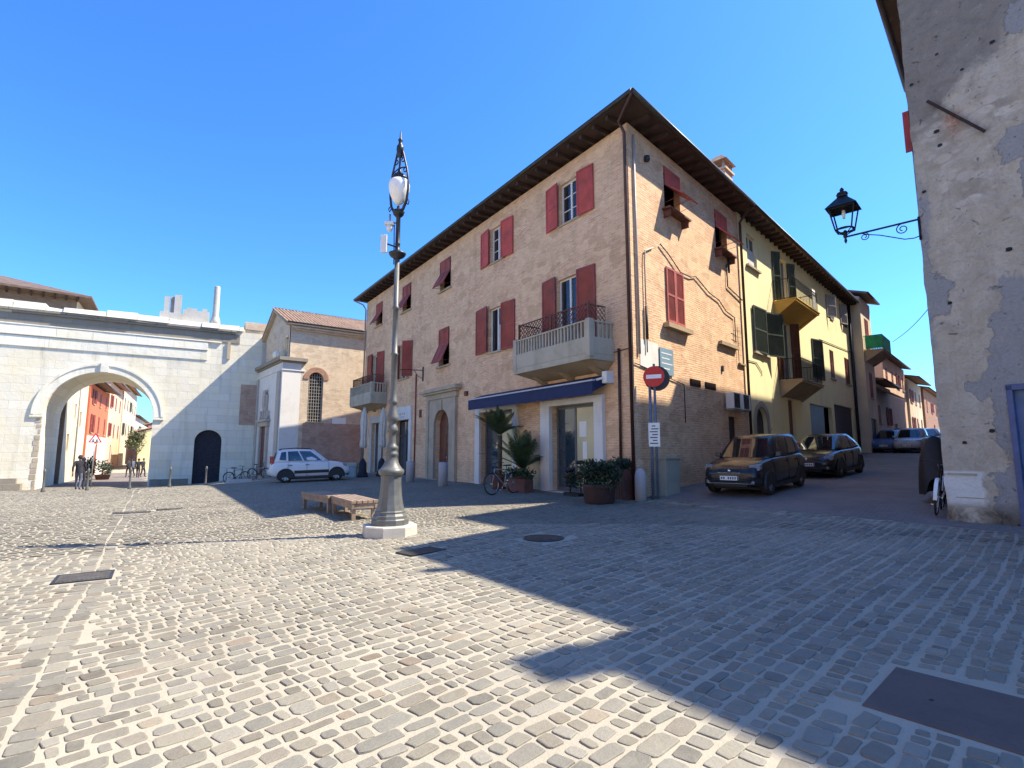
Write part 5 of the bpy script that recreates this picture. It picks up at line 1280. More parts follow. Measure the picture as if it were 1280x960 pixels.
# stone front, one storey and a half, with side pier and cornice
mb = MB(); 
pf = [FF(-.03, -1.0, 0), FF(-.03, .34, 0), FF(W, .34, 0), FF(W, -1.0, 0)]
mb.hexa([z_(p, -1) for p in pf], [z_(p, 6.6) for p in pf])
def slabf(o, z0, z1): 
    p = [FF(-.03-o, -1.0-o*.4, 0), FF(-.03-o, .34+o, 0), FF(W+.1, .34+o, 0), FF(W+.1, -1.0, 0)]
    mb.hexa([z_(q, z0) for q in p], [z_(q, z1) for q in p])
sfp = mb.build('stone_front', M['white_pier'], CH)
mb = MB(); slabf(.05, 6.605, 6.75); mb.build('string_course', M['white_pier'], CH)
mb = MB(); slabf(.0, 6.755, 7.1); mb.build('frieze', M['white_pier'], CH)
mb = MB(); slabf(.12, 7.105, 7.2); slabf(.26, 7.205, 7.42); mb.build('upper_cornice', M['gate_dark'], CH)
Fp = Fr(FF(0, .345, 0).x, FF(0, .345, 0).y, dF, nF, SC)
mb = MB()
mb.fb(Fp, 2.4, 2.7, 0, .16, -.6, 3.2); mb.fb(Fp, 4.1, 4.4, 0, .16, -.6, 3.2); mb.fb(Fp, 2.25, 4.55, 0, .2, 3.205, 3.5); mb.fb(Fp, 2.1, 4.7, 0, .32, 3.505, 3.65)
for u in (2.5, 3.0, 3.6, 4.2): mb.lathe([(.09, 0), (.12, .2), (.07, .4), (.1, .55), (.02, .7)], tuple(Fp(u, .12, 3.65)), 8)
mb.fb(Fp, 2.9, 3.9, 0, .12, 4.3, 5.3); mb.fb(Fp, 3.1, 3.7, .12, .2, 4.5, 5.6); mb.fb(Fp, .2, .9, 0, .08, -.6, 6.55); mb.fb(Fp, 5.6, 6.3, 0, .08, -.6, 6.55)
mb.build('portal', M['facade_stone'], CH)
mb = MB(); mb.fb(Fp, 2.75, 4.05, 0, .04, -.6, 3.2); mb.build('front_door', M['door_wood'], CH)
mb = MB(); mb.fb(FF, .3, .9, .0, .02, 8.0, 8.9); mb.build('window', M['glass'], CH)
mb = MB()
for k in range(3): mb.lathe([(.14, 0), (.2, .2), (.16, .4), (.02, .5)], tuple(FF(.6+.2*k, .55, 7.42)), 8)
mb.build('finial', M['gate_trim'], CH)

# ------------------------------------------------------------------ street seen through the arch
sH, nH = dirs(-31)
def z_(p, z): return V((p.x, p.y, z))
HX, HY = -33.5, 40.0
FH = Fr(HX, HY, sH, nH)
shut_mat = 'brownred'
hc = thing('cream_house', 'old cream plastered house seen through the arch, its tiled eave above the gate wall', 'house', (HX, HY, -.5))
mb = MB(); hw = [(1.5, 2.3, 1.6, 2.9), (3.6, 4.3, 4.2, 5.4), (6.2, 6.9, 3.6, 4.9), (2.2, 2.9, 6.4, 7.4)]
wall(mb, FH, 0, 9.3, -2, 13.3, hw, .2)
sE, nE = dirs(228); nE = -nE
FEn = Fr(HX, HY, sE, nE if nE.y < 0 else -nE)
mb.face([FH(9.3, 0, -2), FH(9.3, -10, -2), FH(9.3, -10, 13.3), FH(9.3, 0, 13.3)])
mb.build('wall', M['cream'], hc)
mb = MB(); wall(mb, FEn, 0, 16, -2, 13.3, [(3, 4, 11.2, 12.4), (8, 9, 11.2, 12.4)], .2); mb.build('end_wall', M['brick_dark'], hc)
for h in hw: mb = MB(); mb.fb(FH, h[0], h[1], -.2, -.15, h[2], h[3]); mb.build('window', M['dark_panel'], hc)
for a in (3, 8): mb = MB(); mb.fb(FEn, a, a+1, -.2, -.15, 11.2, 12.4); mb.build('window', M['dark_panel'], hc)
mb = MB(); c = [FEn(-.8, 1.3, 0), FEn(16, 1.3, 0), FEn(16, -9, 0), FH(9.8, .7, 0)]
rg0, rg1 = z_(FEn(4.5, -4.5, 0), 15.2), z_(FEn(15, -4.5, 0), 15.2)
c = [z_(p, 13.3) for p in c]
mb.face([c[0], c[1], rg1, rg0]); mb.face([c[3], c[0], rg0]); mb.face([c[1], c[2], rg1]); mb.face([c[2], c[3], rg0, rg1]); mb.face([p-V((0, 0, .15)) for p in c])
for k in range(4): a, b_ = c[k], c[(k+1) % 4]; mb.face([a, b_, b_-V((0, 0, .15)), a-V((0, 0, .15))])
mb.build('roof', M['tile_old'], hc)
for k in range(24):
    u = k*.66; mb = MB(); mb.fb(FEn, u-.06, u+.06, 0, 1.15, 12.98, 13.14); mb.build('rafter', M['dark_wood'], hc)
mb = MB(); mb.tube([FH(5.1, .06, 9), FH(5.1, .06, -.5)], .05, 6); mb.build('downpipe', M['pipe_grey'], hc)
oh = row_house('street_house', 'orange red house seen through the arch, next to the cream one', FH, 9.4, 22.5, 9, 7.75, 'orange', [(6.0, 1.3), (3.3, 1.7)], .15, 'tile_dark', -.2, .9, 3, 1.3, ((15, 16.2, 2.2),), 'brownred')
mb = MB(); mb.fb(FH, 9.42, 14.9, .152, .19, -2.5, 3.0); mb.fb(FH, 16.3, 22.48, .152, .19, -2.5, 3.0); mb.build('pale_base', M['pale'], oh)
row_house('street_house', 'pale pink house seen through the arch, beyond the orange one', FH, 22.7, 36, 9, 9.4, 'peach', [(6.6, 1.4), (3.3, 1.5)], .1, 'tile_pink', -.2, .7, 3, 1.3, ((27, 28.2, 2.3),), 'brownred')
row_house('street_house', 'tall cream yellow house seen through the arch, furthest on the left side', FH, 36.2, 56, 9, 10.5, 'cream', [(7.4, 1.4), (3.8, 1.6)], .2, 'tile', -.1, .6, 5, 1.3, ((45, 46.2, 2.3),), 'green')
row_house('street_house', 'low ground floor block of whitish houses far down the arch street', FH, 56.2, 90, 9, 7.4, 'pale', [(3.8, 1.6)], .1, 'tile', 0., .5, 7, 1.2, (), 'green')
FH2 = Fr(-46.0, 66.0, sH, -nH)
row_house('street_house', 'low yellow house with a pink tiled roof on the right inside the arch', FH2, 0, 12, 8, 3.9, 'yellow', [(1.3, 1.1)], .0, 'tile_pink', -.3, .4, 3, 1.3, (), 'green')
row_house('street_house', 'rosy house behind the low yellow one, right side of the arch street', FH2, 16, 40, 8, 5.4, 'rosy', [(3.2, 1.3)], .0, 'tile_pink', -.2, .5, 5, 1.4, (), 'brownred')
# ------------------------------------------------------------------ lamp post
LX, LY = -2.24, 10.03
LZ = G(LX, LY)
lp = thing('street_lamp', 'tall ornate grey cast iron lamp post with one white globe on a round plinth', 'street lamp', (LX, LY, LZ))
def lz(prof, name, mat, par, n=24, flat_n=None, c=(LX, LY, 0), smooth=True):
    mb = MB(); mb.lathe([(r, z) for r, z in prof], c, n, smooth=smooth); return mb.build(name, M[mat], par)
lz([(.50, LZ-.1), (.50, LZ+.165), (.485, LZ+.185), (.001, LZ+.19)], 'plinth', 'concrete', lp, 8, smooth=False)
zb = LZ+.19
lz([(.345, zb), (.345, zb+.09), (.325, zb+.11), (.315, zb+.16), (.30, zb+.175), (.285, zb+.20), (.285, zb+.23), (.262, zb+.25), (.235, zb+.36), (.208, zb+.52), (.195, zb+.66), (.19, zb+.80), (.192, zb+.88)], 'base', 'lamp_iron', lp, 12, smooth=False)
lz([(.192, 1.15), (.225, 1.17), (.236, 1.21), (.232, 1.25), (.20, 1.275), (.15, 1.34), (.118, 1.42), (.105, 1.46), (.105, 1.50), (.118, 1.52), (.118, 1.56), (.10, 1.58), (.10, 1.62), (.115, 1.64), (.112, 1.68), (.085, 1.71), (.072, 1.76), (.064, 1.86), (.068, 1.94), (.098, 1.96), (.108, 1.99), (.09, 2.05), (.07, 2.09), (.066, 2.12), (.095, 2.15), (.115, 2.20), (.112, 2.24), (.085, 2.32), (.066, 2.42), (.066, 2.47), (.086, 2.49), (.086, 2.53), (.064, 2.57), (.058, 2.7), (.056, 3.4), (.068, 3.41), (.068, 3.45), (.055, 3.46), (.052, 4.3), (.064, 4.31), (.064, 4.35), (.05, 4.37), (.047, 5.3)], 'post', 'lamp_iron', lp)
lz([(.047, 5.30), (.06, 5.32), (.13, 5.36), (.16, 5.40), (.17, 5.43), (.13, 5.45), (.05, 5.48), (.045, 5.6), (.055, 5.62), (.045, 5.64), (.042, 6.16), (.06, 6.18), (.10, 6.22), (.12, 6.28), (.10, 6.31), (.04, 6.34), (.03, 6.4)], 'collar', 'lamp_dark', lp)
lz([(.10, 7.06), (.05, 7.1), (.03, 7.16), (.022, 7.22), (.02, 7.42), (.05, 7.44), (.06, 7.5), (.075, 7.58), (.07, 7.66), (.04, 7.7), (.035, 7.76), (.05, 7.79), (.02, 7.84), (.012, 7.97), (.001, 8.0)], 'stem', 'lamp_dark', lp)
lz([(.03, 7.12), (.05, 7.09), (.075, 7.08), (.12, 7.04), (.16, 6.99), (.17, 6.955), (.15, 6.95)], 'cap', 'lamp_dark', lp)
lz([(.14, 6.95), (.185, 6.92), (.208, 6.84), (.202, 6.74), (.17, 6.62), (.12, 6.52), (.07, 6.46), (.04, 6.44), (.001, 6.435)], 'globe', 'globe', lp)
adir = V((.8, -.6, 0)).normalized()
for sg in (1, -1):
    d = adir*sg
    P = lambda a, z: V((LX, LY, z))+d*a
    mb = MB()
    mb.tube([P(.04, 6.27), P(.13, 6.31), P(.22, 6.45), P(.262, 6.68), (P(.255, 6.9)), P(.22, 7.1), P(.15, 7.32), P(.09, 7.5), P(.05, 7.62)], [.032, .03, .026, .022, .02, .02, .02, .022, .026], 8)
    mb.tube([P(.17+.05*math.cos(t), 7.12+.05*math.sin(t)) for t in np.linspace(0, 7.5, 18)], .012, 5)
    mb.tube([P(.10+.045*math.cos(t), 7.35+.045*math.sin(t)) for t in np.linspace(0, 7.5, 18)], .012, 5)
    mb.tube([P(.2, 6.42), P(.27, 6.36), P(.3, 6.42), P(.27, 6.46)], .012, 5)
    mb.tube([P(.02, 7.2), P(.11, 7.18), P(.2, 7.15)], .014, 6)
    mb.build('arm', M['lamp_dark'], lp)
cam_t = thing('surveillance_camera', 'white camera unit clamped to the lamp post just below the globe', 'camera', (LX, LY, 6.0))
mb = MB(); mb.tube([(LX, LY, 6.05), (LX-.16, LY-.03, 6.05)], .018, 6); mb.tube([(LX-.16, LY-.03, 5.98), (LX-.16, LY-.03, 6.22)], .02, 6); mb.build('bracket', M['steel'], cam_t)
mb = MB(); mb.lathe([(.001, 5.86), (.045, 5.88), (.06, 5.93), (.06, 5.98), (.03, 6.0)], (LX-.16, LY-.03, .0), 12); mb.box(LX-.25, LX-.08, LY-.09, LY+.03, 5.99, 6.05); mb.build('dome', M['white_plastic'], cam_t)
an_t = thing('antenna_box', 'white flat antenna box on the left of the lamp post, above the collar', 'antenna', (LX, LY, 5.6))
mb = MB(); mb.box(LX-.31, LX-.19, LY-.10, LY-.03, 5.42, 5.78); mb.build('casing', M['white_plastic'], an_t, bevel=.01)
mb = MB(); mb.tube([(LX-.19, LY-.06, 5.6), (LX, LY, 5.55)], .016, 6); mb.tube([(LX-.06, LY-.02, 5.2), (LX-.07, LY-.03, 6.)], .012, 5); mb.build('bracket', M['lamp_dark'], an_t)

# ------------------------------------------------------------------ benches
def bench(x, y, rot, label, L=1.75, W=.62):
    t = thing('bench', label, 'bench', gp(x, y), rot, 'wooden benches beside the lamp post', world=False)
    mb = MB()
    for k in range(5): mb.box(-L/2, L/2, -W/2+k*W/5+.008, -W/2+(k+1)*W/5-.008, .36, .43)
    mb.build('seat', M['bench_wood'], t, bevel=.008)
    mb = MB()
    for s in (-1, 1): mb.box(-L/2+.01, L/2-.01, s*(W/2-.05)-.025, s*(W/2-.05)+.025, .25, .358)
    for s in (-1, 1): mb.box(s*(L/2-.05)-.025, s*(L/2-.05)+.025, -W/2+.08, W/2-.08, .25, .358)
    mb.build('apron', M['bench_wood'], t)
    for sx in (-1, 1):
        for sy in (-1, 1):
            mb = MB(); mb.box(sx*(L/2-.1)-.04, sx*(L/2-.1)+.04, sy*(W/2-.09)-.04, sy*(W/2-.09)+.04, 0, .25); mb.build('leg', M['bench_wood'], t)
    return t
bn = bench(-3.72, 12.75, R(-57), 'low wooden bench right beside the lamp post base')
b2_ = copy_tree(bn); b2_.location = gp(-4.85, 14.1); b2_.rotation_euler = (0, 0, R(-48)); b2_['label'] = 'low wooden bench partly in shade, behind and left of the other bench'

# ------------------------------------------------------------------ bollards
def lathe_thing(name, label, cat, x, y, prof, mat, group=None, n=16, part_name='post'):
    t = thing(name, label, cat, gp(x, y), 0, group, world=False)
    mb = MB(); mb.lathe(prof, (0, 0, 0), n); mb.build(part_name, M[mat], t); return t
bprof = [(.05, 0), (.06, .02), (.055, .1), (.035, .14), (.032, .72), (.045, .74), (.05, .78), (.04, .84), (.015, .88)]
places = [((53, -17.9), 'slim iron bollard furthest left, at the edge of the gate wall')]
def bray(px, Y):      # site point straight in front of the gate at a distance
    return (px-640)/667/1.018*Y, Y
bl = [(53, 21.6, 'leftmost slim bollard before the gate, at the foot of the white pier'), (108, 22.6, 'slim bollard before the gate, beside the walking person'), (161, 23.6, 'slim bollard before the middle of the arch opening'),
      (211, 24.8, 'slim bollard before the sunlit pier right of the arch'), (256, 26.4, 'slim bollard standing before the small arched gate door')]
first = None
for px, Y, lab in bl:
    x, y = bray(px, Y)
    if first is None:
        first = lathe_thing('bollard', lab, 'bollard', x, y, [(.065, 0), (.075, .03), (.06, .12), (.04, .2), (.036, .74), (.055, .77), (.055, .82), (.03, .9), (.01, .92)], 'lamp_iron', 'slim bollards in front of the gate', part_name='post')
    else:
        c = copy_tree(first); c.location = gp(x, y); c['label'] = lab
sb = lathe_thing('stone_bollard', 'round topped white stone bollard at the sharp corner of the brick house', 'bollard', 3.50, 14.75, [(.16, -.05), (.155, .62), (.15, .72), (.12, .82), (.07, .87), (.001, .885)], 'bollard', 'stone bollards along the brick house', 20)
for x, y, lab in ((-4.6, 24.4, 'grey stone bollard left of the arched stone portal'), (-2.75, 21.55, 'pinkish stone bollard right of the arched stone portal')):
    c = thing('stone_bollard', lab, 'bollard', gp(x, y), 0, 'stone bollards along the brick house', world=False)
    mb = MB(); mb.lathe([(.19, -.05), (.185, .8), (.18, .93), (.001, .95)], (0, 0, 0), 18); mb.build('post', M['bollard'], c)

# ------------------------------------------------------------------ no entry sign, notice, cabinet, street plate
sg = thing('no_entry_sign', 'round red no entry sign on a grey pole at the street corner', 'sign', gp(3.98, 15.1))
zg = G(3.98, 15.1); sx, sy = 4.02, 14.95
mb = MB(); mb.tube([(sx, sy, zg), (sx, sy, 4.05)], .035, 10); mb.tube([(sx-.12, sy+.05, zg), (sx-.12, sy+.05, 3.5)], .04, 10); mb.build('pole', M['blue_steel'], sg)
fd = V((-.42, -.907, 0)).normalized(); fx = V((-fd.y, fd.x, 0))
def disc(mb, c, r, t0, t1, n=36, d=fd):
    x = V((-d.y, d.x, 0)); z = V((0, 0, 1))
    a = [c+d*t0+(x*math.cos(k*6.2832/n)+z*math.sin(k*6.2832/n))*r for k in range(n)]; b_ = [c+d*t1+(x*math.cos(k*6.2832/n)+z*math.sin(k*6.2832/n))*r for k in range(n)]
    mb.grid([a, b_], True, True, smooth=False)
sc_ = V((sx, sy, 3.68))+fd*.06
mb = MB(); disc(mb, sc_, .295, 0, .012); dk = mb.build('disc', M['sign_red'], sg)
mb = MB(); mb.hexa([sc_+fd*.013+fx*a+V((0, 0, b_)) for a, b_ in ((-.21, -.055), (.21, -.055), (.21, .055), (-.21, .055))], [sc_+fd*.016+fx*a+V((0, 0, b_)) for a, b_ in ((-.21, -.055), (.21, -.055), (.21, .055), (-.21, .055))]); mb.build('white_bar', M['sign_white'], dk)
mb = MB(); f2 = V((-.12, -.99, 0)).normalized(); disc(mb, V((sx+.13, sy+.2, 3.66)), .36, 0, .012, d=f2); mb.build('second_disc', M['sign_back'], sg)
np_ = thing('notice_panel', 'small white notice with lines of text fixed low on the sign pole', 'notice', (sx, sy, 1.9))
nc_ = V((sx-.04, sy, 2.05))+fd*.05
def panel(mb, c, w, h, t0, t1, d=fd, x0=None, z0=0):
    x = V((-d.y, d.x, 0)); q = [(-w/2, -h/2), (w/2, -h/2), (w/2, h/2), (-w/2, h/2)]
    mb.hexa([c+d*t0+x*a+V((0, 0, b_)) for a, b_ in q], [c+d*t1+x*a+V((0, 0, b_)) for a, b_ in q])
mb = MB(); panel(mb, nc_, .31, .66, 0, .01); np0 = mb.build('panel', M['paper'], np_)
mb = MB()
for k, w in enumerate((.1, .2, .22, .16, .2, .12, .22)): panel(mb, nc_+V((0, 0, .24-.08*k))+fx*(.02 if k % 2 else -.01), w, .03, .0101, .0115)
mb.build('lettering', M['ink'], np0)
spn = thing('street_plate', 'blue grey street name plate on the sunlit side wall above the no entry sign', 'sign', FR(1.9, 0, 4.4))
mb = MB(); mb.fb(FR, 1.5, 2.36, .02, .05, 3.95, 4.78); s0 = mb.build('plate', M['plate_blue'], spn)
mb = MB()
for k, (a, b_) in enumerate(((1.58, 2.25), (1.6, 2.1), (1.58, 2.28), (1.7, 2.1))): mb.fb(FR, a, b_, .051, .054, 4.6-.16*k, 4.63-.16*k)
mb.build('lettering', M['sign_white'], s0)
cb = thing('utility_cabinet', 'grey beige utility cabinet standing against the side wall behind the sign', 'cabinet', FR(.75, .4, .3))
mb = MB(); mb.fb(FR, .75, 1.6, .1, .5, .2, 1.35); mb.fb(FR, .72, 1.63, .08, .53, 1.352, 1.42); cbb = mb.build('body', M['cabinet'], cb, bevel=.01)
mb = MB(); mb.fb(FR, .82, 1.53, .5, .512, .75, 1.3); mb.fb(FR, .82, 1.53, .5, .512, .3, .72); mb.build('door', M['cabinet'], cbb)

# ------------------------------------------------------------------ plants
def leaf_cloud(n, fn, size, rnd):
    """small bent leaves through a volume; fn() gives a point and an outward direction"""
    mb = MB()
    for _ in range(n):
        p, d = fn(rnd); s = size*rnd.uniform(.6, 1.3)
        a = V((rnd.gauss(0, 1), rnd.gauss(0, 1), rnd.gauss(0, 1))).normalized(); x = (d+a*.8).normalized()
        y = x.cross(V((rnd.gauss(0, 1), rnd.gauss(0, 1), rnd.gauss(0, 1)))).normalized()
        mb.face([p, p+x*s*.5+y*s*.28, p+x*s, p+x*s*.5-y*s*.28])
    return mb
def blob_fn(c, r, lobes, rnd0):
    L = [(V((c[0]+rnd0.uniform(-1, 1)*r[0]*.6, c[1]+rnd0.uniform(-1, 1)*r[1]*.6, c[2]+rnd0.uniform(-.7, .8)*r[2]*.6)), rnd0.uniform(.35, .6)) for _ in range(lobes)]
    def fn(rnd):
        q, k = L[rnd.randrange(len(L))]
        d = V((rnd.gauss(0, 1), rnd.gauss(0, 1), rnd.gauss(0, 1))).normalized(); rr = rnd.random()**.4
        return V((q.x+d.x*r[0]*k*rr, q.y+d.y*r[1]*k*rr, q.z+d.z*r[2]*k*rr)), d
    return fn
rg_ = random.Random(3)
x, y = 2.32, 14.45; z = G(x, y)
pb = thing('potted_shrub', 'wide dark green shrub in a round brown pot by the shop door', 'potted plant', (x, y, z))
mb = MB(); mb.lathe([(.36, 0), (.40, .05), (.43, .40), (.47, .45), (.47, .50), (.41, .50), (.39, .42), (.001, .41)], (x, y, z), 24); mb.build('pot', M['pot_brown'], pb)
mb = leaf_cloud(4200, blob_fn((x-.05, y, z+.76), (.68, .56, .40), 16, rg_), .085, rg_); mb.build('foliage', M['leaf_dark'], pb)
mb = MB()
for k in range(9): a = k*.7; mb.tube([(x, y, z+.45), (x+.3*math.cos(a), y+.3*math.sin(a), z+.75), (x+.5*math.cos(a), y+.45*math.sin(a), z+1.0)], .012, 5)
mb.build('stem', M['bark'], pb)
wb = thing('wooden_screen', 'narrow brown wooden trough with creeping plants beside the corner downpipe', 'planter', (3.15, 14.95, G(3.15, 14.95)))
z = G(3.15, 14.95); mb = MB(); mb.fb(FL, .12, .62, .06, .36, z, z+.85)
for k in range(5): mb.fb(FL, .13+k*.1, .2+k*.1, .36, .375, z+.02, z+.83)
mb.build('trough', M['trellis'], wb)
p = FL(.37, .22, z+.98); mb = leaf_cloud(900, blob_fn((p.x, p.y, p.z), (.42, .25, .2), 8, rg_), .07, rg_); mb.build('foliage', M['leaf_dark'], wb)
def palm(x, y, h_tr, n, L, label, spread=1., pot=.34, leafm='leaf'):
    z = G(x, y); t = thing('potted_palm', label, 'potted plant', (x, y, z), 0, 'potted palms in front of the shop')
    rnd = random.Random(int(x*100)+5)
    mb = MB(); mb.lathe([(pot*.7, 0), (pot*.85, .06), (pot, .4), (pot*1.1, .46), (pot*1.1, .52), (pot*.9, .52), (pot*.85, .44), (.001, .43)], (x, y, z), 20); mb.build('pot', M['terracotta'], t)
    mb = MB(); mb.lathe([(.09, .4), (.075, .4+h_tr*.5), (.085, .4+h_tr)], (x, y, z), 10); mb.build('trunk', M['bark'], t)
    mb = MB()
    for k in range(n):
        a = k*2.399+rnd.random()*.5; el = R(rnd.uniform(30, 88)); l = L*rnd.uniform(.75, 1.1)
        base = V((x, y, z+.42+h_tr)); hd = V((math.cos(a), math.sin(a), 0))*spread
        pts = []
        for s_ in range(9):
            f = s_/8; pts.append(base+hd*(l*f*math.cos(el)*(1+.25*f))+V((0, 0, l*f*math.sin(el)-l*.30*f*f*(1.25-el/2))))
        mb.tube(pts, [.014*(1-.8*i/8) for i in range(9)], 4)
        for s_ in range(1, 9):
            for hh in (0, .25, .5, .75):
                c = pts[s_-1].lerp(pts[s_], hh); tg = (pts[s_]-pts[s_-1]).normalized(); sd = tg.cross(V((0, 0, 1)))
                if sd.length < .1: sd = V((1, 0, 0))
                sd.normalize(); ll = l*.24*math.sin(math.pi*min(1, .12+.86*(s_-1+hh)/8))
                for q in (1, -1):
                    e = c+(sd*q*.85+tg*.65+V((0, 0, -.12))).normalized()*ll; w = tg*.012
                    mb.face([c-w, c+w, c.lerp(e, .5)+w*1.3, e, c.lerp(e, .5)-w*1.1])
    mb.build('fronds', M[leafm], t); return t
palm(.36, 18.45, .35, 26, 1.6, 'large bushy potted palm with arching fronds between the two shop openings', 1.)
palm(-.45, 19.7, 1.55, 22, 1.3, 'taller slimmer potted palm standing before the left shop window', .9, leafm='leaf')
z = G(.1, 17.9)
pz = thing('plant_box', 'low reddish planter with leafy plants at the feet of the large palm', 'planter', (.55, 17.6, z))
mb = MB(); mb.fb(FL, 3.9, 5.0, .75, 1.1, z, z+.45); mb.build('box', M['terracotta'], pz); p = FL(4.45, .92, z+.6)
leaf_cloud(900, blob_fn((p.x, p.y, p.z), (.55, .5, .25), 8, rg_), .09, rg_).build('foliage', M['leaf'], pz)
fd2 = thing('flower_stand', 'small dark plant stand with two pots in front of the beige shop pane', 'plant stand', FL(2.0, .55, .28))
mb = MB()
for u in (1.8, 2.3): mb.tube([FL(u, .5, .26), FL(u, .5, 1.2 if u < 2 else .95)], .02, 6); mb.lathe([(.12, 0), (.16, .1), (.02, .12)], tuple(FL(u, .5, 1.2 if u < 2 else .95)), 10)
mb.fb(FL, 1.75, 2.45, .35, .65, .24, .34); mb.build('stand', M['iron'], fd2)
mb = MB()
for u, zz in ((1.8, .75), (2.3, .7)): mb.lathe([(.08, 0), (.11, .2), (.12, .22)], tuple(FL(u, .55, zz)), 10)
mb.build('pot', M['terracotta'], fd2)
p = FL(2.05, .52, .75); leaf_cloud(500, blob_fn((p.x, p.y, p.z), (.3, .2, .4), 6, rg_), .07, rg_).build('foliage', M['leaf_dark'], fd2)

# ------------------------------------------------------------------ bicycles
M['pale_frame'] = plain('pale_bicycle_paint', (.30, .30, .29), .45)
def bicycle(label, x, y, rot, frame='white_plastic', lean=0., fender='white_plastic', group=None):
    t = thing('bicycle', label, 'bicycle', gp(x, y), rot, group, world=False)
    t.rotation_euler = (R(lean), 0, rot)
    r = .33
    for cx in (-.52, .52):
        mb = MB(); mb.tube([(cx+r*math.cos(k*6.2832/28), 0, r+.015+r*math.sin(k*6.2832/28)) for k in range(29)], .018, 6); w = mb.build('wheel', M['tyre'], t)
        mb = MB()
        for k in range(14): a = k*6.2832/14; mb.tube([(cx, .02*(-1)**k, r+.015), (cx+r*.96*math.cos(a), 0, r+.015+r*.96*math.sin(a))], .0018, 3)
        mb.tube([(cx+r*.93*math.cos(k*6.2832/28), 0, r+.015+r*.93*math.sin(k*6.2832/28)) for k in range(29)], .008, 5); mb.tube([(cx, -.05, r+.015), (cx, .05, r+.015)], .02, 6)
        mb.build('rim', M['chrome'], w)
        mb = MB()
        rows = [[(cx+(r+.035)*math.cos(a), b_, r+.015+(r+.035)*math.sin(a)-abs(b_)*.25) for b_ in (-.03, 0, .03)] for a in np.linspace(R(15) if cx < 0 else R(-5), R(175) if cx < 0 else R(120), 14)]
        mb.grid(rows, False); mb.build('mudguard', M[fender], t)
    mb = MB()
    bb = (-.08, 0, .3); st = (-.2, 0, .78); hd = (.36, 0, .82); hb = (.38, 0, .68)
    for a, b_, q in ((bb, st, .016), (st, hd, .014), (bb, hb, .018), (hd, hb, .018), (bb, (-.52, 0, .345), .012), (st, (-.52, 0, .345), .01), (hb, (.44, 0, .5), .014), ((.44, 0, .5), (.52, 0, .345), .012)): mb.tube([a, b_], q, 6)
    mb.build('frame', M[frame], t)
    mb = MB(); mb.tube([(.33, 0, .8), (.32, 0, 1.0)], .014, 6); mb.tube([(.2, -.27, 1.0), (.3, -.2, 1.03), (.34, 0, 1.0), (.3, .2, 1.03), (.2, .27, 1.0)], .012, 6); mb.build('handlebar', M['black_trim'], t)
    mb = MB(); mb.tube([(-.2, 0, .78), (-.22, 0, .9)], .013, 6); mb.hexa([(-.36, -.09, .9), (-.05, -.03, .91), (-.05, .03, .91), (-.36, .09, .9)], [(-.35, -.08, .95), (-.06, -.02, .94), (-.06, .02, .94), (-.35, .08, .95)]); mb.build('saddle', M['black_trim'], t)
    mb = MB(); mb.lathe([(.08, -.01), (.08, .01)], (0, 0, 0), 16); mb.v = [(p_[0]-.08, p_[2]+.04, p_[1]+.3) for p_ in mb.v]
    mb.tube([(-.08, -.05, .3), (.0, -.06, .16)], .01, 5); mb.tube([(-.08, .05, .3), (-.16, .06, .44)], .01, 5); mb.box(-.04, .04, -.13, -.05, .15, .17); mb.box(-.2, -.12, .05, .13, .43, .45); mb.build('crank', M['chrome'], t)
    return t
bicycle('pale framed bicycle parked beside the potted palms', -.28, 17.55, R(228), 'pale_frame', 4, 'black_trim')
bicycle('dark bicycle with white mudguards leaning at the rough house corner', 8.38, 10.70, R(227), 'iron', -6)
sc = thing('covered_scooter', 'parked scooter under a black cover behind the bicycle at the rough house', 'scooter', gp(9.57, 12.1), R(227), world=False)
mb = MB(); prof = [(-.85, .3, .14), (-.8, .62, .2), (-.6, .82, .24), (-.2, .88, .24), (.05, .8, .22), (.3, .86, .28), (.45, 1.2, .34), (.55, 1.45, .3), (.64, 1.4, .26), (.74, .95, .24), (.85, .5, .16)]
rows = []
for xx, zt, w in prof: rows.append([(xx, -w*1.1, .14), (xx, -w*1.05, zt*.5), (xx, -w*.8, zt*.85), (xx, -w*.3, zt), (xx, w*.3, zt), (xx, w*.8, zt*.85), (xx, w*1.05, zt*.5), (xx, w*1.1, .14)])
mb.grid(rows, False); mb.build('cover', M['tarp'], sc, sub=1)
for cx in (-.62, .65):
    mb = MB(); mb.tube([(cx+.2*math.cos(k*.3142), 0, .225+.2*math.sin(k*.3142)) for k in range(21)], .05, 8); mb.build('wheel', M['tyre'], sc)
# racks by the church, with two dark bicycles
rk = thing('bicycle_rack', 'low metal bicycle rack in the shade beside the small gate door', 'bicycle rack', gp(-16.4, 33.4))
mb = MB(); fu = V((.85, .53, 0)); fo = V((.53, -.85, 0)); c0 = V((-17.6, 33.3, 0)); zr = G(-16.4, 33.4)
for k in range(8):
    q = c0+fu*(k*.42); mb.tube([q+V((0, 0, zr)), q+V((0, 0, zr+.72)), q+fo*.1+V((0, 0, zr+.8)), q+fo*.38+V((0, 0, zr+.72)), q+fo*.42+V((0, 0, zr))], .022, 6)
mb.bar(c0+V((0, 0, zr+.05)), c0+fu*2.94+V((0, 0, zr+.05)), .05, .05); mb.bar(c0+fu*-.05+V((0, 0, zr+.8))+fo*.1, c0+fu*2.98+V((0, 0, zr+.8))+fo*.1, .03, .03); mb.build('frame', M['steel'], rk)
bicycle('dark bicycle standing in the rack, nearer the small gate door', -16.8, 33.0, R(60), 'iron', 3, 'black_trim', 'bicycles in the rack')
bicycle('dark bicycle standing in the rack, nearer the church front', -15.7, 33.6, R(66), 'iron', -4, 'black_trim', 'bicycles in the rack')
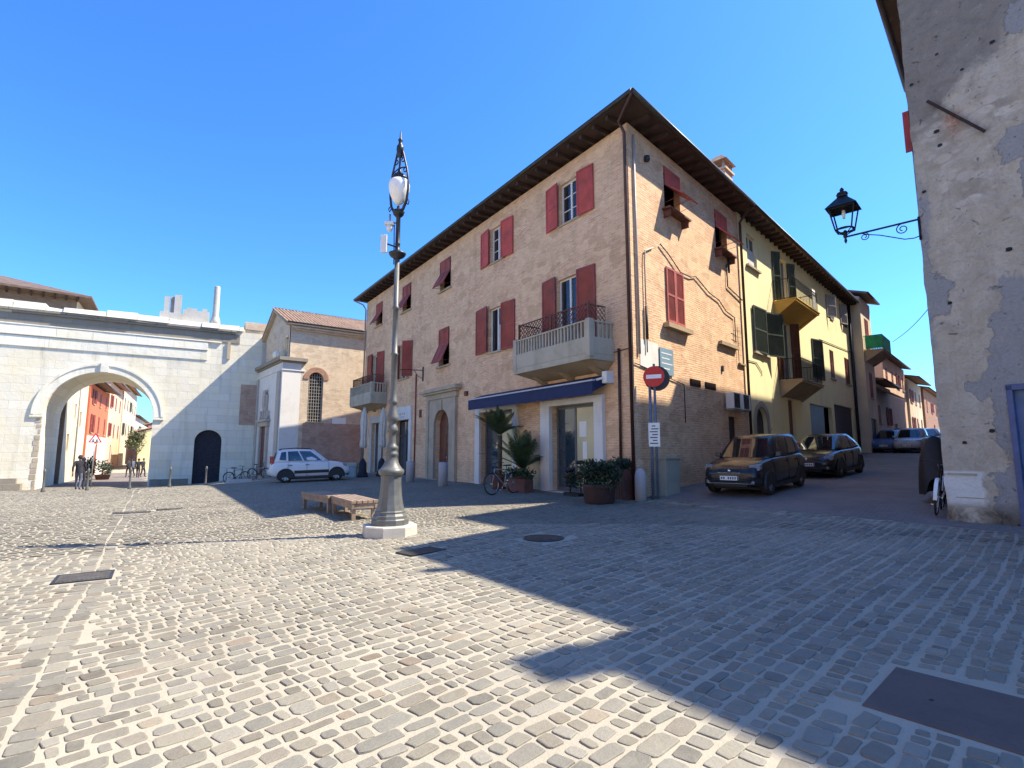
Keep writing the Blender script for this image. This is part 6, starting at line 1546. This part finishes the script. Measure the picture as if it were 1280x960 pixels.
for x, y, s, lab in ((-16.2, 31.6, .45, 'larger pale stone block on the ground before the bicycle rack'), (-15.0, 30.6, .33, 'smaller pale stone block on the ground near the white car')):
    t = thing('stone_block', lab, 'stone', gp(x, y), .4, 'stone blocks before the bicycle rack', world=False)
    mb = MB(); mb.hexa([(-s, -s*.6, -.05), (s, -s*.55, -.05), (s*.95, s*.6, -.05), (-s*.9, s*.55, -.05)], [(-s*.9, -s*.5, s*.5), (s*.85, -s*.5, s*.62), (s*.8, s*.5, s*.55), (-s*.85, s*.45, s*.45)]); mb.build('block', M['stone_pale'], t, bevel=.03)

# ------------------------------------------------------------------ folded parasols, planter at the far shop
def parasol(x, y, label):
    z = G(x, y); t = thing('folded_parasol', label, 'parasol', (x, y, z), 0, 'folded parasols outside the far shop')
    mb = MB(); mb.tube([(x, y, z), (x, y, z+2.9)], .03, 8); mb.build('pole', M['jacket_dark'], t)
    mb = MB(); rows = []
    for k, (r, zz) in enumerate(((.14, 1.55), (.17, 1.7), (.13, 2.1), (.15, 2.5), (.17, 3.0), (.12, 3.4), (.03, 3.75))):
        rows.append([(x+r*(1+.22*math.cos(8*a))*math.cos(a), y+r*(1+.22*math.cos(8*a))*math.sin(a), z+zz) for a in np.linspace(0, 6.2832, 33)[:-1]])
    mb.grid(rows, True, True); mb.build('canopy', M['cream_cloth'], t)
    mb = MB(); mb.lathe([(.3, 0), (.3, .1), (.22, .3), (.2, .75), (.12, .9), (.04, 1.0)], (x, y, z), 14); mb.build('base', M['jacket_dark'], t)
parasol(-8.0, 28.9, 'folded cream parasol on a dark base at the far left end of the brick house')
parasol(-7.1, 29.4, 'folded cream parasol between the far shop door and the lamp post')
x, y = -9.0, 29.6; z = G(x, y)
pl = thing('plant_box', 'pale low planter box beside the front of the white car', 'planter', (x, y, z))
mb = MB(); mb.box(x-.55, x+.55, y-.25, y+.25, z+.55, z+.75); mb.box(x-.5, x+.5, y-.2, y+.2, z, z+.55); mb.build('box', M['stone_pale'], pl, bevel=.01)

# ------------------------------------------------------------------ cars
def make_car(label, x, y, heading, kind='city', body='car_dark', group=None, rails=False, cladding=False, seed=0, cat='car', name='parked_car', zoff=0.):
    """local frame: +x forward, +y left"""
    t = thing(name, label, cat, gp(x, y, zoff), R(heading), group, world=False)
    gx = (G(x+.8*math.cos(R(heading)), y+.8*math.sin(R(heading)))-G(x-.8*math.cos(R(heading)), y-.8*math.sin(R(heading))))/1.6
    gy = (G(x-.8*math.sin(R(heading)), y+.8*math.cos(R(heading)))-G(x+.8*math.sin(R(heading)), y-.8*math.cos(R(heading))))/1.6
    t.rotation_mode = 'ZYX'
    t.rotation_mode = 'XYZ'
    t.rotation_euler = (Matrix.Rotation(R(heading), 3, 'Z') @ Matrix.Rotation(-math.atan(gx), 3, 'Y') @ Matrix.Rotation(math.atan(gy), 3, 'X')).to_euler()
    if kind == 'city':
        st = [(-1.84, .44, .62, .60), (-1.80, .36, .84, .70), (-1.70, .28, .95, .765), (-1.45, .22, .985, .80), (-.6, .2, .985, .82), (.2, .2, .97, .822), (.72, .2, .955, .82), (1.05, .2, .92, .81), (1.4, .2, .865, .785), (1.62, .24, .79, .74), (1.75, .3, .70, .68), (1.83, .38, .58, .60)]
        H = dict(b0=(.86, .93), b1=(-1.66, .98), r0=(.16, 1.49), r1=(-1.48, 1.5), zc=1.55, wb=.765, wr=.60)
        wheels = (1.15, -1.15, .72, .285)
    else:
        st = [(-2.1, .46, .66, .58), (-2.06, .36, .90, .70), (-1.95, .28, .99, .78), (-1.6, .22, 1.0, .84), (-.7, .2, .965, .865), (.2, .2, .95, .87), (.8, .2, .935, .865), (1.2, .2, .90, .85), (1.65, .2, .83, .82), (1.9, .24, .74, .77), (2.05, .3, .64, .68), (2.13, .38, .54, .58)]
        H = dict(b0=(1.08, .92), b1=(-1.9, 1.0), r0=(.1, 1.42), r1=(-1.25, 1.42), zc=1.475, wb=.80, wr=.57)
        wheels = (1.3, -1.28, .76, .315)
    mb = MB(); rows = []
    for xx, zb, zt, w in st:
        half = [(0, zb), (w*.7, zb), (w*.93, zb+.03), (w, zb+.16), (w*1.005, zb+(zt-zb)*.5), (w*.985, zt-.12), (w*.95, zt-.045), (w*.86, zt), (w*.45, zt+.018), (0, zt+.024)]
        rows.append([(xx, a, b_) for a, b_ in half]+[(xx, -a, b_) for a, b_ in half[-2:0:-1]])
    mb.grid(rows, True, True); bd = mb.build('body', M[body], t, sub=1)
    # cabin
    (bx0, bz0), (bx1, bz1), (rx0, rz0), (rx1, rz1), zc, wb_, wr = H['b0'], H['b1'], H['r0'], H['r1'], H['zc'], H['wb'], H['wr']
    NX = 9
    def side(f, tt, sgn, off=0.):
        xb = bx0+(bx1-bx0)*f; xr = rx0+(rx1-rx0)*f
        taper = 1-.10*(2*f-1)**2
        zb = bz0+(bz1-bz0)*f; zr = rz0+(rz1-rz0)*f+.035*math.sin(math.pi*f)
        bow = .035*math.sin(math.pi*tt)
        yy = (wb_*taper+(wr*taper-wb_*taper)*tt)+bow+off
        return V((xb+(xr-xb)*tt, sgn*yy, zb-.03+(zr-zb+.03)*tt))
    mb = MB(); rows = []
    for tt in (0, .25, .5, .75, 1.):
        ring = [side(f, tt, 1) for f in np.linspace(0, 1, NX)]+[side(f, tt, -1) for f in np.linspace(1, 0, NX)]
        rows.append(ring)
    for sc_, zz in ((.93, .55), (.72, .9), (.35, 1.)):
        top = rows[4]; cx_ = (rx0+rx1)/2
        rows.append([V((cx_+(p.x-cx_)*(sc_ if sc_ > .5 else .6), p.y*sc_, p.z+(zc-p.z)*zz)) for p in top])
    mb.grid(rows, True, True); mb.build('roof', M[body], bd)
    def pane(name, pts_l, sgn, mat='car_glass', off=.008, par=t):
        mb = MB(); mb.face([side(f, tt, sgn, off) for f, tt in pts_l]); return mb
    for sgn in (1, -1):
        sets = [[(.12, .14), (.46, .14), (.46, .5), (.46, .9), (.3, .9), (.16, .9), (.13, .5)], [(.49, .14), (.75, .14), (.75, .5), (.75, .9), (.62, .9), (.49, .9), (.49, .5)], [(.79, .2), (.92, .24), (.915, .55), (.91, .86), (.79, .9), (.79, .5)]]
        for q in sets: pane('side_window', q, sgn).build('side_window', M['car_glass'], t)
    def cross(f, tts, w0, w1, off, name, k=.86):
        mb = MB(); rws = []
        for tt in tts:
            a, b_ = side(f, tt, 1), side(f, tt, -1); d = V((off, 0, abs(off)*.5))
            rws.append([a.lerp(b_, s_)+d+V((math.copysign(.05, off)*math.sin(math.pi*s_), 0, 0)) for s_ in np.linspace(1-k, k, 7)])
        mb.grid(rws, False); return mb.build(name, M['car_glass'], t)
    cross(0, (.1, .5, .93), 0, 0, .012, 'windscreen', .93); cross(1, (.22, .6, .93), 0, 0, -.012, 'rear_window', .9)
    wx0, wx1, wy, wr_ = wheels
    for cx in (wx0, wx1):
        for sgn in (1, -1):
            mb = MB()
            prof = [(wr_*.62, -.1), (wr_*.95, -.1), (wr_, -.06), (wr_, .06), (wr_*.95, .095), (wr_*.66, .10), (wr_*.62, .07)]
            n = 28
            mb.grid([[(cx+r*math.cos(k*6.2832/n), sgn*(wy+h), wr_+r*math.sin(k*6.2832/n)) for k in range(n)] for r, h in prof], True)
            wl = mb.build('wheel', M['tyre'], t)
            mb = MB(); mb.grid([[(cx+r*math.cos(k*6.2832/n), sgn*(wy+h), wr_+r*math.sin(k*6.2832/n)) for k in range(n)] for r, h in ((.001, .06), (wr_*.16, .075), (wr_*.2, .05))], True)
            for k in range(7):
                a = k*6.2832/7; c, s = math.cos(a), math.sin(a); w = .035
                mb.hexa([(cx+r*c-s*e, sgn*(wy+.05), wr_+r*s+c*e) for r, e in ((.04, -w), (wr_*.64, -w*1.2), (wr_*.64, w*1.2), (.04, w))], [(cx+r*c-s*e, sgn*(wy+.075), wr_+r*s+c*e) for r, e in ((.04, -w), (wr_*.64, -w*1.2), (wr_*.64, w*1.2), (.04, w))])
            mb.grid([[(cx+r*math.cos(k*6.2832/n), sgn*(wy+h), wr_+r*math.sin(k*6.2832/n)) for k in range(n)] for r, h in ((wr_*.6, .03), (wr_*.66, .092), (wr_*.69, .09))], True)
            mb.build('rim', M['rim'], wl)
            mb = MB(); mb.grid([[(cx+r*math.cos(a), sgn*(wy+h), wr_+r*math.sin(a)) for a in np.linspace(-.25, 3.39, 20)] for r, h in ((.001, .085), (wr_*1.17, .088))], False); 
            mb.v = [(p_[0], p_[1]-sgn*.0, p_[2]) for p_ in mb.v]
            arch = MB(); rr = wr_*(1.34 if cladding else 1.2)
            side_y = .80 if kind == 'city' else .845
            arch.grid([[(cx+r*math.cos(a), sgn*(side_y+h), wr_+r*math.sin(a)) for a in np.linspace(-.3, 3.44, 22)] for r, h in ((wr_*1.10, .018), (wr_*1.12, .034), (rr, .030), (rr+.015, -.02))], False)
            arch.grid([[(cx+r*math.cos(a), sgn*(side_y+.02), wr_+r*math.sin(a)) for a in np.linspace(-.3, 3.44, 22)] for r in (.001, wr_*1.11)], False)
            arch.build('wheel_arch', M['black_trim'], t)
    fxm, rxm = st[-1][0], st[0][0]
    # lamps, grille, bumpers, plates, mirrors, handles, trims
    zt = st[-3][2]; wf = st[-3][3]
    for sgn in (1, -1):
        mb = MB(); c = V((fxm-.235, sgn*(wf-.115), zt-.05)); mb.hexa([c+V((.02, -.13, -.07)), c+V((.16, -.13, -.1)), c+V((.05, .12, -.07)), c+V((-.12, .12, -.05))] if sgn > 0 else [c+V((.02, .13, -.07)), c+V((.16, .13, -.1)), c+V((.05, -.12, -.07)), c+V((-.12, -.12, -.05))],
              [c+V((-.02, -.13, .07)), c+V((.07, -.13, .055)), c+V((-.02, .12, .07)), c+V((-.16, .12, .09))] if sgn > 0 else [c+V((-.02, .13, .07)), c+V((.07, .13, .055)), c+V((-.02, -.12, .07)), c+V((-.16, -.12, .09))])
        mb.build('headlight', M['headlight'], t, bevel=.015)
        mb = MB(); mb.lathe([(.045, 0), (.05, .02), (.02, .035)], (0, 0, 0), 12); mb.v = [(p_[2]+fxm-.075, p_[0]+sgn*(wf-.14), p_[1]+.36) for p_ in mb.v]; mb.build('fog_lamp', M['headlight'], t)
        mb = MB(); c = (rxm+.10, sgn*(st[1][3]-.10)); zz = .82 if kind != 'city' else 1.0; mb.box(c[0]-.03, c[0]+.1, c[1]-.05, c[1]+.06, zz-.18, zz+.25 if kind == 'city' else zz+.05); mb.build('tail_lamp', M['tail_lamp'], t, bevel=.02)
        mb = MB(); p = side(.1, .12, sgn, .0); mb.hexa([p+V((-.06, sgn*.06, -.02)), p+V((.04, sgn*.05, -.02)), p+V((.05, sgn*.2, .0)), p+V((-.03, sgn*.21, 0))], [p+V((-.06, sgn*.06, .11)), p+V((.01, sgn*.05, .11)), p+V((.02, sgn*.2, .12)), p+V((-.04, sgn*.21, .12))]); mb.build('mirror', M[body], t, bevel=.02)
        for f in (.42, .72):
            mb = MB(); p = side(f, 0, sgn); mb.box(p.x-.08, p.x+.08, min(sgn*(st[5][3]-.005), sgn*(st[5][3]+.028)), max(sgn*(st[5][3]-.005), sgn*(st[5][3]+.028)), .8, .83)
            mb.build('door_handle', M['black_trim' if cladding else body], t)
        w = st[5][3]
        for xx in (.78, -.22, -1.06):
            mb = MB(); mb.box(xx-.006, xx+.006, min(sgn*w*.985, sgn*(w+.006)), max(sgn*w*.985, sgn*(w+.006)), .3, .9); mb.build('door_seam', M['black_trim'], t)
        mb = MB()
        if cladding:
            mb.box(-.78, .78, min(sgn*(w-.03), sgn*(w+.03)), max(sgn*(w-.03), sgn*(w+.03)), .42, .56)
        mb.box(wx1+wr_*1.1, wx0-wr_*1.1, min(sgn*(w-.06), sgn*(w+.012)), max(sgn*(w-.06), sgn*(w+.012)), .18, .28); mb.build('side_trim', M['black_trim'], t)
        if rails:
            mb = MB(); mb.tube([side(.08, 1, sgn)+V((0, -sgn*.04, -.0)), side(.14, 1, sgn)+V((0, -sgn*.04, .08)), side(.5, 1, sgn)+V((0, -sgn*.04, .085)), side(.9, 1, sgn)+V((0, -sgn*.04, .08)), side(.97, 1, sgn)+V((0, -sgn*.04, .0))], .02, 6); mb.build('roof_rail', M['black_trim'], t)
    mb = MB(); mb.box(fxm-.16, fxm-.035, -.46, .46, .24, .36); mb.box(fxm-.13, fxm-.03, -.4, .4, .56, .6); mb.build('grille', M['black_trim'], t, bevel=.015)
    mb = MB(); mb.box(fxm-.02, fxm+.005, -.26, .26, .42, .53); pl_ = mb.build('number_plate', M['paper'], t)
    mb = MB()
    for k in range(7):
        if k != 2: mb.box(fxm+.0051, fxm+.008, -.2+k*.06, -.165+k*.06, .445, .505)
    mb.box(fxm+.0051, fxm+.0075, -.26, -.23, .42, .53); mb.box(fxm+.0051, fxm+.0075, .23, .26, .42, .53); mb.build('lettering', M['ink'], pl_)
    mb = MB(); mb.box(rxm-.006, rxm+.03, -.26, .26, .5, .61); mb.build('number_plate', M['paper'], t)
    mb = MB(); mb.lathe([(.05, 0), (.045, .012), (.001, .015)], (0, 0, 0), 16); mb.v = [(p_[2]+fxm-.05, p_[0], p_[1]+.655) for p_ in mb.v]; mb.build('badge', M['chrome'], t)
    mb = MB(); mb.box(fxm-.1, fxm-.02, -.3, .3, .6, .615); mb.box(fxm-.12, fxm+.0, -wf*.8, wf*.8, .33, .345); mb.build('chrome_strip', M['chrome'], t)
    mb = MB(); mb.box(bx0-.02, bx0+.12, -.5, .5, bz0-.03, bz0-.005); mb.tube([(bx0+.03, -.3, bz0), (bx0-.15, .1, bz0+.12)], .01, 4); mb.build('wiper', M['black_trim'], t)
    mb = MB(); mb.box(wx1-.2, wx0+.2, -.6, .6, .14, .3); mb.build('underbody', M['black_trim'], t)
    if kind == 'city' and not rails: mb = MB(); mb.tube([(-1.2, 0, 1.53), (-1.45, 0, 1.72)], .006, 4); mb.build('aerial', M['black_trim'], t)
    return t
# heading is measured from +x towards +y
def hd(v): return math.degrees(math.atan2(v[1], v[0]))
make_car('small white car with dark side trim and roof rails parked before the church', -9.95, 26.6, hd((.888, .46)), 'city', 'car_white', None, True, True)
make_car('small dark hatchback nearest in the street, parked beside the brick house', 7.05, 15.55, hd((-.72, -.69)), 'city', 'car_dark', 'cars parked in the side street')
make_car('larger dark hatchback parked second in the street before the yellow house', 11.5, 19.8, hd((-.71, -.70)), 'hatch', 'car_brown', 'cars parked in the side street')
for px, Y, kind, body, lab, o in ((1112, 36.5, 'hatch', 'car_blue', 'blue car third in the street, beyond the yellow house', 0), (1139, 35.0, 'city', 'car_silver', 'silver car in the street between the blue car and the pale one', 0),
        (1158, 39.5, 'hatch', 'car_light', 'pale blue car furthest right among the far street cars', 0), (1128, 46., 'city', 'car_blue', 'small blue car parked behind the far silver car', 0), (1152, 53., 'hatch', 'car_light', 'distant pale car at the very end of the street', 0)):
    make_car(lab, (px-640)/667/1.004*Y, Y, hd((-.71, -.70)), kind, body, 'cars parked in the side street')

# ------------------------------------------------------------------ people
def person(label, x, y, face, coat='jacket_dark', legs='trousers', h=1.72, stride=.22, group=None, hair='jacket_dark'):
    t = thing('person', label, 'person', gp(x, y), face, group, world=False)
    k = h/1.72; st = stride
    J = {'pelvis': (0, 0, .93), 'belly': (0.01, 0, 1.08), 'chest': (.02, 0, 1.28), 'neck': (.02, 0, 1.46), 'headb': (.035, 0, 1.53), 'head': (.045, 0, 1.62), 'crown': (.035, 0, 1.70),
         'shl': (.015, .17, 1.40), 'ell': (-.04-st*.4, .235, 1.13), 'wrl': (.03-st*.5, .24, .90), 'hal': (.05-st*.5, .235, .80), 'shr': (.015, -.17, 1.40), 'elr': (-.02+st*.35, -.235, 1.14), 'wrr': (.1+st*.6, -.23, .93), 'har': (.13+st*.65, -.225, .83),
         'hil': (0, .09, .90), 'knl': (.06+st*.5, .1, .5), 'anl': (st*.9, .1, .09), 'tol': (st*.9+.15, .11, .035), 'hir': (0, -.09, .90), 'knr': (.03-st*.3, -.1, .5), 'anr': (-st*1.1, -.1, .11), 'tor': (-st*1.1+.15, -.11, .035)}
    Rr = {'pelvis': (.15, .12), 'belly': (.14, .11), 'chest': (.165, .115), 'neck': (.06, .06), 'headb': (.075, .07), 'head': (.095, .085), 'crown': (.06, .055), 'shl': (.075, .075), 'ell': (.05, .05), 'wrl': (.035, .035), 'hal': (.035, .025), 'shr': (.075, .075), 'elr': (.05, .05), 'wrr': (.035, .035), 'har': (.035, .025),
          'hil': (.1, .1), 'knl': (.065, .065), 'anl': (.045, .045), 'tol': (.04, .03), 'hir': (.1, .1), 'knr': (.065, .065), 'anr': (.045, .045), 'tor': (.04, .03)}
    E_ = [('pelvis', 'belly'), ('belly', 'chest'), ('chest', 'neck'), ('neck', 'headb'), ('headb', 'head'), ('head', 'crown'), ('chest', 'shl'), ('shl', 'ell'), ('ell', 'wrl'), ('wrl', 'hal'), ('chest', 'shr'), ('shr', 'elr'), ('elr', 'wrr'), ('wrr', 'har'),
          ('pelvis', 'hil'), ('hil', 'knl'), ('knl', 'anl'), ('anl', 'tol'), ('pelvis', 'hir'), ('hir', 'knr'), ('knr', 'anr'), ('anr', 'tor')]
    names = list(J); me = bpy.data.meshes.new('body'); me.from_pydata([V(J[n_])*k for n_ in names], [(names.index(a), names.index(b_)) for a, b_ in E_], [])
    o = bpy.data.objects.new('body', me); COL.objects.link(o)
    sk = o.modifiers.new('skin', 'SKIN'); sv = me.skin_vertices[0].data
    for i, n_ in enumerate(names): sv[i].radius = [r*k for r in Rr[n_]]; sv[i].use_root = (n_ == 'pelvis')
    sb_ = o.modifiers.new('sub', 'SUBSURF'); sb_.levels = 1; sb_.render_levels = 1
    bpy.context.view_layer.update()
    ev = o.evaluated_get(bpy.context.evaluated_depsgraph_get()); m2 = bpy.data.meshes.new_from_object(ev)
    o.modifiers.clear(); o.data = m2; m2.materials.clear()
    for q in (coat, legs, 'skin', 'black_trim'): m2.materials.append(M[q])
    for p in m2.polygons:
        p.use_smooth = True; c = p.center/k
        hand = abs(c.y) > .19 and c.z < .92 and c.z > .75
        p.material_index = 2 if (c.z > 1.475 or hand) else (3 if c.z < .085 else (1 if c.z < .86 and abs(c.y) < .2 else 0))
    o.parent = t
    mb = MB(); mb.lathe([(.001, .14*k), (.06*k, .12*k), (.095*k, .06*k), (.1*k, .0), (.09*k, -.06*k)], (.025*k, 0, 1.62*k), 12); mb.v = [(p_[0]-.015, p_[1], p_[2]) for p_ in mb.v if True]; mb.build('hair', M[hair], t)
    mb = MB(); mb.lathe([(.012*k, -.02*k), (.014*k, 0), (.002, .02*k)], (.135*k, 0, 1.61*k), 6)
    for s_ in (1, -1): mb.lathe([(.008*k, -.008), (.01*k, 0), (.001, .01)], (.125*k, s_*.035*k, 1.635*k), 6); mb.lathe([(.015*k, -.03*k), (.02*k, 0), (.01*k, .03*k)], (.035*k, s_*.092*k, 1.62*k), 6)
    mb.build('face', M['skin'], t)
    return t
x, y = bray(96, 27.5); person('person in a dark jacket and grey trousers walking before the arch', x, y, R(120), 'jacket_dark', 'trousers', 1.74)
x, y = bray(100.5, 28.0); person('second person in dark clothes close beside the walker before the arch', x, y, R(115), 'jacket_dark', 'jacket_dark', 1.66, .12)
for px, Y, lab, coat in ((158, 50, 'distant person in dark coat in the arch street, left of the small group', 'jacket_dark'), (163, 51, 'distant person in grey clothes in the middle of the group in the arch street', 'trousers'), (170, 49, 'distant person in dark coat at the right edge of the arch opening', 'jacket_dark'), (176, 50.5, 'distant person in black nearest the right arch pier', 'jacket_dark')):
    x, y = bray(px, Y); person(lab, x, y, R(rg_.uniform(0, 360)), coat, 'jacket_dark', 1.72, .15, 'people down the arch street')

# ------------------------------------------------------------------ things beyond the arch
def pot_plant(px, Y, h, r, label, shape='round'):
    x, y = bray(px, Y); z = G(x, y); t = thing('potted_shrub', label, 'potted plant', (x, y, z), 0, 'potted shrubs beyond the arch')
    mb = MB(); mb.lathe([(r*.6, 0), (r*.75, .4), (r*.8, .42)], (x, y, z), 12); mb.build('pot', M['stone_pale' if shape != 'round' else 'terracotta'], t)
    leaf_cloud(700, blob_fn((x, y, z+.4+(h-.4)/2), (r, r, (h-.4)*.55), 10, rg_), .16, rg_).build('foliage', M['leaf_dark'], t)
    mb = MB(); mb.tube([(x, y, z+.3), (x, y, z+h*.7)], .03, 6); mb.build('stem', M['bark'], t)
pot_plant(106.5, 38, 1.9, .36, 'slim clipped dark shrub in a pot beneath the orange house', 'cone')
pot_plant(126, 46, 1.7, .75, 'round dark potted shrub further along the orange house front')
def tree(px, Y, h, r, label, leafm='leaf_light', n=1500):
    x, y = bray(px, Y); z = G(x, y); t = thing('street_tree', label, 'tree', (x, y, z))
    mb = MB(); mb.tube([(x, y, z-.1), (x+.05, y, z+h*.35), (x-.05, y, z+h*.6), (x, y, z+h*.85)], [.11, .09, .06, .02], 8)
    for k in range(8): a = k*.8; mb.tube([(x, y, z+h*(.35+.05*k)), (x+r*.5*math.cos(a), y+r*.5*math.sin(a), z+h*(.5+.05*k)), (x+r*.8*math.cos(a), y+r*.8*math.sin(a), z+h*(.58+.05*k))], [.04, .025, .01], 5)
    mb.build('trunk', M['bark'], t); leaf_cloud(n, blob_fn((x, y, z+h*.72), (r, r, h*.32), 14, rg_), .26, rg_).build('crown', M[leafm], t)
tree(166, 66, 5.2, 1.0, 'small grey green tree far down the street beyond the arch')
x, y = bray(112.5, 36.0); z = G(x, y)
ws = thing('road_sign', 'triangular red and white road sign on a post beyond the arch', 'sign', (x, y, z)); mb = MB(); mb.tube([(x, y, z), (x, y, z+3.5)], .035, 8); mb.build('pole', M['steel'], ws)
def tri(mb, c, s, t0, t1, d):
    xx = V((-d.y, d.x, 0)); q = [(-s, -s*.58), (s, -s*.58), (0, s*1.15)]
    a = [c+d*t0+xx*u+V((0, 0, w)) for u, w in q]; b_ = [c+d*t1+xx*u+V((0, 0, w)) for u, w in q]
    mb.grid([a, b_], True, True, smooth=False)
dv = V((.6, -.8, 0)); mb = MB(); tri(mb, V((x, y, z+3.2))+dv*.04, .38, 0, .012, dv); tp = mb.build('red_border', M['sign_red'], ws); mb = MB(); tri(mb, V((x, y, z+3.19))+dv*.04, .27, .013, .02, dv); wt = mb.build('white_face', M['sign_white'], tp)
mb = MB()
for u in (-.1, .1): 
    c = V((x, y, z+3.1))+dv*.061+V((-dv.y, dv.x, 0))*u; mb.tube([c+V((0, 0, -.06)), c+V((0, 0, .1))], .03, 6)
mb.build('symbol', M['ink'], wt)
# ------------------------------------------------------------------ camera, sun, sky
cd = bpy.data.cameras.new('camera'); cam = bpy.data.objects.new('camera', cd); COL.objects.link(cam)
cd.sensor_width = 36; cd.lens = 667/1280*36; cd.clip_start = .05; cd.clip_end = 2000
cam.location = (0, 0, CAM_H); cam.rotation_euler = (R(90+7.15), 0, 0); scene.camera = cam
to_sun = V((-SUN_A, -SUN_B, 1)).normalized()
sd_ = bpy.data.lights.new('sun', 'SUN'); so2 = bpy.data.objects.new('sun', sd_); COL.objects.link(so2)
sd_.energy = SUN_E; sd_.angle = R(.53); sd_.color = (1, .90, .72)
so2.rotation_euler = to_sun.to_track_quat('Z', 'Y').to_euler(); so2.location = (30, 5, 40)
w = bpy.data.worlds.new('World'); scene.world = w; w.use_nodes = True
nt = w.node_tree; nt.nodes.clear()
out = nt.nodes.new('ShaderNodeOutputWorld'); bg = nt.nodes.new('ShaderNodeBackground'); sky = nt.nodes.new('ShaderNodeTexSky')
sky.sky_type = 'NISHITA'; sky.sun_disc = False
sky.sun_elevation = math.asin(to_sun.z); sky.sun_rotation = math.atan2(to_sun.x, to_sun.y)
sky.altitude = 20; sky.air_density = 1.; sky.dust_density = DUST; sky.ozone_density = 2.5
hs = nt.nodes.new('ShaderNodeHueSaturation'); hs.inputs['Saturation'].default_value = SKY_SAT; hs.inputs['Hue'].default_value = SKY_HUE
mg = nt.nodes.new('ShaderNodeMix'); mg.data_type = 'RGBA'; mg.blend_type = 'MULTIPLY'; mg.inputs[0].default_value = 1.; mg.inputs[7].default_value = SKY_GAIN
nt.links.new(sky.outputs[0], hs.inputs['Color']); nt.links.new(hs.outputs[0], mg.inputs[6]); nt.links.new(mg.outputs[2], bg.inputs[0]); bg.inputs[1].default_value = SKY_STR
nt.links.new(bg.outputs[0], out.inputs[0])
vs = scene.view_settings; vs.view_transform = 'Standard'; vs.look = 'None'; vs.exposure = EXPO; vs.gamma = 1; vs.use_curve_mapping = False
scene.render.engine = 'CYCLES'; scene.cycles.use_denoising = True; scene.cycles.max_bounces = 6; scene.cycles.diffuse_bounces = 4
scene.render.film_transparent = False
